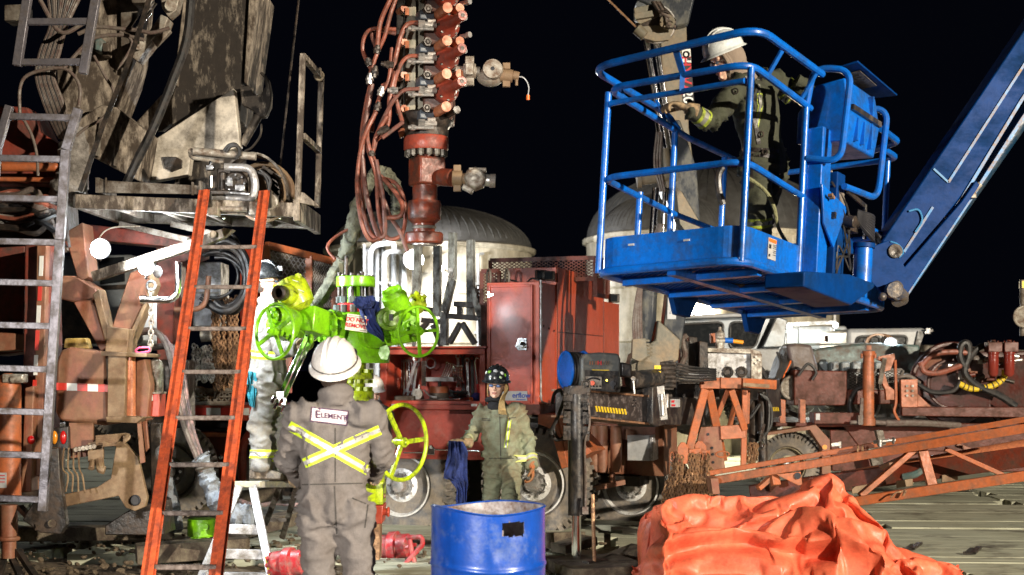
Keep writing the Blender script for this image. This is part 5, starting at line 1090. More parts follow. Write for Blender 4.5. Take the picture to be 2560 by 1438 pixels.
g2 = Thing('access_ladder', 'short grey upper ladder hanging in front of the hose bundle', 'ladder', P(140, 185, LY - .1), group='grey access ladders')
for a, b in (((74, -40), (43, 165)), ((246, -40), (208, 185))):
    m = MB(); m.bar(P(*a, LY), P(*b, LY), .06, .05, up=(0, 1, 0)); g2.part('rail', m, ladgray, bv=.004)
for x0, x1, y in ((66, 226, 55), (52, 208, 156)):
    m = MB(); m.bar(P(x0, y, LY), P(x1, y - 1, LY), .045, .04, up=(0, 1, 0)); g2.part('rung', m, ladgray, bv=.004)
# ---- crane carrier
cc = Thing('crane_carrier', 'dusty red crane carrier with stained beige booms and steel struts', 'crane truck', P(260, 1330, 12.2))
def cs(name, o, Y0, th, mat, bv=.008, parent=None):
    return cc.part(name, MB().slab(o, Y0, Y0 + th), mat, parent, bv=bv)
# mast
mast = cs('mast', [(468, -40), (622, -40), (607, 206), (598, 300), (430, 330), (428, 250), (438, 215)], 12.4, .6, beiged, .01)
cs('mast_flange', [(624, -40), (650, -40), (616, 210), (609, 206)], 12.36, .75, beige)
cs('mast_flange', [(462, -40), (474, -40), (444, 215), (434, 215)], 12.36, .2, beige)
cs('mast_gusset', [(354, 458), (366, 362), (584, 220), (600, 366), (560, 380), (478, 378), (470, 436), (382, 452)], 12.2, .14, paint('stained_beige_gusset', (.62, .56, .47), .4, dirt=(.05, .04, .03), amt=.36, scale=1.8, bump=.05))
cs('mast_gusset', [(336, 310), (402, 238), (432, 216), (440, 300), (405, 326), (366, 326)], 12.7, .1, beige)
cs('mast_gusset', [(470, 380), (600, 370), (600, 470), (430, 470)], 12.5, .3, beiged)
cs('gusset_hole', [(405, 392), (440, 392), (455, 400), (455, 420), (430, 430), (412, 420)], 12.18, .02, darkst, .003)
# second boom with its lower knuckle
cs('boom', [(236, -40), (350, -40), (332, 140), (318, 195), (285, 282), (222, 336), (150, 320), (140, 170), (214, 118)], 12.0, .5, beige, .012)
cs('boom_side', [(300, -40), (352, -40), (334, 140), (322, 190), (302, 184)], 11.95, .045, gray)
cs('boom_knuckle', [(190, 302), (252, 262), (290, 268), (366, 328), (345, 452), (206, 380)], 11.8, .4, beige, .012)
for k in (0, 1): cs('knuckle_rib', [(250 + k * 45, 290 + k * 20), (258 + k * 45, 294 + k * 20), (246 + k * 45, 392 + k * 25), (238 + k * 45, 388 + k * 25)], 11.77, .03, gray, .002)
cs('boom_bracket', [(10, 12), (62, 10), (62, 50), (10, 52)], 11.9, .2, gray)
cs('boom_bracket', [(318, -30), (366, -30), (366, 6), (330, 8)], 11.7, .2, gray)
m = MB(); m.cyl(P(384, 4, 11.9), P(336, 75, 11.9), .035); m.cyl(P(376, 30, 11.9), P(344, 66, 11.9), .02); cc.part('cylinder_rod', m, chrome)
m = MB(); m.slab([(400, -20), (452, -20), (440, 25), (420, 42), (405, 20)], 11.8, 11.95); m.slab([(384, 60), (402, 36), (420, 44), (410, 72), (385, 92), (368, 112), (362, 95)], 11.75, 11.95); m.slab([(328, 142), (322, 128), (352, 100), (380, 105), (360, 130), (342, 152)], 11.75, 11.95)
m.cyl(P(426, 14, 11.75), P(426, 14, 11.98), .05); m.cyl(P(346, 112, 11.7), P(346, 112, 11.98), .045); m.slab([(395, 80), (420, 68), (427, 78), (390, 116), (380, 100)], 11.7, 11.76); cc.part('cylinder_clevis', m, castst, bv=.006)
cs('green_coupling', [(234, 98), (252, 92), (262, 110), (250, 132), (234, 128)], 11.85, .12, enggreen, .02)
cs('lug', [(255, 108), (272, 106), (272, 140), (256, 140)], 11.85, .1, beige)
# hook on the mast
m = MB(); m.slab([(600, 216), (622, 214), (636, 238), (652, 236), (664, 215), (660, 195), (648, 182), (656, 179), (672, 200), (678, 232), (676, 265), (664, 292), (648, 294), (636, 280), (618, 268), (604, 262)], 12.3, 12.4); cc.part('mast_hook', m, beiged, bv=.008)
m = MB(); m.cyl(P(646, 290, 12.3), P(606, 362, 12.3), .036); m.tube([P(654, 310, 12.3), P(650, 340, 12.3), P(630, 368, 12.3), P(612, 378, 12.3)], .010, 5); cc.part('hook_cylinder', m, beiged)
# red upper works at the far left
dr_ = paint('dark_red_frame', (.22, .04, .025), .4, dirt=(.08, .04, .03), amt=.4, scale=3)  # even dark red of the turret, column and frames
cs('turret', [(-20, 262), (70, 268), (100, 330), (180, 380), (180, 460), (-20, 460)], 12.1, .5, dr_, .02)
m = MB(); m.cyl(P(-20, 418, 11.8), P(138, 418, 11.8), px(11, 11.8), n=18); m.ell(P(138, 418, 11.8), px(11, 11.8)); cc.part('red_tube', m, oxide)
m = MB(); m.cyl(P(-20, 402, 11.9), P(178, 404, 11.9), px(7, 11.9), n=12); m.cyl(P(-20, 448, 11.95), P(178, 450, 11.95), px(6, 11.9), n=12); cc.part('red_tube', m, oxide)
cs('turret', [(-20, 460), (150, 470), (160, 620), (-20, 625)], 12.3, .5, darkst, .02)
r = random.Random(5)
for k in range(16):
    m = MB(); y = 470 + r.random() * 110; m.tube([P(-20, y, 11.9), P(40, y - 20 + r.random() * 40, 11.8 + r.random() * .2), P(95, y - 15 + r.random() * 30, 11.8), P(150, 500 + r.random() * 120, 11.9), P(170, 620, 11.9)], .016 + r.random() * .014, 6); cc.part('hose', m, r.choice((rubber, rubber, hosegr, darkst, hosered)))
m = MB()     # canvas boot under the boom
m.tube([P(195, 330, 11.9), P(188, 400, 11.85), P(180, 450, 11.85), P(165, 500, 11.9)], .13, 16, wob=.25); cc.part('canvas_boot', m, paint('grey_canvas', (.25, .23, .21), .85, dirt=(.08, .07, .06), amt=.4, scale=6, bump=.3))
# hose bundle over the boom
for k in range(13):
    o_ = k * 7; m = MB(); m.tube([P(118 + o_ * 1.1, -30, 11.7), P(128 + o_ * .9 - k * 3, 60, 11.65), P(102 + o_ * .55, 130, 11.55), P(92 + o_ * .5, 190, 11.5), P(108 + o_ * .55, 250, 11.5), P(128 + o_ * .5, 300, 11.6), P(150 + o_ * .3, 345, 11.75)], .017, 7); cc.part('hose', m, (hosegr, rubber, hosegr)[k % 3])
for pts, rr in ((((195, 85), (240, 68), (300, 72), (345, 76), (380, 82), (424, 70)), .016), (((50, 300), (50, 220), (75, 185), (150, 170), (185, 190), (200, 225), (196, 268)), .014), (((60, 300), (80, 340), (92, 388), (95, 440)), .012), (((160, 170), (205, 120), (235, 95), (300, 88), (360, 100)), .016), (((235, 140), (262, 190), (285, 235), (262, 290), (215, 320), (190, 340)), .012), (((480, -30), (466, 100), (431, 203), (388, 310), (345, 397), (316, 458)), .036), (((100, 0), (150, 80), (205, 60), (245, 30)), .018), (((300, 80), (330, 105), (310, 150), (285, 180)), .012)):
    m = MB(); m.tube([P(x, y, 11.35) for x, y in pts], rr, 9); cc.part('hose', m, rubber if rr > .03 else hosegr)
m = MB(); pts = [(378, -20), (337, 112), (310, 185), (255, 320), (200, 478)]
for a, b in zip(pts, pts[1:]): m.bar(P(*a, 11.2), P(*b, 11.2), .04, .006, up=(0, 1, 0))
cc.part('strap', m, darkst)
m = MB(); m.tube([P(749, -20, 12.3), P(724, 200, 12.3), P(700, 420, 12.3)], .010, 6, smooth=False); cc.part('wire_rope', m, darkst)
# lower works
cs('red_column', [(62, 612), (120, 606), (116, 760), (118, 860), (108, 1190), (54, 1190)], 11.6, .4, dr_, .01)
cs('red_column', [(92, 610), (116, 608), (104, 1190), (84, 1190)], 11.5, .09, dustred, .006)
for k in range(8):
    y0 = 640 + k * 62; x = 104 - (y0 - 640) * .055; cs('reflective_tape', [(x - 5, y0), (x + 5, y0), (x + 2.5, y0 + 50), (x - 7, y0 + 50)], 11.49, .006, tapewh if k % 2 == 0 else tapered, 0)
cs('dark_frame', [(-20, 620), (62, 615), (58, 880), (-20, 890)], 12.0, .4, dr_, .01)
cs('dark_frame', [(-20, 830), (110, 838), (112, 870), (-20, 880)], 11.7, .3, dustred, .01)
m = MB(); m.cyl(P(20, 1240, 11.3), P(20, 965, 11.3), px(32, 11.3), n=30); m.lathe(P(20, 965, 11.3), (0, 0, 1), [(px(32, 11.3), 0), (px(28, 11.3), .06), (px(10, 11.3), .1)]); cc.part('accumulator', m, oxide)
m = MB(); m.box(P(38, 946, 11.25), (.17, .12, .07)); m.cyl(P(26, 950, 11.2), P(60, 944, 11.2), .03); cc.part('accumulator_valve', m, castst, bv=.01)
cs('label_plate', [(-10, 1182), (16, 1182), (16, 1220), (-10, 1220)], 11.19, .005, white, 0)
m = MB()
for i in range(3): m.slab([(-4, 1188 + i * 8), (12, 1188 + i * 8), (12, 1190 + i * 8), (-4, 1190 + i * 8)], 11.183, 11.188)
cc.part('label_print', m, redink)
cs('side_post', [(62, 970), (84, 965), (78, 1230), (52, 1232)], 11.4, .2, dustred)
bt = cs('bumper_box', [(142, 905), (152, 876), (176, 868), (262, 880), (272, 1058), (262, 1064), (150, 1052), (138, 1030)], 11.5, .5, dustred, .02)
for k in range(5):
    x0 = 141 + k * 26; cs('reflective_tape', [(x0, 957 + k), (x0 + 26, 957.8 + k), (x0 + 26, 976 + k), (x0, 975.5 + k)], 11.49, .005, tapewh if k % 2 else tapered, 0, bt)
cs('yellow_chock', [(158, 870), (162, 846), (215, 845), (222, 872)], 11.6, .12, paint('dusty_yellow', (.42, .27, .05), .6, dirt=(.2, .14, .08), amt=.4), .01)
cs('pale_plate', [(270, 886), (315, 888), (311, 1050), (268, 1048)], 11.45, .1, dusty, .005)
m = MB(); m.cyl(P(326, 892, 11.55), P(326, 1046, 11.55), px(13, 11.5), n=26); cc.part('ram_tube', m, boprod)
cs('side_panel', [(340, 898), (362, 898), (376, 960), (368, 1052), (338, 1050)], 11.6, .2, dustred)
cs('cap_plate', [(252, 878), (368, 884), (366, 893), (252, 890)], 11.4, .45, dusty, .004)
cs('cap_plate', [(264, 1042), (300, 1040), (358, 1044), (340, 1058), (266, 1056)], 11.4, .45, dusty, .004)
m = MB(); m.tube(fillet([P(338, 878, 11.45), P(346, 869, 11.45), P(374, 869, 11.45), P(374, 879, 11.45), P(346, 883, 11.45), P(338, 878, 11.45)], .02), .009, 6, smooth=False); cc.part('pink_shackle', m, paint('pink_shackle', (.75, .10, .22), .4))
# V shaped struts
cs('strut', [(160, 582), (206, 556), (222, 694), (196, 704)], 11.9, .3, dustred)
cs('strut', [(112, 688), (186, 690), (240, 722), (240, 752), (184, 756), (112, 738)], 11.8, .3, dustred, .012)
cs('strut', [(184, 756), (230, 742), (268, 868), (252, 880)], 11.8, .25, dustred, .008)
cs('strut', [(231, 736), (247, 722), (282, 868), (268, 874)], 11.75, .2, dusty, .008)
cs('strut', [(325, 682), (376, 664), (366, 742), (318, 845), (278, 822)], 11.9, .25, dustred, .008)
cs('strut', [(376, 664), (388, 712), (322, 872), (300, 878), (318, 846), (366, 742)], 11.85, .2, dusty, .008)
cs('strut_socket', [(266, 816), (322, 822), (318, 882), (262, 880)], 11.7, .3, dusty, .008)
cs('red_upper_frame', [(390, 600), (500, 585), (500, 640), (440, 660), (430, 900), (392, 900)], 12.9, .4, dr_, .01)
cs('red_upper_frame', [(210, 560), (480, 590), (480, 622), (230, 600)], 12.5, .3, dr_, .01)
m = MB(); m.bar(P(236, 692, 11.5), P(500, 606, 11.3), px(25, 11.4), .09, up=(0, 1, 0)); m.slab([(492, 592), (560, 570), (584, 574), (560, 594), (500, 618)], 11.2, 11.3); m.cyl(P(532, 586, 11.15), P(532, 586, 11.35), .03); m.bar(P(306, 656, 11.44), P(312, 676, 11.44), .05, .1, up=(0, 1, 0)); cc.part('beige_arm', m, beige, bv=.004)
m = MB(); m.tube(fillet([P(358, 749, 11.4), P(446, 752, 11.4), P(446, 656, 11.4)], .12, 8), px(9, 11.4), 14, smooth=False); m.cyl(P(352, 749, 11.4), P(362, 749, 11.4), px(11, 11.4)); cc.part('chrome_pipe', m, chrome)
m = MB(); m.chain([P(377, 722, 11.7), P(378, 800, 11.7), P(376, 872, 11.7)], .06, .009); cc.part('hanging_chain', m, castst)
m = MB(); m.ring(P(378, 714, 11.7), (0, 1, 0), .035, .012, 16, 6); m.ell(P(394, 680, 11.7), (.04, .03, .05)); cc.part('chain_hook', m, alu)
m = MB(); m.lathe(P(390, 980, 11.8), (0, 0, 1), [(.055, 0), (.06, .01), (.06, .22), (.045, .26), (.015, .28)], 26); m.box(P(388, 982, 11.75), (.16, .12, .015)); cc.part('air_bottle', m, castst)
cs('red_box', [(370, 986), (400, 984), (398, 1042), (368, 1042)], 11.7, .2, red, .006)
cs('reflective_tape', [(372, 990), (382, 988), (382, 1002), (372, 1004)], 11.69, .005, tapewh, 0); cs('reflective_tape', [(383, 988), (393, 988), (393, 1002), (383, 1002)], 11.69, .005, tapered, 0)
# lamps cluster, valve plate, hook plates
tl = cs('tail_light_box', [(126, 1070), (170, 1066), (172, 1124), (126, 1126)], 11.45, .15, blackp, .008)
for x, mt in ((136, amber), (158, redlens)):
    m = MB(); m.ell(P(x, 1094, 11.44), (px(8, 11.4), .02, px(17, 11.4))); cc.part('tail_light', m, mt, tl)
m = MB(); m.ell(P(78, 1100, 11.4), (.03, .02, .035)); cc.part('tail_light', m, redlens, tl)
cs('side_bracket', [(172, 1057), (232, 1057), (232, 1140), (176, 1146)], 11.5, .04, dustred, .003)
vp = cs('valve_plate', [(219, 1108), (258, 1098), (258, 1148), (220, 1156)], 11.4, .03, dusty, .003)
for k in range(6):
    m = MB(); m.cyl(P(190 + k * 9, 1124 - k * 1.5, 11.28), P(190 + k * 9, 1122 - k * 1.5, 11.45), .018, n=10); cc.part('valve_stem', m, castst, vp)
for k in range(5):
    m = MB(); m.tube([P(240, 1092 + k * 5, 11.35), P(290, 1088 + k * 4, 11.35), P(318 - k * 3, 1086 + k, 11.35), P(322 - k * 3, 1096 + k, 11.3), P(300, 1110 + k, 11.3), P(258, 1114 - k * 2, 11.3)], .011, 6); cc.part('coiled_pipe', m, dusty)
for k in range(4):
    m = MB(); m.tube([P(160 + k * 12, 1120, 11.35), P(156 + k * 14, 1170, 11.3), P(170 + k * 12, 1190, 11.35), P(164 + k * 16, 1230, 11.3)], .007, 5); cc.part('loose_wire', m, dusty)
m = MB(); m.tube([P(248, 1150, 11.35), P(252, 1172, 11.3), P(262, 1176, 11.3)], .035, 8); m.tube([P(232, 1152, 11.35), P(228, 1172, 11.3)], .025, 8); cc.part('drain_elbow', m, dusty)
hp = cs('hook_plate', [(292, 1102), (314, 1110), (344, 1143), (368, 1244), (363, 1267), (337, 1278), (314, 1270), (296, 1240), (161, 1268), (152, 1238), (243, 1218), (277, 1196), (284, 1150)], 11.55, .06, dusty, .006)
m = MB(); m.cyl(P(338, 1251, 11.53), P(338, 1251, 11.55), .035); m.ring(P(338, 1251, 11.54), (0, 1, 0), .037, .008); cc.part('plate_hole', m, ink, hp)
cs('flat_arm', [(342, 1056), (352, 1054), (362, 1156), (350, 1160)], 11.5, .03, dustred, .003)
cs('flat_arm', [(355, 1054), (366, 1052), (372, 1120), (364, 1130)], 11.6, .03, dustred, .003)
h2 = cs('hook_plate', [(118, 1120), (146, 1120), (150, 1200), (166, 1312), (152, 1336), (100, 1332), (56, 1300), (92, 1240)], 11.2, .08, darkst, .008)
m = MB(); m.cyl(P(130, 1309, 11.17), P(130, 1309, 11.195), .032); cc.part('plate_hole', m, wood, h2)
m = MB(); m.cyl(P(22, 1262, 11.4), P(22, 1345, 11.4), px(22, 11.4), n=20); m.cyl(P(22, 1345, 11.4), P(22, 1395, 11.4), px(18, 11.4), n=20); m.ring(P(22, 1346, 11.4), (0, 0, 1), px(22, 11.4), .02); cc.part('jack_leg', m, dustred)
for a, b in (((30, 1396), (60, 1460)), ((44, 1376), (100, 1460)), ((10, 1400), (-10, 1460)), ((50, 1268), (96, 1320))):
    m = MB(); m.bar(P(*a, 11.4), P(*b, 11.2), .05, .04); cc.part('jack_brace', m, darkst)
m = MB(); m.slab([(262, 1325), (262, 1314), (335, 1268), (400, 1255), (412, 1338), (262, 1338)], 11.8, 12.2); m.slab([(374, 1058), (402, 1058), (404, 1262), (378, 1266)], 12.0, 12.2); cc.part('jack_stand', m, darkst, bv=.01)
cs('chassis', [(-20, 1060), (120, 1060), (118, 1250), (-20, 1260)], 12.4, .5, darkst, .01)
cs('chassis', [(380, 900), (470, 900), (470, 1070), (376, 1070)], 12.9, .3, darkst, .01)
for x in (60, 700):
    pass
wheel(cc, P(420, 1180, 14.6), V((.2, -.98, 0)), .48, .3, darkst)
# ---- lamps under the platform
for x, y, s_, lab, wt in ((250, 622, .075, 'glaring round work lamp on the dusty strut under the platform', 110), (365, 668, .060, 'smaller glaring work lamp on the beige arm right of the other', 90)):
    t = Thing('work_light', lab, 'work light', P(x, y, 11.3), group='lit work lights'); c = P(x, y, 11.15)
    m = MB(); m.lathe(c + V((0, .1, 0)), (0, -1, 0), [(.03, 0), (s_ * .9, .03), (s_ * 1.12, .09), (s_ * 1.0, .09)]); m.cyl(c + V((0, .08, 0)), P(x, y + 28, 11.35), .012); t.part('housing', m, blackp)
    m = MB(); m.ell(c, (s_, .035, s_)); t.part('lens', m, lampw)
    lamp('work_light_beam', c + V((.13, -.02, -.02)), (-1.2, 12.1, 1.5), wt * 2.0, (.88, .95, 1), .06, 110); glow('work_light_bulb', c + V((.28, .50, .16)), wt * .3, (.86, .94, 1), .05)
t = Thing('wire_arc', 'thin bent wire arching above the glaring round lamp', 'wire', P(245, 600, 11.2)); m = MB(); m.tube([P(246, 598, 11.2), P(262, 578, 11.2), P(290, 568, 11.2), P(350, 566, 11.2)], .006, 5); t.part('wire', m, castst)
# silver vehicle behind the struts
t = Thing('parked_van', 'silver van partly seen between the dusty struts', 'van', P(260, 880, 17))
m = MB(); m.slab([(120, 640), (335, 636), (352, 700), (356, 860), (120, 860)], 17, 18.8); b = t.part('body', m, silver, bv=.05)
m = MB(); m.slab([(246, 645), (310, 642), (312, 704), (250, 712)], 16.98, 17.01); t.part('window', m, glassm, bv=.01)
m = MB(); m.slab([(130, 740), (240, 738), (238, 860), (130, 860)], 16.97, 17.01); m.bar(P(240, 720, 16.98), P(335, 716, 16.98), .05); t.part('grille', m, darkst)
m = MB(); m.ell(P(262, 785, 16.98), (.05, .03, .09)); t.part('tail_lamp', m, redlens)
wheel(t, P(300, 1010, 17), V((0, -1, 0)), .38, .25)
# ---- work platform
wp = Thing('work_platform', 'grey steel platform frame with a guard rail hung above the lamps', 'platform', P(480, 560, 11.8))
NL, NR, FR, FL = P(190, 504, 11.2), P(742, 526, 11.2), P(794, 562, 12.5), P(300, 545, 12.5)
def wb_(name, a, b, w=.04, h=.10, mat=gray, bv=.004): return wp.part(name, MB().bar(a, b, w, h), mat, bv=bv)
wb_('edge_beam', NL, NR, .06, .11, beige); wb_('edge_beam', NR + V((.0, -.03, 0)), FR, .05, .17, beige); wb_('edge_beam', FL, FR, .05, .08); wb_('edge_beam', NL, FL, .05, .10)
for f in (.16, .36, .56, .78): wb_('joist', NL.lerp(NR, f) + V((0, .04, -.0)), FL.lerp(FR, f * .98 + .01) - V((0, .03, 0)), .04, .07)
wb_('brace', NL.lerp(NR, .36) + V((0, .05, -.02)), FL.lerp(FR, .56), .03, .05); wb_('brace', NL.lerp(NR, .8) + V((0, .05, -.02)), FL.lerp(FR, .92), .03, .05)
m = MB(); m.hexa([NL + V((.05, .04, .045)), NR + V((-.05, .04, .045)), FR + V((-.1, -.04, .035)), FL + V((.05, -.04, .035)), NL + V((.05, .04, .055)), NR + V((-.05, .04, .055)), FR + V((-.1, -.04, .05)), FL + V((.05, -.04, .05))]); wp.part('deck_plate', m, darkst)
m = MB()
m.slab([(241, 450), (500, 464), (500, 486), (241, 482)], 11.3, 11.33); m.slab([(241, 450), (500, 464), (500, 486), (241, 482)], 11.75, 11.78)
m.slab([(238, 444), (248, 444), (248, 482), (238, 482)], 11.28, 11.78); m.slab([(262, 444), (266, 444), (266, 482), (262, 482)], 11.28, 11.3); m.slab([(478, 455), (484, 455), (484, 488), (478, 488)], 11.28, 11.3); m.slab([(496, 452), (503, 452), (503, 490), (496, 490)], 11.28, 11.78)
wp.part('tool_tray', m, gray, bv=.003)
pa, pb = P(757, 140, 11.2), P(803, 194, 12.05); wb_('guard_post', pa, P(744, 500, 11.2), .045, .045, beige); wb_('guard_post', pb, P(793, 520, 12.05), .045, .045, beige)
wb_('guard_rail', pa, pb, .045, .045, beige); wb_('guard_rail', P(757, 340, 11.2), P(798, 378, 12.05), .045, .045, beige)
m = MB(); m.ring(P(800, 184, 12.0), (1, 0, 0), .04, .012, 14, 5); m.ring(P(798, 190, 11.95), (0, 1, .4), .035, .012, 14, 5); wp.part('rope_knot', m, wood)
m = MB(); m.slab([(742, 478), (760, 482), (795, 512), (795, 516), (742, 506)], 11.18, 11.24); wp.part('corner_plate', m, beige, bv=.003)
m = MB()
for x0, x1 in ((518, 546), (622, 652)): m.slab([(x0, 503), (x1, 503), (x1, 540), (x0, 538)], 11.02, 11.12)
wp.part('ladder_hook', m, castst, bv=.01)
m = MB(); m.cyl(P(540, 522, 11.08), P(618, 524, 11.08), px(7, 11.1), n=14); m.cyl(P(675, 505, 11.1), P(678, 505, 11.15), .06); wp.part('ladder_bar', m, castst)
for x in (560, 640, 700): 
    m = MB(); m.ell(P(x, 546, 11.15), .012); wp.part('rivet', m, chrome)
wb_('brace', P(430, 560, 12.2), P(556, 590, 12.0), .04, .05, gray); wb_('brace', P(300, 560, 12.2), P(470, 600, 12.0), .04, .05, gray)
# machine on the platform: casing, hoops, disc
pt = Thing('power_tong', 'greasy machine with bent pipe hoops and curved guard on the platform', 'machine', P(620, 500, 11.6))
m = MB(); m.tube(fillet([P(484, 378, 11.35), P(576, 386, 11.35), P(640, 392, 11.35)], .1), px(10, 11.35), 12, smooth=False); m.tube(fillet([P(478, 376, 11.35), P(480, 392, 11.4), P(560, 404, 11.45)], .02), px(8, 11.35), 10, smooth=False); pt.part('pipe_hoop', m, castst)
m = MB(); m.tube(fillet([P(562, 418, 11.25), P(628, 420, 11.25), P(640, 462, 11.25), P(632, 500, 11.25), P(530, 492, 11.3)], .12, 8), px(10, 11.25), 12, smooth=False); pt.part('pipe_hoop', m, alu)
m = MB(); c = P(632, 500, 11.5)
for k in range(16):
    a0, a1 = pi * .80 - pi * .80 * k / 16, pi * .80 - pi * .80 * (k + 1) / 16
    q = []
    for a in (a0, a1):
        for R in (.355, .375):
            for y in (-.04, .16): q.append(c + V((R * .78 * cos(a), y, R * 1.02 * sin(a))))
    m.hexa([q[0], q[4], q[5], q[1], q[2], q[6], q[7], q[3]])
pt.part('curved_guard', m, gray)
m = MB(); m.cyl(P(672, 480, 11.75), P(672, 480, 11.9), .20, n=36); m.ring(P(672, 480, 11.75), (0, 1, 0), .20, .02, 36); m.ring(P(660, 480, 11.65), (0, 1, 0), .23, .02, 36); pt.part('brake_disc', m, dusty)
m = MB(); m.box(P(590, 460, 11.5), (.26, .25, .22)); m.cyl(P(590, 460, 11.3), P(590, 460, 11.5), .10); m.cyl(P(560, 470, 11.32), P(612, 478, 11.3), .03); m.cyl(P(556, 430, 11.3), P(556, 480, 11.3), .03); m.box(P(575, 486, 11.35), (.3, .2, .05)); mb_ = pt.part('gear_casing', m, darkst, bv=.012)
m = MB(); m.cyl(P(524, 418, 11.3), P(530, 404, 11.3), .022); m.cyl(P(527, 440, 11.3), P(527, 470, 11.3), .018); m.box(P(526, 420, 11.3), (.06, .06, .04)); m.bolts(P(590, 460, 11.29), (0, -1, 0), .07, 8, .012, .03); m.bar(P(575, 482, 11.2), P(625, 486, 11.2), .03, .02); m.box(P(600, 470, 11.2), (.08, .03, .05)); m.box(P(575, 455, 11.22), (.05, .03, .07)); pt.part('bright_fitting', m, chrome, mb_, bv=.004)
for pts in (((560, 378), (572, 364), (590, 362), (600, 380), (590, 398)), ((566, 380), (578, 366), (596, 368), (600, 390)), ((640, 430), (662, 440), (672, 470), (668, 500)), ((650, 425), (675, 450), (668, 490))):
    m = MB(); m.tube([P(x, y, 11.3) for x, y in pts], .014, 7); pt.part('hose', m, rubber)
for k in range(5):
    m = MB(); m.bar(P(655 + k * 5, 420 + k * 12, 11.6), P(700, 450 + k * 12, 11.6), .03, .05); pt.part('guard_slat', m, gray)
# ---- hoses, chains, locker between orange ladder rails
t = Thing('coiled_black_hoses', 'loops of black hose hanging behind the orange ladder rungs', 'hoses', P(560, 790, 13))
r = random.Random(9)
for k, (cx, cy, rx, ry, rad) in enumerate(((560, 690, 62, 88, .034), (566, 695, 48, 76, .030), (540, 700, 75, 70, .018), (548, 705, 62, 62, .016), (535, 690, 60, 55, .015), (570, 680, 40, 95, .018), (580, 700, 38, 82, .024))):
    a0 = -1.9 + r.uniform(-.2, .2); m = MB(); m.tube([P(cx + rx * cos(a0 + i * .42), cy + ry * sin(a0 + i * .42), 12.9 + k * .05) for i in range(11)], rad, 9); t.part('hose', m, rubber)
t = Thing('steel_locker', 'stainless steel locker behind the looped black hoses', 'locker', P(515, 815, 13.9))
m = MB(); m.slab([(482, 655), (552, 655), (552, 816), (482, 816)], 13.9, 14.3); t.part('body', m, alu, bv=.006); m = MB(); m.slab([(486, 730), (548, 730), (548, 734), (486, 734)], 13.88, 13.9); m.cyl(P(503, 840, 13.7), P(528, 838, 13.7), .06); t.part('trim', m, castst)
m = MB(); m.tube(fillet([P(437, 774, 12.8), P(514, 774, 12.8), P(522, 690, 12.8)], .15, 8), px(7, 12.8), 12, smooth=False); solo('bent_pipe', m, paint('rusty_pipe', (.2, .1, .06), .5, dirt=RUST, amt=.4, scale=6), 'rusty bent pipe running behind the orange ladder', 'pipe')
def hang(lab, x0, x1, y0, y1, Y, n, mat):
    rr = random.Random(int(x0)); m = MB()
    for k in range(n):
        x = x0 + (x1 - x0) * k / (n - 1) + rr.uniform(-2, 2); d = rr.uniform(-.1, .1); ye = y1 - rr.uniform(0, 30)
        m.chain([P(x, y0 + rr.uniform(0, 14), Y + d), P(x + rr.uniform(-4, 4), (y0 + y1) / 2, Y + d), P(x + rr.uniform(-5, 5), ye, Y + d), P(x + 5, ye + 3, Y + d), P(x + 6, (y0 + y1) / 2, Y + d + .03)], .05, .009)
    return solo('chain_bundle', m, mat, lab, 'chains', 'chain bundles hanging from racks')
hang('golden rusty chains hanging thickly behind the orange ladder', 530, 590, 740, 965, 13.6, 11, rustch)
hang('short dark steel chains hanging left of the golden rusty ones', 484, 528, 860, 965, 13.5, 8, castst)
t = Thing('chain_tray', 'mesh sided steel tray filled with chain on the truck deck', 'tray', P(535, 1012, 13.9))
m = MB(); TP_ = Pl(P(480, 1012, 13.9), (1, 0, 0), (0, 1, 0))
for y in (974, 1008): m.bar(TP_.pt(480, y), TP_.pt(596, y), .05, .03)
for x in (481, 538, 595): m.bar(TP_.pt(x, 974), TP_.pt(x, 1010), .03, .03)
m.bar(TP_.pt(480, 992), TP_.pt(596, 992), .012, .012); t.part('frame', m, gray)
m = MB(); lattice(m, TP_, 482, 976, 594, 1008, .02, r=.006); t.part('mesh_side', m, gray)
m = MB()
for k in range(9): m.chain([TP_.pt(488 + r.random() * 100, 985 + r.random() * 20, .15), TP_.pt(488 + r.random() * 100, 966 + r.random() * 20, .2), TP_.pt(488 + r.random() * 100, 985 + r.random() * 20, .15), TP_.pt(488 + r.random() * 100, 972 + r.random() * 20, .2)], .045, .009)
t.part('heaped_chain', m, rustch)
t = Thing('sleeved_hose_bundle', 'pinkish grey hoses running down into a grey canvas sleeve', 'hoses', P(520, 1290, 12.3))
for k in range(6):
    o_ = k * 5; m = MB(); st = [(352, 826 + k * 3), (388 + o_ * .5, 828 + k * 2)] if k < 3 else [(352, 866 + k), (384, 864 + k)]
    m.tube([P(x, y, 12.2 + k * .02) for x, y in st + [(414 + o_, 862 + k * 2), (430 + o_, 920), (440 + o_, 990), (462 + o_ * .7, 1070), (490 + o_ * .5, 1140), (505 + o_ * .4, 1180)]], .024, 8); t.part('hose', m, paint('pinkish_hose', (.38, .22, .20), .5, dirt=(.14, .12, .12), amt=.5, scale=9) if k % 3 else hosegr)
m = MB(); m.tube([P(x, y, 12.25) for x, y in ((498, 1142), (512, 1165), (522, 1200), (540, 1240), (556, 1272), (590, 1288), (640, 1292))], .085, 18, wob=.35, res=7); t.part('canvas_sleeve', m, gsleeve)
m = MB(); m.ring(P(514, 1168, 12.25), V((.3, 0, -1)), .075, .02, 20, 6); t.part('strap', m, gray)
m = MB(); m.lathe(P(426, 1330, 13.0), (0, 0, 1), [(.10, 0), (.12, .03), (.09, .25), (.05, .4), (.02, .5)], 14); solo('sand_bag', m, gsleeve, 'grey crumpled canvas bag standing behind the orange ladder rails', 'bag')
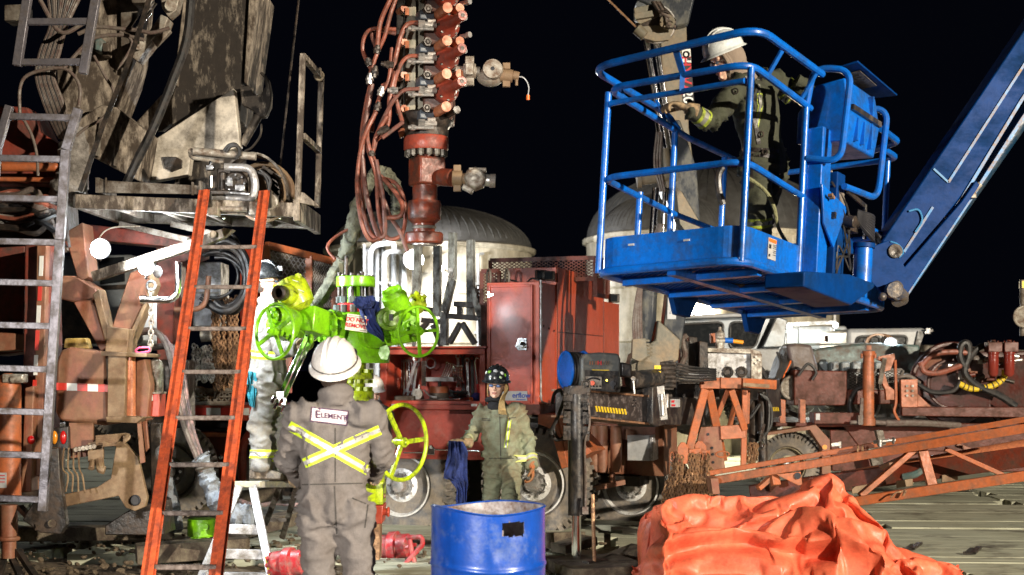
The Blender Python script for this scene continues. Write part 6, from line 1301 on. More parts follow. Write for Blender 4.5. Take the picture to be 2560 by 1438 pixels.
# ================================================================ lime green wellhead with valves
WY = 11.5; WX = 889; ws = lambda n: px(n, WY)
wh = Thing('wellhead', 'bright lime green wellhead with side valves and handwheels', 'wellhead', P(WX, 924, WY) * V((1, 1, 0)).x if False else V((P(WX, 924, WY).x, WY, 0)))
def vz(prof, x=WX, Y=WY, n=36):       # lathe about a vertical axis from (radius px, row px) pairs
    c = P(x, HZ, Y); m = MB(); m.lathe((c.x, Y, 0), (0, 0, 1), [(px(r, Y), P(x, y, Y).z) for r, y in prof], n); return m
def nuts(m, x, y, R, n, Y=WY, r=.018, h=.05, a0=0): c = P(x, y, Y); m.bolts(c, (0, 0, 1), px(R, Y), n, r, h, a0); return m
body = wh.part('body', vz([(84, 908), (86, 900), (86, 838), (78, 824), (60, 800), (50, 782), (40, 782)]), lime)
m = vz([(43, 782), (46, 778), (46, 762), (43, 759)]); wh.part('red_ring', m, redring)
m = vz([(47, 718), (48.5, 716), (48.5, 694), (47, 692)]); wh.part('top_flange', m, lime)
m = vz([(26, 762), (22, 745), (22, 716)]); wh.part('neck', m, lime)
m = MB()
for i in range(10):
    a = 2 * pi * i / 10 + .2; c = P(WX, HZ, WY); x, y = c.x + ws(40) * cos(a), WY + ws(40) * sin(a)
    m.cyl((x, y, P(0, 760, WY).z), (x, y, P(0, 688 - (i % 3) * 3, WY).z), .017, n=10)
wh.part('stud', m, darkst)
m = MB(); nuts(m, WX, 758, 40, 10, r=.03, h=.05, a0=.2); nuts(m, WX, 782, 48, 12, r=.028, h=.06); wh.part('nut', m, enggreen)
m = MB(); c = P(866, 640, 11.7); m.cyl(c, P(864, 692, 11.7), .016, n=8); wh.part('guide_rod', m, darkst)
m = vz([(26, 932), (26, 908)]); wh.part('neck', m, yel); m = vz([(44, 948), (45, 946), (45, 934), (44, 932)]); wh.part('lower_flange', m, yel); m = MB(); nuts(m, WX, 934, 36, 10, r=.026, h=.035); nuts(m, WX, 958, 36, 10, r=.024, h=.03); wh.part('nut', m, yel)
m = vz([(24, 978), (24, 948)]); wh.part('neck', m, yel); m = vz([(45, 1010), (46, 1005), (46, 980), (44, 977)]); wh.part('lower_flange', m, yel); m = MB(); nuts(m, WX, 978, 34, 10, r=.028, h=.035); wh.part('nut', m, yel)
m = vz([(70, 1250), (72, 1240), (72, 1090), (40, 1060), (30, 1010)]); wh.part('lower_body', m, yel)
m = MB(); m.slab([(900, 1204), (957, 1204), (957, 1262), (900, 1262)], WY - .15, WY + .15); wh.part('lower_block', m, yel, bv=.008)
m = MB(); m.slab([(900, 1264), (958, 1264), (955, 1310), (900, 1310)], WY - .15, WY + .15); m.cyl(P(955, 1280, WY - .1), P(972, 1280, WY - .12), .03); m.cyl(P(968, 1280, WY - .12), P(974, 1280, WY - .12), .045, n=6); wh.part('base_block', m, red, bv=.008)
m = MB(); m.cyl(P(957, 1240, WY - .1), P(964, 1240, WY - .1), .02); m.slab([(900, 1310), (950, 1310), (948, 1400), (900, 1400)], WY - .05, WY + .15); wh.part('casing', m, rustch)
def handwheel(t, c, ax, R, r, mat, n=4, a0=.4, hub=.04, off=.0, parent=None, name='handwheel'):
    c = V(c); x, y, a = frame(ax); m = MB(); m.ring(c, a, R, r, 48, 10)
    for i in range(n):
        th = a0 + 2 * pi * i / n; d = x * cos(th) + y * sin(th); m.bar(c + d * hub * .5 - a * off, c + d * R, r * 2.1, r * 1.2, up=a)
    m.cyl(c - a * (off + .06), c - a * (off - .03), hub, n=20); m.cyl(c - a * off, c - a * (off - .06), hub * .5, n=6)
    return t.part(name, m, mat, parent, bv=0)
def vdisc(m, c, ax, R, h, bolts=8, br=.018):
    c = V(c); a = V(ax).normalized(); m.lathe(c, a, [(R * .97, 0), (R, .006), (R, h - .006), (R * .97, h)], 32)
    if bolts: m.bolts(c + a * h, a, R * .78, bolts, br, .03)
    return m
# left side outlet
axl = V((-.80, -.52, .05)).normalized()
m = MB(); vdisc(m, P(842, 826, WY - .22), axl, ws(50), .07, 10, .022); vdisc(m, P(826, 822, WY - .32), axl, ws(44), .05, 0); m.bolts(P(824, 822, WY - .36), axl, ws(35), 8, .026, .05); wh.part('outlet_flange', m, lime)
m = MB(); m.cyl(P(862, 832, WY - .1), P(770, 800, WY - .55), ws(24), n=24); m.bar(P(808, 812, WY - .4), P(762, 796, WY - .62), .17, .2); lv = wh.part('left_valve_body', m, lime, bv=.012)
m = MB(); c0, c1 = P(752, 770, WY - .62), P(728, 722, WY - .62)
m.lathe(c0, c1 - c0, [(ws(20), -.02), (ws(38), .02), (ws(41), .10), (ws(41), .18), (ws(34), .22), (ws(18), .25)], 32); m.bolts(c0 + (c1 - c0).normalized() * .2, c1 - c0, ws(34), 6, .018, .04); wh.part('left_bonnet', m, yel, lv)
m = MB(); a = (P(692, 730, WY - .9) - P(730, 735, WY - .62)).normalized(); q = P(728, 738, WY - .68); m.lathe(q, a, [(ws(26), 0), (ws(24), .10), (ws(20), .12)], 28); wh.part('left_port_neck', m, yel, lv)
m = MB(); q = P(708, 734, WY - .80); m.lathe(q, a, [(ws(16), 0), (ws(18), .02), (ws(18), .09), (ws(15.5), .10), (ws(11), .10), (ws(11), .02), (.002, .02)], 28); wh.part('left_port', m, darkst, lv)
m = MB(); dn = V((-.28, -.25, -.92)).normalized(); q = P(722, 775, WY - .62); m.lathe(q, dn, [(ws(30), 0), (ws(38), .03), (ws(40), .06), (ws(40), .16), (ws(34), .20)], 32); m.bolts(q + dn * .19, dn, ws(30), 8, .018, .03); m.lathe(q + dn * .2, dn, [(ws(22), 0), (ws(20), .03), (ws(4), .035)], 24); wh.part('left_gate_cap', m, lime, lv)
m = MB(); vdisc(m, P(704, 790, WY - .85), axl, ws(20), .06, 6, .014); m.cyl(P(715, 800, WY - .7), P(692, 822, WY - .9), .028); m.cyl(P(754, 822, WY - .55), P(748, 836, WY - .6), .04); m.ring(P(776, 848, WY - .6), axl, .03, .012, 16, 6); wh.part('left_stem', m, lime, lv)
handwheel(wh, P(687, 829, WY - .92), V((-.62, -.78, .05)), .205, .013, lime, 4, .5, .035, .0)
m = MB()
for x, y in ((752, 726), (738, 702)): m.bar(P(x - 6, y - 2, WY - .83), P(x + 8, y + 3, WY - .83), .03, .004)
wh.part('paper_tag', m, white)
# right side outlet
axr = V((.72, -.66, -.1)).normalized()
m = MB(); vdisc(m, P(925, 828, WY - .22), axr, ws(42), .07, 0); wh.part('outlet_flange', m, lime)
m = MB(); m.cyl(P(920, 828, WY - .1), P(1010, 820, WY - .4), ws(24), n=24); m.bar(P(975, 815, WY - .4), P(1040, 800, WY - .35), .17, .2); m.cyl(P(970, 850, WY - .3), P(1040, 838, WY - .45), ws(16), n=20); rv = wh.part('right_valve_body', m, lime, bv=.01)
m = MB(); a = V((-.30, -.45, .84)).normalized(); q = P(1006, 795, WY - .4); m.lathe(q, a, [(ws(24), 0), (ws(32), .05), (ws(31), .20), (ws(27), .21), (ws(24), .25), (ws(21), .25), (ws(20), .23), (.004, .23)], 32); m.bolts(q + a * .235, a, ws(25), 4, .014, .012); wh.part('right_bonnet', m, lime, rv)
m = MB(); a = V((.35, -.93, .05)).normalized(); q = P(962, 800, WY - .42); m.lathe(q, a, [(ws(22), 0), (ws(28), .03), (ws(28), .12), (ws(20), .13), (ws(19), .18), (ws(15), .18)], 28); wh.part('right_port', m, paint('dark_lime', (.12, .26, .01), .35, dirt=(.05, .06, .01), amt=.35, scale=8), rv)
m = MB(); q2 = q + a * .181; m.bar(q2 - V((0, 0, .02)), q2 + V((0, 0, .03)), .03, .01, up=(0, 1, 0)); wh.part('port_slot', m, ink, rv)
m = MB(); q = P(1030, 775, WY - .2); a = V((.55, -.3, .75)).normalized(); m.lathe(q, a, [(ws(18), 0), (ws(24), .03), (ws(24), .10), (ws(14), .13)], 28); m.bolts(q + a * .12, a, ws(14), 3, .018, .03); wh.part('yellow_cap', m, yel, rv)
m = MB(); m.cyl(P(1020, 815, WY - .4), P(1046, 832, WY - .62), .03); vdisc(m, P(1024, 822, WY - .42), V((.5, -.86, 0)), ws(20), .06, 6, .014); m.bar(P(1018, 822, WY - .5), P(1030, 838, WY - .5), .03); wh.part('right_stem', m, lime, rv)
handwheel(wh, P(1046, 829, WY - .62), V((.66, -.75, 0)), .19, .012, lime, 4, .08, .03, 0)
m = MB(); m.slab([(950, 868), (968, 862), (975, 880), (968, 900), (952, 898), (946, 884)], WY - .30, WY - .285); wh.part('rust_patch', m, lime)
# yellow lower handwheel
handwheel(wh, P(1005, 1106, WY - .35), V((.80, -.60, 0)), .295, .017, yel, 3, 2.15, .04, .0, name='yellow_handwheel')
m = MB(); m.cyl(P(905, 1120, WY), P(1005, 1106, WY - .35), .035); m.slab([(935, 1180), (955, 1178), (957, 1196), (935, 1200)], WY - .25, WY); wh.part('lower_stem', m, yel)
# sign hung on the wellhead
SN = Pl(P(862, 830, WY - .52), (.97, .2, 0), (-.2, .97, 0))
t = Thing('warning_sign', 'cream sign with red words hung on the lime wellhead', 'sign', P(890, 831, WY - .52))
m = MB(); SN.slab(m, [(869, 784), (921, 791), (918, 832), (862, 824)], 0, .006); pl_ = t.part('board', m, paint('cream_sign', (.66, .62, .50), .5, dirt=(.35, .3, .2), amt=.2, scale=8))
rt = (SN.pt(921, 791) - SN.pt(869, 784)).normalized(); up_ = (SN.pt(869, 784) - SN.pt(862, 824)).normalized()
t.part('lettering', textmb('DO NOT', .043, SN.pt(893, 801, -.006), rt, up_, .004), redink, pl_); t.part('lettering', textmb('REMOVE', .043, SN.pt(889, 815, -.006), rt, up_, .004), redink, pl_)
m = MB()
for y in (789, 793): m.bar(SN.pt(872, y - .5, -.004), SN.pt(915, y + 5, -.004), .004, .003)
m.bar(SN.pt(900, 826, -.004), SN.pt(914, 827, -.004), .006, .003); t.part('small_print', m, ink, pl_)
# folded cloth helper
def cloth(name, lab, mat, fn, nu=26, nv=34, amp=.02, fr=14, cat='cloth', th=.012, seed=0):
    m = MB(); vs = []
    for j in range(nv + 1):
        for i in range(nu + 1):
            u, v = i / nu, j / nv; p = fn(u, v)
            d = noise.noise(V((u * fr * .45 + seed, v * fr * .25, seed))) * amp * 2 + noise.noise(V((p.x * 22, p.y * 22, p.z * 10 + seed))) * amp * .7 + abs(noise.noise(V((p.x * 9, seed, p.z * 6)))) * amp * 1.5
            vs.append(p + V((d * .35, -d, 0)))
    n = len(vs); W = nu + 1; fs = []
    for j in range(nv):
        for i in range(nu): a = j * W + i; fs.append([a, a + 1, a + 1 + W, a + W])
    m.add(vs, fs); m.add([p + V((0, th, 0)) for p in vs], [f[::-1] for f in fs])
    bd = [i for i in range(W)] + [j * W + nu for j in range(1, nv + 1)] + [nv * W + i for i in range(nu - 1, -1, -1)] + [j * W for j in range(nv - 1, 0, -1)]
    m.f += [[bd[k], bd[(k + 1) % len(bd)], n + bd[(k + 1) % len(bd)], n + bd[k]] for k in range(len(bd))]
    return solo(name, m, mat, lab, cat, sharp=70)
navy = paint('navy_cloth', (.014, .030, .15), .85, dirt=(.006, .01, .04), amt=.35, scale=8, bump=.2)
def lerp_outline(L, R):
    def f(u, v, Y0=None):
        k = v * (len(L) - 1); i = min(int(k), len(L) - 2); t_ = k - i
        a = P(*L[i]).lerp(P(*L[i + 1]), t_); b = P(*R[i]).lerp(P(*R[i + 1]), t_); return a.lerp(b, u)
    return f
y_ = WY - .5
cloth('blue_rag', 'crumpled navy blue rag draped over the right side of the wellhead sign', navy, lerp_outline([(893, 752, y_), (900, 782, y_), (905, 800, y_), (918, 830, y_), (940, 842, y_), (956, 854, y_)], [(920, 746, y_), (945, 756, y_), (952, 775, y_), (950, 800, y_), (956, 830, y_), (959, 856, y_)]), amp=.035)
m = MB()
for k in range(7): m.tube([P(898 + 8 * sin(k * 2.1 + i * .9) + k * 4, 756 + 8 * cos(k * 1.3 + i * 1.1), WY - .56 - .03 * sin(i + k)) for i in range(6)], .026, 8, wob=.4)
solo('blue_rag', m, navy, 'knotted bunch of navy rag on top of the wellhead nuts', 'cloth')
# lime spool on the ground, red valves, wrenches held by the worker
t = Thing('flange_spool', 'lime green flanged spool standing on the ground behind the orange ladder', 'spool', P(500, 1388, 12.6))
for nm, x, r_, ya, yb in (('top_flange', 505, 36, 1340, 1297), ('neck', 503, 22, 1364, 1338), ('bottom_flange', 495, 37, 1388, 1363)):
    t.part(nm, vz([(r_ * .96, ya), (r_, ya - 2), (r_, yb + 2), (r_ * .96, yb)], x, 12.6), lime)
m = MB(); nuts(m, 505, 1343, 28, 8, 12.6, .016, .02); m.cyl(P(512, 1318, 12.46), P(512, 1318, 12.5), .03); t.part('bolt', m, lime)
def redvalve(lab, x, y, Y, s, hwx):
    t = Thing('red_valve', lab, 'valve', P(x, y + 30, Y), group='red valves on the ground')
    rp = paint('dirty_bright_red_valve', (.50, .03, .04), .35, dirt=(.30, .16, .14), amt=.35, scale=9, bump=.08)
    m = MB(); c = P(x, y, Y); m.lathe(c, V((1, -.3, .1)), [(s * .5, -s * 1.1), (s * .8, -s), (s * .85, -s * .3), (s, -.2 * s), (s, .3 * s), (s * .8, .35 * s), (s * .8, s), (s * .5, s * 1.1)], 26); m.bolts(c + V((1, -.3, .1)).normalized() * s * 1.0, (1, -.3, .1), s * .65, 6, s * .13, s * .25); b = t.part('body', m, rp)
    m = MB(); m.bolts(c - V((1, -.3, .1)).normalized() * s * 1.0, (-1, .3, -.1), s * .6, 8, s * .16, s * .3); m.ell(c + V((-s * .9, -s * .3, 0)), s * .4, 10, 7); t.part('bonnet', m, rp, b)
    return t, rp
redvalve('muddy bright red valve lying at the foot of the stepladder', 722, 1408, 10.9, .12, 0)
t, rp = redvalve('dark red valve with a triangular handle lying left of the blue drum', 985, 1368, 12.6, .14, 0)
m = MB(); pts = [P(1018, 1345, 12.3), P(1054, 1342, 12.2), P(1058, 1360, 12.2), P(1030, 1392, 12.2), P(1008, 1415, 12.2), P(1014, 1424, 12.2), P(1042, 1432, 12.2), P(1034, 1398, 12.2), P(1024, 1350, 12.25)]; m.tube(fillet(pts, .03), .022, 8, smooth=False); t.part('handle', m, rp)
for k, (a, b, lab) in enumerate((((767, 842), (700, 988), 'upper of two long bright spanners held by the stepladder worker'), ((779, 846), (706, 1004), 'lower of two long bright spanners held by the stepladder worker'))):
    m = MB(); p, q = P(*a, 11.2), P(*b, 11.05); m.bar(p, q, .034, .014, up=(0, 1, 0)); d = (q - p).normalized(); s_ = d.cross(V((0, 1, 0))).normalized()
    m.ring(p - d * .02, (0, 1, 0), .032, .014, 18, 6); m.box(q, (.06, .016, .06)); 
    for sg in (1, -1): m.bar(q + s_ * sg * .028 + d * .02, q + s_ * sg * .034 + d * .085, .028, .016, up=(0, 1, 0))
    solo('long_spanner', m, chrome, lab, 'spanner', 'long spanners at the wellhead', bv=.003)
# ================================================================ hanging preventer stack
st = Thing('blowout_preventer_stack', 'dark red preventer stack hung above the wellhead with rows of rods', 'preventer stack', P(1062, 612, WY))
def sp(name, prof, mat, x=1062, n=40, parent=None): return st.part(name, vz(prof, x, WY, n), mat, parent)
sp('bottom_flange', [(44, 610), (48, 606), (48, 586), (45, 582)], bopred, 1060); sp('seal_face', [(30, 613), (30, 610.5)], steel, 1060)
sp('lower_spool', [(27, 583), (28, 560), (33, 556)], bopred, 1060); sp('clamp_band', [(29, 573), (30, 571), (30, 567), (29, 565)], gray, 1060)
sp('collar', [(34, 556), (41, 548), (41, 538), (42, 536), (42, 510), (40, 503), (31, 502)], bopred, 1061); sp('upper_neck', [(31, 503), (31, 465)], bopred, 1062)
m = MB(); c = P(1067, 430, WY); m.box(c, (ws(72), ws(72), ws(70)), rz=.5); st.part('cross_block', m, bopred, bv=.02)
sp('bolt_neck', [(28, 396), (28, 376)], bopred, 1064)
sp('red_flange', [(54, 378), (56, 374), (56, 346), (54, 343)], paint('stack_bright_red', (.30, .052, .03), .35, dirt=(.12, .04, .03), amt=.3, scale=6), 1065)
m = MB(); nuts(m, 1065, 392, 46, 14, r=.026, h=.06); nuts(m, 1065, 395, 46, 14, r=.014, h=.02); st.part('nut', m, paint('greasy_nut_steel', (.22, .20, .17), .35, metal=.6, dirt=(.05, .04, .03), amt=.4, scale=20))
sp('cone', [(55, 343), (55, 325), (64, 312), (70, 300), (70, 290), (62, 284)], darkst, 1066)
m = MB(); m.slab([(1056, 302), (1062, -60), (1140, -60), (1132, 298)], WY - .12, WY + .28); st.part('ram_body', m, paint('stack_dark_body', (.07, .035, .028), .4, dirt=(.16, .07, .05), amt=.35, scale=5), bv=.02)
for x0, x1, Y0 in ((1012, 1038, WY - .05), (1040, 1060, WY + .02), (990, 1008, WY + .15)):
    m = MB(); m.slab([(x0, 303 - (20 if x0 < 1000 else 0)), (x0 + 2, -60), (x1 + 2, -60), (x1, 303 - (20 if x0 < 1000 else 0))], Y0, Y0 + .12); st.part('guide_post', m, paint('olive_steel', (.21, .20, .15), .45, dirt=(.40, .34, .26), amt=.35, scale=4, streak=2) if x0 > 1000 else gray, bv=.006)
rd = V((.38, -.92, .02)).normalized()
for k in range(-1, 4):
    dy = 82.5 * k
    tip = P(1119 - k * 1, 15 + dy + 4, WY - .42); m = MB(); m.cyl(tip, tip - rd * .34, ws(12.5), n=22); m.cyl(tip - rd * .34, tip - rd * .5, ws(9), n=16); st.part('ram_rod', m, boprod)
    if k < 3:
        tip = P(1150, 20 + dy, WY - .25); m = MB(); m.cyl(tip, tip - rd * .34, ws(11), n=22); st.part('ram_rod', m, boprod)
        tip = P(1157 - k, 38 + dy, WY - .50); b0 = P(1128, 68 + dy, WY - .10)
        a = rd; m = MB(); m.lathe(tip - a * .34, a, [(ws(26), -.10), (ws(31), -.07), (ws(31), .0), (ws(27), .02), (ws(22), .04), (ws(14), .14), (ws(12.5), .16), (ws(12.5), .33), (ws(11.5), .34), (ws(4), .34), (ws(4), .30)], 8 if False else 26); nz = st.part('ram_bonnet', m, paint('stack_bright_red', (.42, .06, .03)))
        m = MB(); m.bolts(tip - a * .34, a, ws(25), 8, .012, .03); m.lathe(tip, a, [(ws(5), 0), (ws(5), .003), (ws(.5), .004)]); st.part('bonnet_bolt', m, ink if False else darkst, nz)
        m = MB(); q = P(1152, 10 + dy, WY - .2); m.cyl(q, q + V((.055, -.06, 0)), .018); m.cyl(q + V((.055, -.06, 0)), q + V((.075, -.08, 0)), .024, n=8); m.cyl(q + V((.0, 0, -.12)), q + V((.04, -.04, -.12)), .02); st.part('grease_fitting', m, steel)
    q = P(1068 - k * 1, 24 + dy, WY - .30); m = MB(); m.cyl(q, q - rd * .2, ws(8), n=18); m.cyl(q, q + rd * .03, ws(11), n=6); m.ring(q + rd * .03, rd, ws(5), .006, 14, 5); st.part('lock_bolt', m, darkst)
    m = MB(); m.box(P(1062, 42 + dy, WY - .2), (.12, .14, .07), rz=.35); st.part('bolt_block', m, paint('blue_grey_block', (.10, .12, .15), .4, dirt=(.04, .04, .04), amt=.3), bv=.01)
    q = P(998, 30 + dy, WY + .05); m = MB(); m.cyl(q, q + V((.05, -.12, 0)), ws(9), n=16); m.box(P(1018, 30 + dy, WY - .07), (.03, .03, .06)); st.part('rear_stud', m, boprod)
    q = P(1052, 60 + dy, WY - .28); m = MB(); m.cyl(q, q + V((.12, .04, 0)), .022, n=10); m.cyl(q + V((-.02, 0, 0)), q + V((.03, .01, 0)), .032, n=6); m.cyl(q + V((.05, .02, .03)), q + V((.11, .04, .035)), .018, n=10); m.cyl(q + V((-.1, 0, -.035)), q + V((.1, .02, -.035)), .015, n=10); m.cyl(q + V((-.08, 0, -.035)), q + V((-.05, .02, -.035)), .024, n=6); st.part('hose_fitting', m, steel)
q = P(1139, 276, WY - .3); m = MB(); m.cyl(q, q - rd * .2, ws(9), n=16); m.cyl(q, q + rd * .03, ws(10), n=6); st.part('lock_bolt', m, darkst)
q = P(997, 335, WY + .0); m = MB(); m.cyl(q + V((.1, 0, .03)), q, ws(12), n=20); st.part('side_plug', m, boprod)
# upper right side valve with orange tipped wire
sv = Thing('side_valve', 'grey plug valve with wing nuts on the upper right of the stack', 'valve', P(1230, 215, WY - .2))
m = MB(); m.cyl(P(1140, 178, WY - .2), P(1200, 180, WY - .2), .04); vy = WY - .2
vc = P(1232, 178, vy); m.lathe(vc + V((0, .1, 0)), (0, -1, 0), [(ws(20), 0), (ws(26), .04), (ws(26), .14), (ws(24), .17), (ws(23), .2), (ws(5), .2), (ws(5), .19)], 32); m.ell(vc + V((-.02, .03, -.04)), (ws(34), .1, ws(24)), 20, 12); sv.part('body', m, castst)
m = MB(); m.lathe(vc + V((0, -.101, 0)), (0, -1, 0), [(ws(5), 0), (.001, .001)]); sv.part('bore', m, ink)
m = MB(); x_, yx, ax_ = frame((1, 0, 0)); q = P(1174, 178, vy); m.cyl(q - V((.05, 0, 0)), q + V((.05, 0, 0)), ws(18), n=26)
for sg in (-1, 1): m.box(q + V((0, 0, sg * .085)), (.07, .05, .06)); m.box(q + V((0, -.07, sg * .02)), (.06, .05, .05))
sv.part('wing_nut', m, castst, bv=.006)
m = MB(); q = P(1266, 188, vy); m.cyl(q - V((.05, 0, 0)), q + V((.05, 0, -.01)), ws(16), n=26)
for sg in (-1, 1): m.box(q + V((0, 0, sg * .07)), (.06, .05, .05))
m.cyl(q + V((.05, 0, 0)), q + V((.10, 0, -.01)), ws(11), n=20); m.cyl(q + V((.08, -.03, -.04)), q + V((.08, -.03, -.09)), .012); sv.part('wing_nut', m, dusty, bv=.004)
m = MB(); q = P(1286, 191, vy); m.cyl(q - V((.02, 0, 0)), q + V((.03, 0, 0)), .018); m.cyl(P(1320, 238, vy), P(1320, 250, vy), .014); sv.part('orange_plug', m, orangeb)
m = MB(); m.tube([P(1294, 192, vy), P(1308, 194, vy), P(1318, 206, vy), P(1322, 222, vy), P(1320, 238, vy)], .005, 6); sv.part('wire', m, white)
sw = Thing('side_valve', 'grey plug valve with threaded end on the lower right of the stack', 'valve', P(1190, 480, WY - .2))
m = MB(); q = P(1105, 443, WY - .1); m.cyl(q, P(1132, 445, WY - .18), ws(22), n=26); m.bolts(P(1118, 444, WY - .14), (1, -.5, 0), ws(17), 8, .014, .05); sw.part('flange', m, bopred)
m = MB(); m.cyl(P(1130, 446, vy), P(1215, 450, vy), ws(14), n=24); q = P(1143, 446, vy); m.cyl(q - V((.04, 0, 0)), q + V((.04, 0, 0)), ws(19), n=24)
for sg in (-1, 1): m.box(q + V((0, 0, sg * .08)), (.06, .05, .05))
sw.part('wing_nut', m, dusty, bv=.005)
m = MB(); q = P(1188, 448, vy); m.lathe(q + V((0, .08, 0)), (0, -1, 0), [(ws(20), 0), (ws(29), .04), (ws(28), .13), (ws(22), .16), (ws(5), .16)], 8); m.ell(q, (ws(30), .09, ws(22)), 18, 10); m.box(q + V((.02, 0, .07)), (.14, .12, .03)); m.box(q + V((-.06, 0, -.08)), (.09, .1, .04), rot=Matrix.Rotation(.5, 3, 'Y')); sw.part('body', m, castst, bv=.008)
m = MB(); m.lathe(q + V((0, -.079, 0)), (0, -1, 0), [(.018, 0), (.001, .002)]); sw.part('bore', m, ink)
m = MB(); m.cyl(P(1212, 450, vy), P(1238, 453, vy), ws(15), n=24)
for k in range(4): m.ring(P(1226 + k * 3.6, 452, vy), (1, 0, -.04), ws(15.5), .006, 26, 5)
sw.part('threaded_end', m, steel)
# hoses of the stack
hb = Thing('stack_hose_bundle', 'bundle of reddish hydraulic hoses hanging down the left of the stack', 'hoses', P(950, 600, WY - .2))
HP = [((1052, 58), (1020, 60), (1002, 90), (990, 140), (976, 200), (955, 216)), ((1050, 140), (1020, 142), (1000, 165), (985, 220), (996, 270), (1006, 305)), ((1048, 222), (1010, 226), (985, 250), (962, 290), (945, 330), (935, 372), (926, 380)),
      ((1000, -30), (978, 30), (962, 90), (944, 130), (930, 170), (926, 185)), ((990, -30), (970, 10), (950, 60), (942, 130)), ((945, 130), (930, 90), (940, 76), (965, 80), (990, 84)), ((930, 178), (908, 130), (912, 90), (935, 72), (990, 74)),
      ((925, 215), (915, 260), (904, 340), (902, 440), (908, 520), (925, 580), (950, 598), (955, 580), (945, 520), (940, 440), (925, 390), (912, 350)), ((930, 210), (915, 300), (906, 380), (915, 480), (932, 550), (948, 590), (962, 580), (958, 500), (940, 400)), ((940, 280), (920, 320), (905, 360), (895, 420), (893, 480), (905, 560), (925, 600), (950, 596)),
      ((930, 385), (948, 440), (950, 520), (955, 575), (975, 598), (1000, 590), (1012, 560), (1010, 500), (990, 460), (955, 445)), ((960, 500), (975, 540), (1000, 580), (1018, 628)), ((950, 440), (980, 470), (1005, 510), (1000, 540), (960, 545)),
      ((968, 290), (940, 340), (930, 385), (918, 340), (925, 300)), ((1008, 305), (975, 330), (955, 345)), ((980, 120), (972, 200), (950, 240), (935, 290), (930, 330)), ((990, 180), (975, 240), (972, 300), (960, 330), (940, 350))]
for k, pts in enumerate(HP):
    m = MB(); m.tube([P(x, y, WY - .25 - .035 * (k % 5) + .02 * sin(i * 1.7 + k)) for i, (x, y) in enumerate(pts)], .0165 if k % 4 else .019, 8); hb.part('hose', m, (hosered, hosered, paint('dark_red_hose', (.16, .06, .045), .4, dirt=(.08, .05, .04), amt=.3, scale=8))[k % 3])
for x, y, dx, dy in ((944, 118, -3, 16), (925, 190, -2, 20), (938, 172, -4, 22), (955, 222, -6, 18), (946, 260, -5, 16), (930, 380, -2, 10), (960, 160, 24, 3), (975, 226, 20, 0), (950, 330, 22, -12), (920, 150, 4, 14)):
    m = MB(); a, b = P(x, y, WY - .42), P(x + dx, y + dy, WY - .42); m.cyl(a, b, .025, n=8); m.cyl(a.lerp(b, -.3), a, .018); m.cyl(a.lerp(b, .3), a.lerp(b, .6), .031, n=6); hb.part('coupling', m, steel if x % 2 else darkst)
t = Thing('canvas_hose_sleeve', 'olive canvas sleeve looping down from the stack behind the wellhead', 'hose sleeve', P(860, 640, WY + .2))
m = MB(); m.tube([P(x, y, WY + .05 + (.3 if y > 600 else 0)) for x, y in ((992, 545), (996, 510), (985, 470), (960, 438), (936, 440), (914, 470), (895, 520), (880, 580), (862, 640), (835, 692), (805, 742), (775, 775), (745, 800))], .058, 18, wob=.34, res=8); t.part('sleeve', m, sleeve)
m = MB(); m.tube([P(878, 570, WY), P(850, 585, WY), P(824, 606, WY), (P(820, 625, WY)), P(838, 648, WY)], .013, 8); t.part('hose', m, hosered)
m = MB(); m.ring(P(853, 650, WY + .35), V((-.4, 0, -.9)), .06, .008, 18, 5); t.part('tie', m, gray)
# ================================================================ blue drum with a square cut
DY, DX, DR = 7.5, (1220.5 - 1280) / F * 7.5, .300
dt = Thing('steel_drum', 'open topped blue steel drum with a square hole cut in its side', 'drum', V((DX, DY, 0)))
def drumwall(R, inner=False):
    m = MB(); NA, NZ = 220, 120; vs = []; H = .925
    for j in range(NZ + 1):
        for i in range(NA):
            a = 2 * pi * i / NA; f = j / NZ; z = f * (H + .012 * sin(a * 2 + .6) - .008 * sin(3 * a))
            b = .007 * (math.exp(-((f - .35) / .012) ** 2) + math.exp(-((f - .68) / .012) ** 2))
            dent = -.012 * math.exp(-((a - 4.95) / .16) ** 2 - ((f - .80) / .08) ** 2) - .006 * math.exp(-((a - 5.3) / .2) ** 2 - ((f - .92) / .06) ** 2)
            RR = R + b + dent + .0025 * noise.noise(V((cos(a) * 2, sin(a) * 2, z * 4)))
            vs.append(V((DX + RR * cos(a), DY + RR * sin(a), z)))
    fs = []
    for j in range(NZ):
        for i in range(NA):
            q = [j * NA + i, j * NA + (i + 1) % NA, (j + 1) * NA + (i + 1) % NA, (j + 1) * NA + i]
            c = sum((vs[k] for k in q), V()) / 4
            X = 1280 + c.x / c.y * F; Yp = HZ - (c.z - CH) / c.y * F
            if c.y < DY and 1257 < X < 1309 and 1308 - (X - 1257) * .10 + 1.5 * sin(X * .3) < Yp < 1342 + 1.2 * sin(X * .4): continue
            fs.append(q)
    return m.add(vs, fs)
dt.part('wall', drumwall(DR), drumblue, sharp=60)
dt.part('liner', drumwall(DR - .004), paint('drum_inside', (.42, .40, .42), .6, dirt=(.12, .07, .05), amt=.45, scale=4), sharp=60)
m = MB(); rg_ = []
for i in range(64):
    a = 2 * pi * i / 64; z = .925 + .012 * sin(a * 2 + .6) - .008 * sin(3 * a); c = V((DX + DR * cos(a), DY + DR * sin(a), z)); e = V((cos(a), sin(a), 0)); rg_.append([c + (e * cos(b) + V((0, 0, 1)) * sin(b)) * .006 for b in (0, 1.57, 3.14, 4.71)])
m.loft(rg_, close=True); dt.part('rim', m, drumblue)
m = MB(); m.cyl((DX, DY, .01), (DX, DY, .02), DR - .01, n=64); dt.part('bottom', m, paint('drum_inside', (.4, .4, .4)))
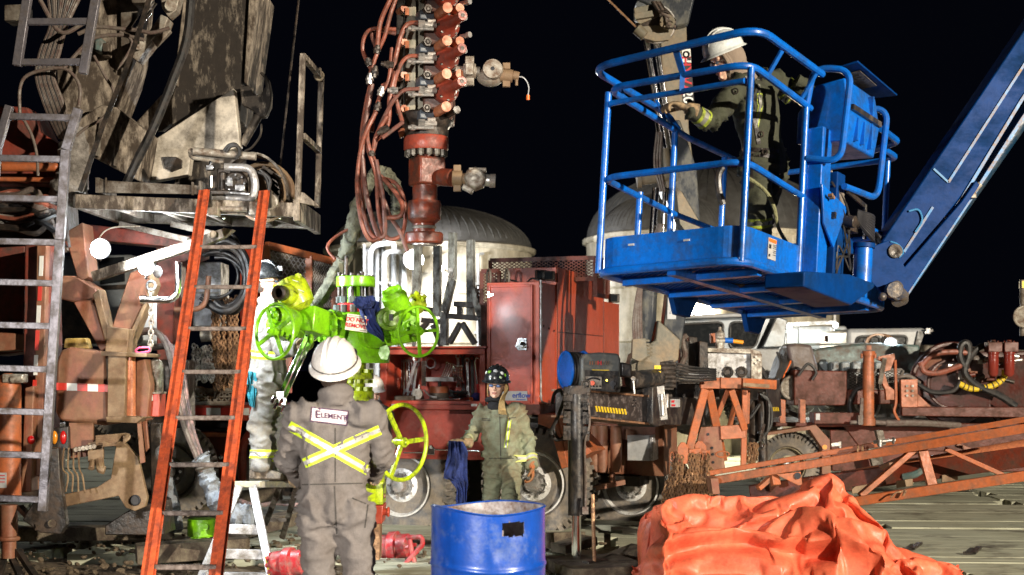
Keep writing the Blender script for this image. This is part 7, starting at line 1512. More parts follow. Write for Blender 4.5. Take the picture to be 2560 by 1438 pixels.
# ================================================================ aluminium stepladder
sl = Thing('stepladder', 'battered aluminium stepladder with yellow label, worker standing on it', 'stepladder', P(620, 1438, 11.6))
m = MB(); m.hexa([P(586, 1219, 12.0), P(650, 1219, 12.0), P(748, 1219, 12.4), P(640, 1219, 12.5), P(586, 1203, 12.0), P(650, 1203, 12.0), P(748, 1204, 12.4), P(640, 1204, 12.5)]); sl.part('top_step', m, paint('worn_yellow_top', (.55, .50, .30), .6, dirt=(.35, .33, .30), amt=.5, scale=8), bv=.006)
for a, b, w_, Y0, Y1 in (((598, 1216), (500, 1450), .065, 11.95, 11.3), ((632, 1216), (684, 1470), .07, 11.95, 11.2), ((700, 1216), (664, 1310), .05, 12.4, 12.9), ((742, 1216), (706, 1345), .05, 12.4, 12.95)):
    m = MB(); m.bar(P(*a, Y0), P(*b, Y1), w_, .03, up=(0, 1, 0)); sl.part('leg', m, alu if Y0 < 12 else gray, bv=.004)
for x0, x1, y, Y in ((566, 652, 1322, 11.68), (544, 668, 1384, 11.5), (514, 680, 1442, 11.3)):
    m = MB(); m.bar(P(x0, y, Y), P(x1, y + 3, Y), .08, .03, up=(0, 1, 0)); sl.part('step', m, alu, bv=.004)
for x0, x1, y in ((690, 728, 1255), (676, 716, 1300)):
    m = MB(); m.bar(P(x0, y, 12.6), P(x1, y, 12.6), .03, .03); sl.part('brace', m, gray)
LB_ = Pl(P(672, 1416, 11.2), (1, 0, 0), (0, 1, 0)); m = MB(); LB_.slab(m, [(662, 1392), (680, 1390), (690, 1452), (672, 1454)], 0, .004); lbp = sl.part('label', m, hazy)
sl.part('lettering', textmb('FEATHER', .045, LB_.pt(676, 1422, -.004), V((.2, 0, -1)), V((1, 0, .2)), .003), ink, lbp)
# ================================================================ orange tarpaulin heap
TOP = [(1588, 1425), (1596, 1330), (1602, 1292), (1625, 1278), (1660, 1262), (1710, 1240), (1760, 1228), (1830, 1222), (1900, 1222), (1960, 1214), (2020, 1196), (2070, 1196), (2100, 1202), (2118, 1215), (2140, 1240), (2165, 1275), (2185, 1300), (2200, 1328), (2230, 1340), (2270, 1358), (2310, 1384), (2340, 1402), (2366, 1415)]
def topy(x):
    for (a, b), (c, d) in zip(TOP, TOP[1:]):
        if a <= x <= c: return b + (d - b) * (x - a) / (c - a)
    return 1440
NU, NV = 190, 84; tv = []; cv_ = []
def ridg(v): return (1 - abs(noise.noise(v)) * 2)
for i in range(NU + 1):
    x = 1576 + (2420 - 1576) * i / NU; s_ = (x - 1576) / 844
    Yc = 10.75 - .25 * s_ + .1 * sin(s_ * 5); wd_ = .62 * min(1, (s_ * 14) ** .5, ((1 - s_) * 6) ** .6 + .12) + .04
    zt = max(.06, CH - (topy(min(x, 2362)) - 44 - HZ) / F * Yc); X = (x - 1280) / F * Yc
    for j in range(NV + 1):
        a = pi * j / NV; cy, sz = -cos(a), sin(a)
        p = V((X, Yc + cy * wd_ * (1.15 - .25 * sz), (sz ** .75) * zt)); q = p.copy(); warp = noise.noise_vector(q * 1.7) * .22
        d = .06 * (ridg((q + warp) * 1.5) - .5) + .03 * (ridg((q + warp) * 3.4 + V((7, 3, 1))) - .5)
        f1 = (p.z - (.30 + .34 * (s_ * 1.6) + .10 * sin(s_ * 9))); d += (.06 * math.exp(-(f1 / .05) ** 2) - .11 * math.exp(-((f1 + .08) / .06) ** 2)) * (1 if cy < .3 else 0) * (1 if s_ < .55 else 0)
        f3 = s_ - .80 + .18 * p.z; d -= .09 * math.exp(-(f3 / .02) ** 2)
        n_ = V((.15 * (s_ - .5), cy * .9, sz * .55)).normalized(); k = min(1, p.z * 8 + .2); top = 1 - .75 * sz ** 8
        b = p + n_ * d * k * top; cv_.append(b - n_ * .030); r_ = noise.noise_vector(q * 14) * .006; tv.append(b + n_ * .004 + r_)
W = NV + 1; tf = [[i * W + j, i * W + j + 1, (i + 1) * W + j + 1, (i + 1) * W + j] for i in range(NU) for j in range(NV)]
def rawobj(name, vs, fs):
    me = bpy.data.meshes.new(name); me.from_pydata([tuple(v) for v in vs], [], fs); o = bpy.data.objects.new(name, me); COL.objects.link(o); return o
form = rawobj('form', cv_, tf); form.modifiers.new('c', 'COLLISION'); form.collision.thickness_outer = .004; form.collision.cloth_friction = 18
flo = rawobj('flo', [(-6, 5, -.01), (8, 5, -.01), (8, 18, -.01), (-6, 18, -.01)], [[0, 1, 2, 3]]); flo.modifiers.new('c', 'COLLISION'); flo.collision.thickness_outer = .004
sheet = rawobj('sheet', tv, tf); cm = sheet.modifiers.new('cloth', 'CLOTH'); cs_ = cm.settings
cs_.quality = 5; cs_.mass = .25; cs_.tension_stiffness = 25; cs_.compression_stiffness = 25; cs_.shear_stiffness = 8; cs_.bending_stiffness = 3.0; cs_.shrink_min = -.125; cs_.air_damping = 3
cs_.effector_weights.gravity = .10; vg = sheet.vertex_groups.new(name='hold')
for i in range(NU + 1):
    for j in range(NV + 1):
        g_ = max(0, noise.noise(V((i * .045, j * .07, 4.2)))) * .9; vg.add([i * W + j], min(1, .05 + (g_ ** 2) * .5), 'REPLACE')
cs_.vertex_group_mass = 'hold'; cs_.pin_stiffness = .6
cm.collision_settings.distance_min = .004; cm.collision_settings.use_self_collision = False; cm.point_cache.frame_start = 1; cm.point_cache.frame_end = 40
for fr in range(1, 21): SC.frame_set(fr)
dg = bpy.context.evaluated_depsgraph_get(); me = bpy.data.meshes.new_from_object(sheet.evaluated_get(dg))
tp = MB(); tp.v = [v.co.copy() for v in me.vertices]; tp.f = tf
for o in (form, flo, sheet): bpy.data.objects.remove(o)
SC.frame_set(1)
tarp = paint('orange_tarpaulin', (.86, .19, .095), .40, dirt=(.58, .07, .03), amt=.35, scale=1.5, bump=.03, bscale=30, var=.15)
to = solo('tarpaulin', tp, tarp, 'big crumpled orange tarpaulin heaped on the ground at the right', 'tarpaulin', sharp=50)
sb = to.modifiers.new('fine', 'SUBSURF'); sb.levels = sb.render_levels = 1; sd = to.modifiers.new('sheet', 'SOLIDIFY'); sd.thickness = .003
# ================================================================ people
def remeshed(mb, vox, smooth=4):
    me = bpy.data.meshes.new('r'); me.from_pydata([tuple(v) for v in mb.v], [], mb.f)
    bm = bmesh.new(); bm.from_mesh(me); bmesh.ops.recalc_face_normals(bm, faces=bm.faces); bm.to_mesh(me); bm.free()
    o = bpy.data.objects.new('r', me); COL.objects.link(o)
    r = o.modifiers.new('r', 'REMESH'); r.mode = 'VOXEL'; r.voxel_size = vox
    if smooth: s = o.modifiers.new('s', 'SMOOTH'); s.iterations = smooth; s.factor = .5
    dg = bpy.context.evaluated_depsgraph_get(); dg.update(); out = bpy.data.meshes.new_from_object(o.evaluated_get(dg))
    bpy.data.objects.remove(o); bpy.data.meshes.remove(me); return out
def wrinkle(me, bones, amp=.012, seed=0):
    me.update(); nor = [v.normal.copy() for v in me.vertices]
    for i, v in enumerate(me.vertices):
        best = None
        for p, q, k in bones:
            d = q - p; t = max(0, min(1, (v.co - p).dot(d) / d.length_squared)); e = (v.co - (p + d * t)).length
            if best is None or e < best[0]: best = (e, p, d.normalized(), t, k, d.length)
        e, p, d, t, k, L_ = best; al = (v.co - p).dot(d); pe = v.co - p - d * al
        w_ = noise.noise(v.co * 5 + V((seed, 0, 0))) * .06
        n1 = noise.noise(V((pe.x * 7, pe.y * 7, pe.z * 7)) + d * ((al + w_) * (16 if k > 0 else 4)) + V((seed, k, 0)))
        n2 = noise.noise(v.co * 16 + V((0, seed, 0)))
        joint = .55 + .9 * (abs(t - .5) * 2) ** 2
        f = max(0, 1 - abs(n1) * 2.6) ** 1.4 * amp * joint * (1 if k > 0 else .9) + n2 * amp * .18 + noise.noise(v.co * 5 + V((3, seed, 1))) * amp * .5
        v.co += nor[i] * (f - amp * .35)
def arm_tube(m, pts, rs, n=14):
    pts = [V(p) for p in pts]; P2 = []; R2 = []
    for i in range(len(pts) - 1):
        for k in range(5): t = k / 5; P2.append(pts[i].lerp(pts[i + 1], t)); R2.append(rs[i] + (rs[i + 1] - rs[i]) * t)
    P2.append(pts[-1]); R2.append(rs[-1])
    for _ in range(2):
        P2 = [P2[0]] + [(P2[i - 1] + P2[i] * 2 + P2[i + 1]) / 4 for i in range(1, len(P2) - 1)] + [P2[-1]]
    rings = []; last = None
    for i, p in enumerate(P2):
        d = (P2[min(i + 1, len(P2) - 1)] - P2[max(i - 1, 0)]).normalized(); x = d.orthogonal().normalized() if last is None else (last - d * last.dot(d)).normalized(); last = x; y = d.cross(x)
        rings.append([p + (x * cos(2 * pi * k / n) + y * sin(2 * pi * k / n)) * R2[i] for k in range(n)])
    m.loft(rings); m.ell(P2[0], rs[0] * .98, 12, 8)
def torso(m, J, s):
    pel, ch, nk = J['pel'], J['chest'], J['neck']; r0 = (J['hipR'] - J['hipL']).normalized(); r1 = (J['shR'] - J['shL']).normalized()
    secs = [(-.22, .13, .10), (-.08, .178, .125), (.12, .185, .13), (.35, .165, .122), (.62, .18, .13), (.85, .192, .13), (1.0, .188, .115), (1.12, .14, .095), (1.2, .075, .07), (1.3, .06, .062)]
    rings = []
    for t, a, b in secs:
        c = pel.lerp(ch, t) if t <= 1 else ch.lerp(nk, (t - 1) / .3)
        tt = max(0, min(1, t)); r = r0.lerp(r1, tt).normalized(); up = ((ch - pel) if t < 1 else (nk - ch)).normalized(); f = up.cross(r).normalized(); r = f.cross(up).normalized()
        rings.append([c + (r * a * cos(2 * pi * k / 28) + f * b * sin(2 * pi * k / 28)) * s for k in range(28)])
    m.loft(rings)
def headbasis(fw, up):
    f = V(fw).normalized(); u = V(up); r = f.cross(u).normalized(); u = r.cross(f).normalized(); return Matrix((r, f, u)).transposed()
def hand(w, d, palm, side=1, s=1.0, curl=.9):
    """glove: palm, four unequal curled fingers, thumb from the side"""
    d = V(d).normalized(); n = V(palm).normalized(); x = d.cross(n).normalized() * side; n = x.cross(d).normalized() * side
    m = MB(); w = V(w); c = w + d * .055 * s
    M = Matrix((x, d, n)).transposed(); m.ell(c, (.044 * s, .058 * s, .022 * s), 16, 10, M); m.cyl(w - d * .06, w + d * .02, .044 * s, .035 * s, 14)
    for k, (o_, L_) in enumerate(((-.031, .078), (-.010, .088), (.011, .082), (.030, .064))):
        p = c + d * .045 * s + x * o_ * s; a = 0; pts = [p - d * .02 * s, p]
        for q in range(3):
            a += curl * (.55 + .12 * k); e = d * cos(a) + n * sin(a); p = p + e * L_ * s * (.42, .33, .25)[q]; pts.append(p)
        m.tube(pts, .0115 * s, 8, res=3, r2=.0085 * s)
    p = c - d * .02 * s - x * .038 * s; pts = [p, p - x * .022 * s + d * .022 * s + n * .01, p - x * .026 * s + d * .05 * s + n * .026 * s, p - x * .016 * s + d * .070 * s + n * .040 * s]
    m.tube(pts, .014 * s, 8, res=3, r2=.010 * s); return remeshed(m, .0055, 2)
def boot(m, an, toe, s=1):
    d = (V(toe) - V(an)); d.z *= .3; d.normalize(); a = V(an)
    b = a - V((0, 0, .075 * s)); r = d.cross(V((0, 0, 1))).normalized()
    rings = []
    for t, wd, h in ((-.09, .03, .07), (-.07, .045, .10), (0, .05, .12), (.06, .048, .09), (.12, .052, .065), (.18, .048, .055), (.215, .03, .04)):
        c = b + d * t * s; rings.append([c + r * wd * s * cos(k * pi / 6) + V((0, 0, 1)) * (h * s * max(0, sin(k * pi / 6)) + .02 * min(0, sin(k * pi / 6)) * s) for k in range(12)])
    m.loft(rings); m.cyl(a + V((0, 0, .12 * s)), b, .058 * s, .052 * s)
def helmet(t, c, M, mat, s=1.0, dx=0):
    dome = MB(); rings = []
    def rg(a, b, z, fy=0): return [V(c) + M @ V((a * cos(2 * pi * k / 40) * s, (b * sin(2 * pi * k / 40) + fy) * s, z * s)) for k in range(40)]
    for k in range(11):
        an = pi / 2 * k / 10; rings.append(rg(.112 * cos(an) + .002, .135 * cos(an) + .002, .128 * sin(an) ** .9 if k else 0))
    inner = [rg(.108 * cos(pi / 2 * k / 6) + .002, .131 * cos(pi / 2 * k / 6) + .002, .12 * sin(pi / 2 * k / 6) - .002) for k in range(6, -1, -1)]
    brim = [rg(.118, .142, -.006, .004), rg(.131, .158, -.015, .008), rg(.132, .160, -.020, .008), rg(.118, .142, -.012, .004)]
    dome.loft(inner + brim[::-1] + rings, cap=True)
    h = t.part('hard_hat', dome, mat, sharp=60)
    m = MB()
    for o_ in (-.035, 0, .035): m.tube([V(c) + M @ V((o_ * s, (.125 * cos(a)) * s, (.128 * sin(a) ** .9 + .001) * s * (1 if o_ == 0 else .965))) for a in [.35 + (pi - .7) * i / 8 for i in range(9)]], (.012 if o_ == 0 else .006) * s, 6, res=2)
    t.part('ridge', m, mat, h); return h
skinm = paint('light_skin', (.80, .50, .37), .5, dirt=(.45, .22, .16), amt=.2, scale=14, bump=.01)
skinm.node_tree.nodes['Principled BSDF'].inputs['Subsurface Weight'].default_value = .08
def head(t, c, fw, up, s=1.0, hair=None, glasses=None, beard=None):
    M = headbasis(fw, up); c = V(c); m = MB(); rings = []
    for z, a, b, y in ((-.122, .022, .028, .058), (-.112, .040, .050, .040), (-.085, .054, .070, .022), (-.045, .064, .084, .010), (0, .072, .094, 0), (.04, .076, .098, -.003), (.08, .068, .090, -.006), (.108, .045, .060, -.008), (.12, .015, .02, -.008)):
        rings.append([c + M @ V((a * cos(2 * pi * k / 24) * s, (b * sin(2 * pi * k / 24) + y) * s, z * s)) for k in range(24)])
    m.loft(rings); L_ = lambda x, y, z: c + M @ (V((x, y, z)) * s)
    m.ell(L_(0, .104, -.030), (.012 * s, .020 * s, .013 * s), 10, 8, M); m.tube([L_(0, .088, .018), L_(0, .102, -.005), L_(0, .115, -.028)], .009 * s, 8, res=3, r2=.013 * s)
    m.ell(L_(0, .082, .026), (.052 * s, .016 * s, .010 * s), 12, 6, M); m.ell(L_(0, .094, -.098), (.020 * s, .012 * s, .014 * s), 10, 6, M)
    for sx in (-1, 1): m.ell(L_(sx * .074, -.004, -.012), (.010 * s, .022 * s, .032 * s), 10, 8, M); m.ell(L_(sx * .040, .068, -.028), (.020 * s, .018 * s, .018 * s), 10, 6, M); m.ell(L_(sx * .012, .102, -.037), (.008 * s, .009 * s, .007 * s), 8, 6, M)
    m.ell(L_(0, .093, -.060), (.024 * s, .010 * s, .0055 * s), 12, 6, M); m.ell(L_(0, .093, -.071), (.021 * s, .010 * s, .006 * s), 12, 6, M)
    m.cyl(L_(0, -.012, -.08), L_(0, -.03, -.20), .055 * s, .062 * s, 16)
    sk = m
    m2 = MB()
    for sx in (-1, 1): m2.ell(L_(sx * .031, .087, .002), (.013 * s, .008 * s, .006 * s), 10, 6, M)
    m3 = MB(); m3.tube([L_(-.024, .098, -.066), L_(0, .106, -.063), L_(.024, .098, -.066)], .0035 * s, 6, res=3); m3.tube([L_(-.018, .098, -.073), L_(0, .105, -.075), L_(.018, .098, -.073)], .004 * s, 6, res=3)
    return sk, m2, m3, M, L_
def ringband(bvh, p, q, t, wd, r=.2):
    d = (q - p).normalized(); c0 = p.lerp(q, t); x = d.orthogonal().normalized(); y = d.cross(x); out = []
    for o_ in (-wd / 2, wd / 2):
        row = []
        for k in range(32):
            e = x * cos(2 * pi * k / 32) + y * sin(2 * pi * k / 32); c = c0 + d * o_; h = bvh.ray_cast(c + e * r, -e, r * .98); row.append((h[0] if h[0] else c + e * .07) + e * .004)
        out.append(row)
    rows = [[a.lerp(b, f) for a, b in zip(out[0], out[1])] for f in (0, .3, .7, 1)]; ym, sm = MB(), MB()
    for m, a, b in ((ym, 0, 1), (sm, 1, 2), (ym, 2, 3)):
        m.add(rows[a] + rows[b], [[k, (k + 1) % 32, 32 + (k + 1) % 32, 32 + k] for k in range(32)])
    return ym, sm
EYE = V((0, 0, CH))
def proj(bvh, x, y, off=.004):
    d = V(((x - 1280) / F, 1, -(y - HZ) / F)).normalized(); h = bvh.ray_cast(EYE, d); return (h[0] - d * off) if h[0] else None
def strip(bvh, a, b, wpx, lo, hi, n=26, off=.004):
    a, b = V(a), V(b); d = (b - a); nn = V((-d.y, d.x)).normalized(); m = MB(); rows = []
    for i in range(n + 1):
        c = a + d * i / n; rows.append([proj(bvh, *(c + nn * wpx * f), off) for f in (lo, hi)])
    for r1, r2 in zip(rows, rows[1:]):
        q = r1 + r2
        if all(q) and max((q[0] - p).length for p in q) < .12: m.add([r1[0], r1[1], r2[1], r2[0]], [[0, 1, 2, 3]])
    return m
def tape(t, par, bvh, a, b, wpx=24, lab=None):
    for nm, mt, lo, hi, of in (('reflective_tape', yhi, -.5, .5, .003), ('silver_stripe', shi, -.2, .2, .0055)):
        m = strip(bvh, a, b, wpx, lo, hi, off=of)
        if m.v: t.part(nm, m, mt, par, sharp=80)
def person(label, J, s, cov, helm, gl=None, fw=(0, 1, 0), hfw=(0, 1, 0), hup=(0, 0, 1), hands=None, toes=None, amp=.012, hoff=.055, seed=1, bulk=1.0, hairf=None, base=None):
    t = Thing('person', label, 'person', base or (J['anL'] + J['anR']) / 2, group=None)
    m = MB(); torso(m, J, s * bulk * 1.04); b_ = s * bulk; bones = [(J['pel'], J['chest'], 0), (J['chest'], J['neck'], 0)]
    for S in 'LR':
        arm_tube(m, [J['chest'].lerp(J['sh' + S], .55), J['sh' + S], J['el' + S], J['wr' + S]], [.085 * b_, .078 * b_, .064 * b_, .052 * b_])
        arm_tube(m, [J['pel'].lerp(J['hip' + S], .9), J['hip' + S], J['kn' + S], J['an' + S]], [.115 * b_, .108 * b_, .080 * b_, .074 * b_])
        bones += [(J['sh' + S], J['el' + S], 1), (J['el' + S], J['wr' + S], 1), (J['hip' + S], J['kn' + S], 1), (J['kn' + S], J['an' + S], 1)]
    nk = J['neck']; hd = J['head']; m.cyl(nk - (hd - nk).normalized() * .08, nk + (hd - nk) * .18, .088 * s, .074 * s, 18)
    me = remeshed(m, .0135, 3); wrinkle(me, bones, amp, seed)
    cv = t.part('coveralls', me, cov)
    for p in me.polygons: p.use_smooth = True
    bvh = BVHTree.FromPolygons([v.co.copy() for v in me.vertices], [list(p.vertices) for p in me.polygons])
    for v in me.vertices: v.co -= t.off
    sk, ey, lp, M, L_ = head(t, hd, hfw, hup, s)
    # one continuous body: head, neck, torso, arms and legs inside the clothes
    torso(sk, J, s * .82)
    for S in 'LR':
        arm_tube(sk, [J['chest'].lerp(J['sh' + S], .7), J['sh' + S], J['el' + S], J['wr' + S]], [.05 * s, .048 * s, .038 * s, .028 * s]); arm_tube(sk, [J['hip' + S], J['kn' + S], J['an' + S]], [.075 * s, .055 * s, .04 * s])
    bm_ = remeshed(sk, .0065, 2)
    for v in bm_.vertices: v.co -= t.off
    bo = t.part('body', bm_, skinm)
    for p in bm_.polygons: p.use_smooth = True
    t.part('eyes', ey, ink, bo); t.part('lips', lp, paint('lip_skin', (.45, .14, .12), .5), bo)
    helmet(t, L_(0, -.004, hoff), M, helm, s * 1.06)
    for S, (dd, pn, sd, gm) in (hands or {}).items():
        hm = hand(J['wr' + S], dd, pn, sd, s * 1.1)
        for v in hm.vertices: v.co -= t.off
        for p in hm.polygons: p.use_smooth = True
        t.part('glove', hm, gm)
    bt = paint('worn_boot_leather', (.06, .045, .035), .6, dirt=(.22, .17, .12), amt=.4, scale=8)
    for S in 'LR':
        if toes and S in toes: mb = MB(); boot(mb, J['an' + S], J['an' + S] + V(toes[S]), s); t.part('boot', mb, bt)
    return t, cv, bvh, M, L_, bo
def JD(Y, **k):
    out = {}
    for a, v in k.items(): out[a] = P(v[0], v[1], Y + (v[2] if len(v) > 2 else 0))
    return out
covgrey = paint('grey_brown_coverall', (.165, .145, .135), .85, dirt=(.12, .10, .09), amt=.25, scale=3, bump=.12, bscale=160)
covlight = paint('light_grey_coverall', (.24, .235, .225), .85, dirt=(.17, .14, .10), amt=.35, scale=3, bump=.12, bscale=160)
covkhaki = paint('olive_khaki_coverall', (.23, .25, .165), .85, dirt=(.17, .13, .075), amt=.35, scale=2.6, bump=.12, bscale=160)
covolive = paint('dark_olive_coverall', (.042, .046, .026), .85, dirt=(.035, .035, .025), amt=.3, scale=3, bump=.12, bscale=160)
whelm = paint('white_hard_hat', (.74, .70, .66), .3, dirt=(.45, .40, .36), amt=.12, scale=6, bump=.02, coat=.3)
bhelm = paint('black_hard_hat', (.02, .022, .024), .25, dirt=(.10, .10, .10), amt=.2, scale=8, bump=.02, coat=.4)
leather = paint('tan_leather_glove', (.36, .25, .14), .75, dirt=(.12, .09, .06), amt=.4, scale=10, bump=.15)
# --- man seen from behind
J = JD(7.7, pel=(836, 1258), chest=(832, 1055, .02), neck=(838, 985, .0), head=(838, 925, .03), shL=(748, 1032, -.03), shR=(928, 1030, -.02), elL=(716, 1150, .10), elR=(962, 1140, .10), wrL=(752, 1195, .34), wrR=(925, 1190, .36), hipL=(795, 1290), hipR=(884, 1290), knL=(800, 1480, .02), knR=(902, 1490, .0), anL=(800, 1680, .0), anR=(905, 1700, -.1))
t, cv, bvh, M, L_, bo = person('worker seen from behind in grey brown coveralls with a yellow cross on the back', J, 1.0, covgrey, whelm, hfw=(.15, .85, .5), hup=(0, -.6, 1), hands={'L': ((.6, .8, .1), (1, 0, -.2), 1, leather), 'R': ((-.6, .8, .1), (-1, 0, -.2), -1, leather)}, toes={'L': (0, .2, 0), 'R': (.03, .2, 0)}, amp=.026, hoff=.045, seed=3, bulk=1.0, base=V((J['pel'].x, 7.7, 0)))
tape(t, cv, bvh, (722, 1064), (930, 1182), 25); tape(t, cv, bvh, (950, 1075), (744, 1166), 25)
def patch(t, par, bvh, cs, mat, n=10, off=.005, name='patch'):
    m = MB(); g = []
    for j in range(n + 1):
        for i in range(n + 1):
            a = V(cs[0]).lerp(V(cs[1]), i / n); b = V(cs[3]).lerp(V(cs[2]), i / n); q = a.lerp(b, j / n); g.append(proj(bvh, q.x, q.y, off) or V((0, 0, 0)))
    m.add(g, [[j * (n + 1) + i, j * (n + 1) + i + 1, (j + 1) * (n + 1) + i + 1, (j + 1) * (n + 1) + i] for j in range(n) for i in range(n)]); return t.part(name, m, mat, par, sharp=80)
def ptext(t, par, bvh, txt, size, x, y, slope, mat, off=.011):
    m = textmb(txt, size, (0, 0, 0), (1, 0, 0), (0, 1, 0), 0.0); keep = MB(); pts = []
    for v in m.v: pts.append(proj(bvh, x + v.x, y - v.y + v.x * slope, off))
    keep.v = [p or V((0, 0, 0)) for p in pts]; keep.f = [f for f in m.f if all(pts[i] for i in f)]; return t.part('lettering', keep, mat, par)
dpur = paint('dark_purple_thread', (.06, .02, .06), .7)
patch(t, cv, bvh, [(778, 1017), (872, 1027), (868, 1065), (775, 1054)], dpur, off=.004); pw = patch(t, cv, bvh, [(781, 1020), (869, 1030), (865, 1062), (778, 1051)], paint('pale_pink_patch', (.60, .52, .54), .7), off=.0075)
ptext(t, cv, bvh, 'E', 27, 795, 1037, .11, dpur); ptext(t, cv, bvh, 'LEMENT', 17.5, 834, 1042, .11, dpur)
t.part('goggles', MB().ell(L_(.085, .05, .085), (.03, .045, .022), 12, 8, M), blackp)
m = MB(); m.tube([L_(.12 * cos(a), .145 * sin(a), .060) for a in [2 * pi * i / 24 for i in range(25)]], .006, 6, res=1); t.part('goggle_strap', m, blackp)
hr = MB(); hr.ell(L_(0, -.03, -.02), (.077, .082, .085), 20, 14, M); t.part('hair', hr, paint('dark_brown_hair', (.05, .03, .02), .7, bump=.3, bscale=120))
m = MB()     # seams and pockets
for x0, y0, x1, y1 in ((838, 1070, 838, 1205), (748, 1212, 925, 1208), (880, 1245, 920, 1262), (920, 1262, 912, 1320), (836, 1215, 842, 1340)):
    q = strip(bvh, (x0, y0), (x1, y1), 3, -.5, .5, off=.002); m.add(q.v, q.f)
t.part('seam', m, paint('dark_seam', (.05, .045, .04), .9), cv)
# --- man on the stepladder
J = JD(12.2, pel=(668, 950), chest=(676, 800, -.02), neck=(672, 750), head=(668, 708), shL=(672, 775, .20), shR=(668, 788, -.2), elL=(712, 850, .0), elR=(706, 872, -.35), wrL=(742, 800, -.25), wrR=(752, 868, -.72), hipL=(676, 968, .1), hipR=(664, 968, -.1), knL=(700, 1080, .10), knR=(650, 1075, -.1), anL=(700, 1180, .1), anR=(650, 1172, -.12))
t, cv, bvh, M, L_, bo = person('worker in light grey coveralls and black hard hat standing on the stepladder beside the wellhead', J, 1.0, covlight, bhelm, hfw=(.93, -.3, .1), hup=(-.1, 0, 1), hands={'L': ((.4, -.6, .5), (.5, 0, -.5), 1, leather), 'R': ((.5, -.8, 0), (.3, .3, .9), -1, leather)}, toes={'L': (.2, -.05, 0), 'R': (.2, -.08, 0)}, amp=.026, seed=11, bulk=1.16)
for a, b, f in (('knR', 'anR', .62), ('knL', 'anL', .62)):
    y_m, s_m = ringband(bvh, J[a], J[b], f, .07); t.part('reflective_tape', y_m, yhi, cv); t.part('silver_stripe', s_m, shi, cv)
y_m, s_m = ringband(bvh, J['pel'], J['chest'], .42, .07, .4); t.part('reflective_tape', y_m, yhi, cv); t.part('silver_stripe', s_m, shi, cv)
def glasses(t, L_, M, lensm, par=None):
    m = MB()
    for sx in (-1, 1): m.tube([L_(sx * .058, .088, .006), L_(sx * .074, .05, .006), L_(sx * .078, -.02, .002)], .003, 6); m.ring(L_(sx * .033, .103, .001), M @ V((sx * .25, 1, 0)), .021, .0016, 20, 6, ry=.013)
    m.tube([L_(-.010, .108, .004), L_(0, .112, .006), L_(.010, .108, .004)], .003, 6); g_ = t.part('glasses', m, blackp)
    m = MB()
    for sx in (-1, 1): m.ell(L_(sx * .033, .102, .001), (.019, .003, .011), 16, 8, M)
    t.part('lens', m, lensm, g_)
glasses(t, L_, M, paint('clear_blue_lens', (.45, .55, .7), .05, spec=.8))
hr = MB(); hr.ell(L_(0, -.03, -.01), (.076, .08, .085), 20, 14, M); t.part('hair', hr, paint('dark_brown_hair', (.05, .03, .02), .7))
m = MB(); hb_ = L_(.0, .0, .0); c = L_(0, .13, .11); m.box(c, (.05, .04, .04)); t.part('hat_sticker', m, white)
teal = paint('teal_cloth', (.02, .22, .28), .8, dirt=(.01, .06, .09), amt=.35, scale=8, bump=.2)
cloth('teal_rag', 'teal cloth hanging from the stepladder worker back pocket', teal, lerp_outline([(614, 928, 12.0), (616, 960, 12.0), (618, 990, 12.0), (624, 1015, 12.0)], [(640, 930, 12.0), (642, 960, 12.0), (638, 990, 12.0), (634, 1020, 12.0)]), nu=10, nv=20, amp=.02)
# --- woman
J = JD(12.7, pel=(1257, 1142), chest=(1250, 1042), neck=(1243, 1000), head=(1241, 962, -.03), shL=(1296, 1028), shR=(1203, 1028), elL=(1322, 1102, .05), elR=(1180, 1090, -.08), wrL=(1330, 1166, -.12), wrR=(1163, 1106, -.32), hipL=(1282, 1160), hipR=(1236, 1160), knL=(1276, 1262, -.28), knR=(1226, 1280, .1), anL=(1284, 1380, -.15), anR=(1216, 1396, .35))
t, cv, bvh, M, L_, bo = person('woman in olive khaki coveralls and stickered black hard hat walking past the truck', J, .95, covkhaki, bhelm, hfw=(-.16, -1, -.10), hup=(.05, -.05, 1), hands={'L': ((.02, -.35, -1), (-1, 0, 0), 1, paint('orange_brown_glove', (.32, .17, .08), .75, dirt=(.5, .12, .03), amt=.3, scale=12, bump=.1)), 'R': ((-.75, -.5, .15), (.1, .2, -1), 1, leather)}, toes={'L': (0, -.2, 0), 'R': (-.03, -.2, .05)}, amp=.028, seed=21, bulk=.98, hoff=.05)
glasses(t, L_, M, paint('blue_reflection_lens', (.10, .18, .40), .15, metal=0, spec=.8))  # clear lenses with a blue reflection painted into their colour
blond = paint('blond_hair', (.62, .42, .17), .5, dirt=(.36, .22, .08), amt=.4, scale=30, streak=6, bump=.3, bscale=90)
hr = MB(); hr.ell(L_(0, -.035, .0), (.080, .082, .092), 20, 14, M)
for k in range(9):
    o_ = (k - 4) * .006; hr.tube([L_(-.074, -.02 + o_, .04), L_(-.088 - abs(o_), .0 + o_, -.03), L_(-.078 + o_ * .5, .045 + o_, -.10), L_(-.072 + o_, .08, -.17), L_(-.085 + o_ * 1.5, .10, -.25), L_(-.105 + o_ * 2, .10, -.31)], .009, 6, res=4, r2=.003)
for k in range(3): hr.tube([L_(.070, -.0 + k * .01, .03), L_(.076, .02 + k * .01, -.04), L_(.070, .02 + k * .012, -.11)], .007, 6, r2=.003)
t.part('hair', hr, blond)
m = MB(); m.tube([L_(.078 * cos(a) , .05 * sin(a) + .02, -.145 + .02 * sin(a)) for a in [2 * pi * i / 18 for i in range(19)]], .020, 8, res=1, wob=.3); m.ell(L_(0, .03, -.20), (.070, .055, .055), 16, 10, M); t.part('neck_warmer', m, paint('black_fleece', (.015, .015, .017), .9, bump=.2))
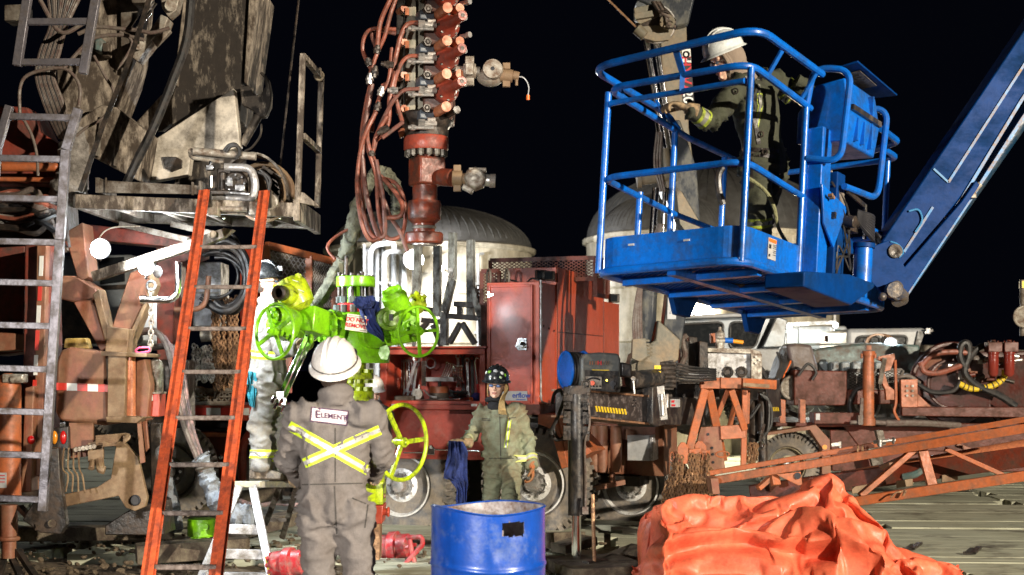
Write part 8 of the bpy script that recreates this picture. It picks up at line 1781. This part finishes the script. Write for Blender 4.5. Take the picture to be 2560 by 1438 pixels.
m = MB(); m.tube([L_(-.075, .02, .0), L_(-.062, .06, -.07), L_(-.02, .085, -.118), L_(.03, .08, -.115), L_(.068, .05, -.06), L_(.075, .02, 0)], .003, 5); t.part('chin_strap', m, blackp)
for (x, y, z, mt, rx, rz) in ((-.06, .11, .068, tapewh, .020, .018), (-.005, .125, .080, white, .022, .024), (.05, .118, .075, lime, .020, .016), (.035, .142, .03, tapewh, .018, .014), (-.045, .135, .03, paint('pale_green_sticker', (.45, .6, .35), .5), .024, .016), (-.09, .085, .05, lime, .012, .018), (.085, .08, .06, tapewh, .013, .02)):
    m = MB(); m.ell(L_(x, y * .86, z + .052), (rx, .010, rz), 12, 6, M); t.part('sticker', m, mt)
for a, b in (((1274, 1050), (1264, 1120)),): tape(t, cv, bvh, a, b, 9)
for a, b, f in (('elL', 'wrL', .72), ('elR', 'wrR', .62)):
    y_m, s_m = ringband(bvh, J[a], J[b], f, .06); t.part('reflective_tape', y_m, paint('dull_yellow_tape', (.50, .52, .16), .7), cv); t.part('silver_stripe', s_m, shi, cv)
m = MB()
for x0, y0, x1, y1 in ((1249, 1022, 1252, 1150), (1204, 1046, 1226, 1048), (1270, 1046, 1290, 1044), (1204, 1050, 1226, 1052), (1222, 1146, 1284, 1146)):
    q = strip(bvh, (x0, y0), (x1, y1), 2, -.5, .5, off=.002); m.add(q.v, q.f)
t.part('seam', m, paint('dark_seam', (.05, .045, .04), .9), cv)
cloth('blue_rag', 'long navy cloth dangling from the walking woman gloved hand', navy, lerp_outline([(1122, 1102, 12.25), (1120, 1130, 12.25), (1112, 1160, 12.25), (1105, 1195, 12.25), (1124, 1200, 12.25), (1140, 1225, 12.25), (1142, 1262, 12.25)], [(1158, 1104, 12.25), (1166, 1130, 12.25), (1168, 1160, 12.25), (1166, 1190, 12.25), (1168, 1210, 12.25), (1164, 1235, 12.25), (1164, 1262, 12.25)]), amp=.03, nv=46)
# --- man in the basket
J = JD(9.45, pel=(1914, 408), chest=(1878, 246, -.05), neck=(1845, 190, -.08), head=(1816, 148, -.12), shL=(1846, 212, -.26), shR=(1930, 196, .14), elL=(1778, 308, -.42), elR=(1978, 232, .22), wrL=(1722, 272, -.50), wrR=(2010, 212, .10), hipL=(1890, 430, -.08), hipR=(1924, 430, .10), knL=(1896, 560, -.12), knR=(1900, 556, .16), anL=(1900, 686, -.05), anR=(1884, 684, .22))
t, cv, bvh, M, L_, bo = person('hooded worker in dark olive coveralls and white hard hat standing in the blue basket', J, 1.0, covolive, paint('grey_white_hard_hat', (.55, .58, .58), .3, dirt=(.25, .25, .24), amt=.25, scale=6, coat=.3), hfw=(-.86, -.38, -.42), hup=(-.35, -.15, 1), hands={'L': ((-.88, -.1, .25), (-.1, 0, -1), 1, leather), 'R': ((.8, .1, -.4), (0, .3, -1), -1, covolive)}, toes={'L': (-.2, -.03, 0), 'R': (-.2, 0, 0)}, amp=.024, seed=31, bulk=1.04, hoff=.062)
hd = MB(); hd.ell(L_(0, -.03, -.01), (.098, .105, .125), 22, 16, M); hd.cyl(L_(0, -.02, -.06), L_(0, -.05, -.2), .10, .11); 
for k in range(2): hd.ring(L_(0, .052 - k * .02, -.02), M @ V((0, 1, -.1)), .078, .014, 26, 8, ry=.098)
t.part('hood', hd, paint('brown_hood_fleece', (.20, .155, .12), .9, bump=.2)); glasses(t, L_, M, paint('clear_blue_lens', (.4, .5, .7), .05))
yhi, shi = paint('soiled_yellow_tape', (.34, .42, .03), .6, dirt=(.12, .14, .03), amt=.4, scale=12), paint('soiled_grey_tape', (.20, .20, .17), .5)
for a, b, f in (('elL', 'wrL', .42), ('shR', 'elR', .8)):
    y_m, s_m = ringband(bvh, J[a], J[b], f, .07); t.part('reflective_tape', y_m, yhi, cv); t.part('silver_stripe', s_m, shi, cv)
y_m, s_m = ringband(bvh, J['knL'], J['anL'], -.02, .06); t.part('reflective_tape', y_m, yhi, cv); t.part('silver_stripe', s_m, shi, cv)
tape(t, cv, bvh, (1894, 178), (1902, 262), 16); tape(t, cv, bvh, (1902, 262), (1890, 320), 12)
hm_ = MB()
for a, b in (((1868, 190), (1898, 360)), ((1905, 185), (1862, 330)), ((1858, 372), (1948, 378)), ((1850, 380), (1940, 392)), ((1875, 390), (1880, 470))):
    q = strip(bvh, a, b, 10, -.5, .5, off=.006); hm_.add(q.v, q.f)
hs = t.part('harness', hm_, blackp)
m = MB()
for x, y in ((1838, 228), (1902, 336), (1912, 380), (1930, 376), (1862, 374)):
    q = proj(bvh, x, y, .015)
    if q: m.ring(q, (.3, 1, 0), .017, .005, 16, 6)
t.part('buckle', m, darkst, hs)
m = MB(); m.tube([P(1856, 438, 9.1), P(1885, 455, 9.1), P(1915, 480, 9.1), P(1935, 520, 9.15), P(1946, 570, 9.2), P(1966, 606, 9.25)], .013, 8, wob=.12); t.part('lanyard', m, paint('olive_rope', (.20, .20, .10), .8, bump=.3, bscale=80), hs)
m = MB(); m.tube([P(1806, 418, 9.0), P(1796, 440, 9.0), P(1798, 480, 9.0), P(1808, 512, 9.0)], .022, 8); t.part('tool_loop', m, blackp, hs)
# --- small figure crouching behind the lime neck
t = Thing('person', 'crouching worker in white hard hat glimpsed right of the lime lower flange', 'person', P(945, 1080, 14.0)); c = P(931, 982, 14.6)
M = headbasis((.35, -.9, -.2), (0, 0, 1)); sk, ey, lp, M, L_ = head(t, c, (.35, -.9, -.2), (0, 0, 1)); J = JD(14.0, pel=(935, 1100), chest=(938, 1030), neck=(938, 1000), head=(938, 968), shL=(975, 1022), shR=(905, 1022), hipL=(950, 1110), hipR=(920, 1110)); torso(sk, J, .8)
bm_ = remeshed(sk, .008, 2)
for v in bm_.vertices: v.co -= t.off
t.part('body', bm_, skinm); m = MB(); torso(m, J, 1.0); me = remeshed(m, .015, 2)
for v in me.vertices: v.co -= t.off
t.part('coveralls', me, covgrey); helmet(t, L_(0, 0, .055), M, whelm); t.part('eyes', ey, ink)
# ================================================================ small clutter on the ground
r = random.Random(44); m = MB()
for k in range(520):
    if k < 330: x, y = r.uniform(-4.6, -1.2), r.uniform(11.2, 14.2)
    else: x, y = r.uniform(-1.6, .9), r.uniform(11.3, 14.0)
    s_ = r.uniform(.010, .034) * (1 if k < 330 else .8); M = Matrix.Rotation(r.uniform(0, 3), 3, 'Z') @ Matrix.Rotation(r.uniform(0, 1), 3, 'X')
    m.ell((x, y, .002 + s_ * .2), (s_ * r.uniform(.8, 1.7), s_, s_ * r.uniform(.5, .8)), 6, 4, M)
solo('gravel', m, paint('muddy_clods', (.15, .11, .07), .9, dirt=(.05, .035, .02), amt=.4, scale=9, bump=.3), None, None, kind='stuff', sharp=20)
t = Thing('ground_hose', 'pink dusty hose lying on the ground behind the stepladder legs', 'hose', P(690, 1270, 13.6)); m = MB(); m.tube([P(600, 1252, 13.8), P(640, 1264, 13.7), P(690, 1258, 13.9), P(740, 1262, 13.8), P(800, 1250, 14)], .022, 8); t.part('hose_body', m, paint('pinkish_hose', (.38, .22, .20), .5))
for (a, b, lab) in (((1395, 1372), (1475, 1350), 'thick pale plank end lying left of the black jack foot'), ((1515, 1405), (1600, 1372), 'short thick plank lying right of the sledge hammer head')):
    timber(P(*a, 12.3) , P(*b, 12.5), .22, .08, lab)
for (x, y, Y, lab) in ((2290, 1340, 13.2, 'dark gap cleat on the mats above the tarp tail'), (2440, 1345, 12.9, 'dark gap cleat on the mats at the far right')):
    m = MB()
    c = P(x, y, Y); c.z = .012
    m.bar(c - V((.10, .22, 0)), c + V((.10, .22, 0)), .05, .02); m.bar(c - V((.10, .22, 0)), c - V((.18, .20, 0)), .05, .02); solo('mat_cleat', m, darkst, lab, 'cleat', 'dark cleats on the mats')
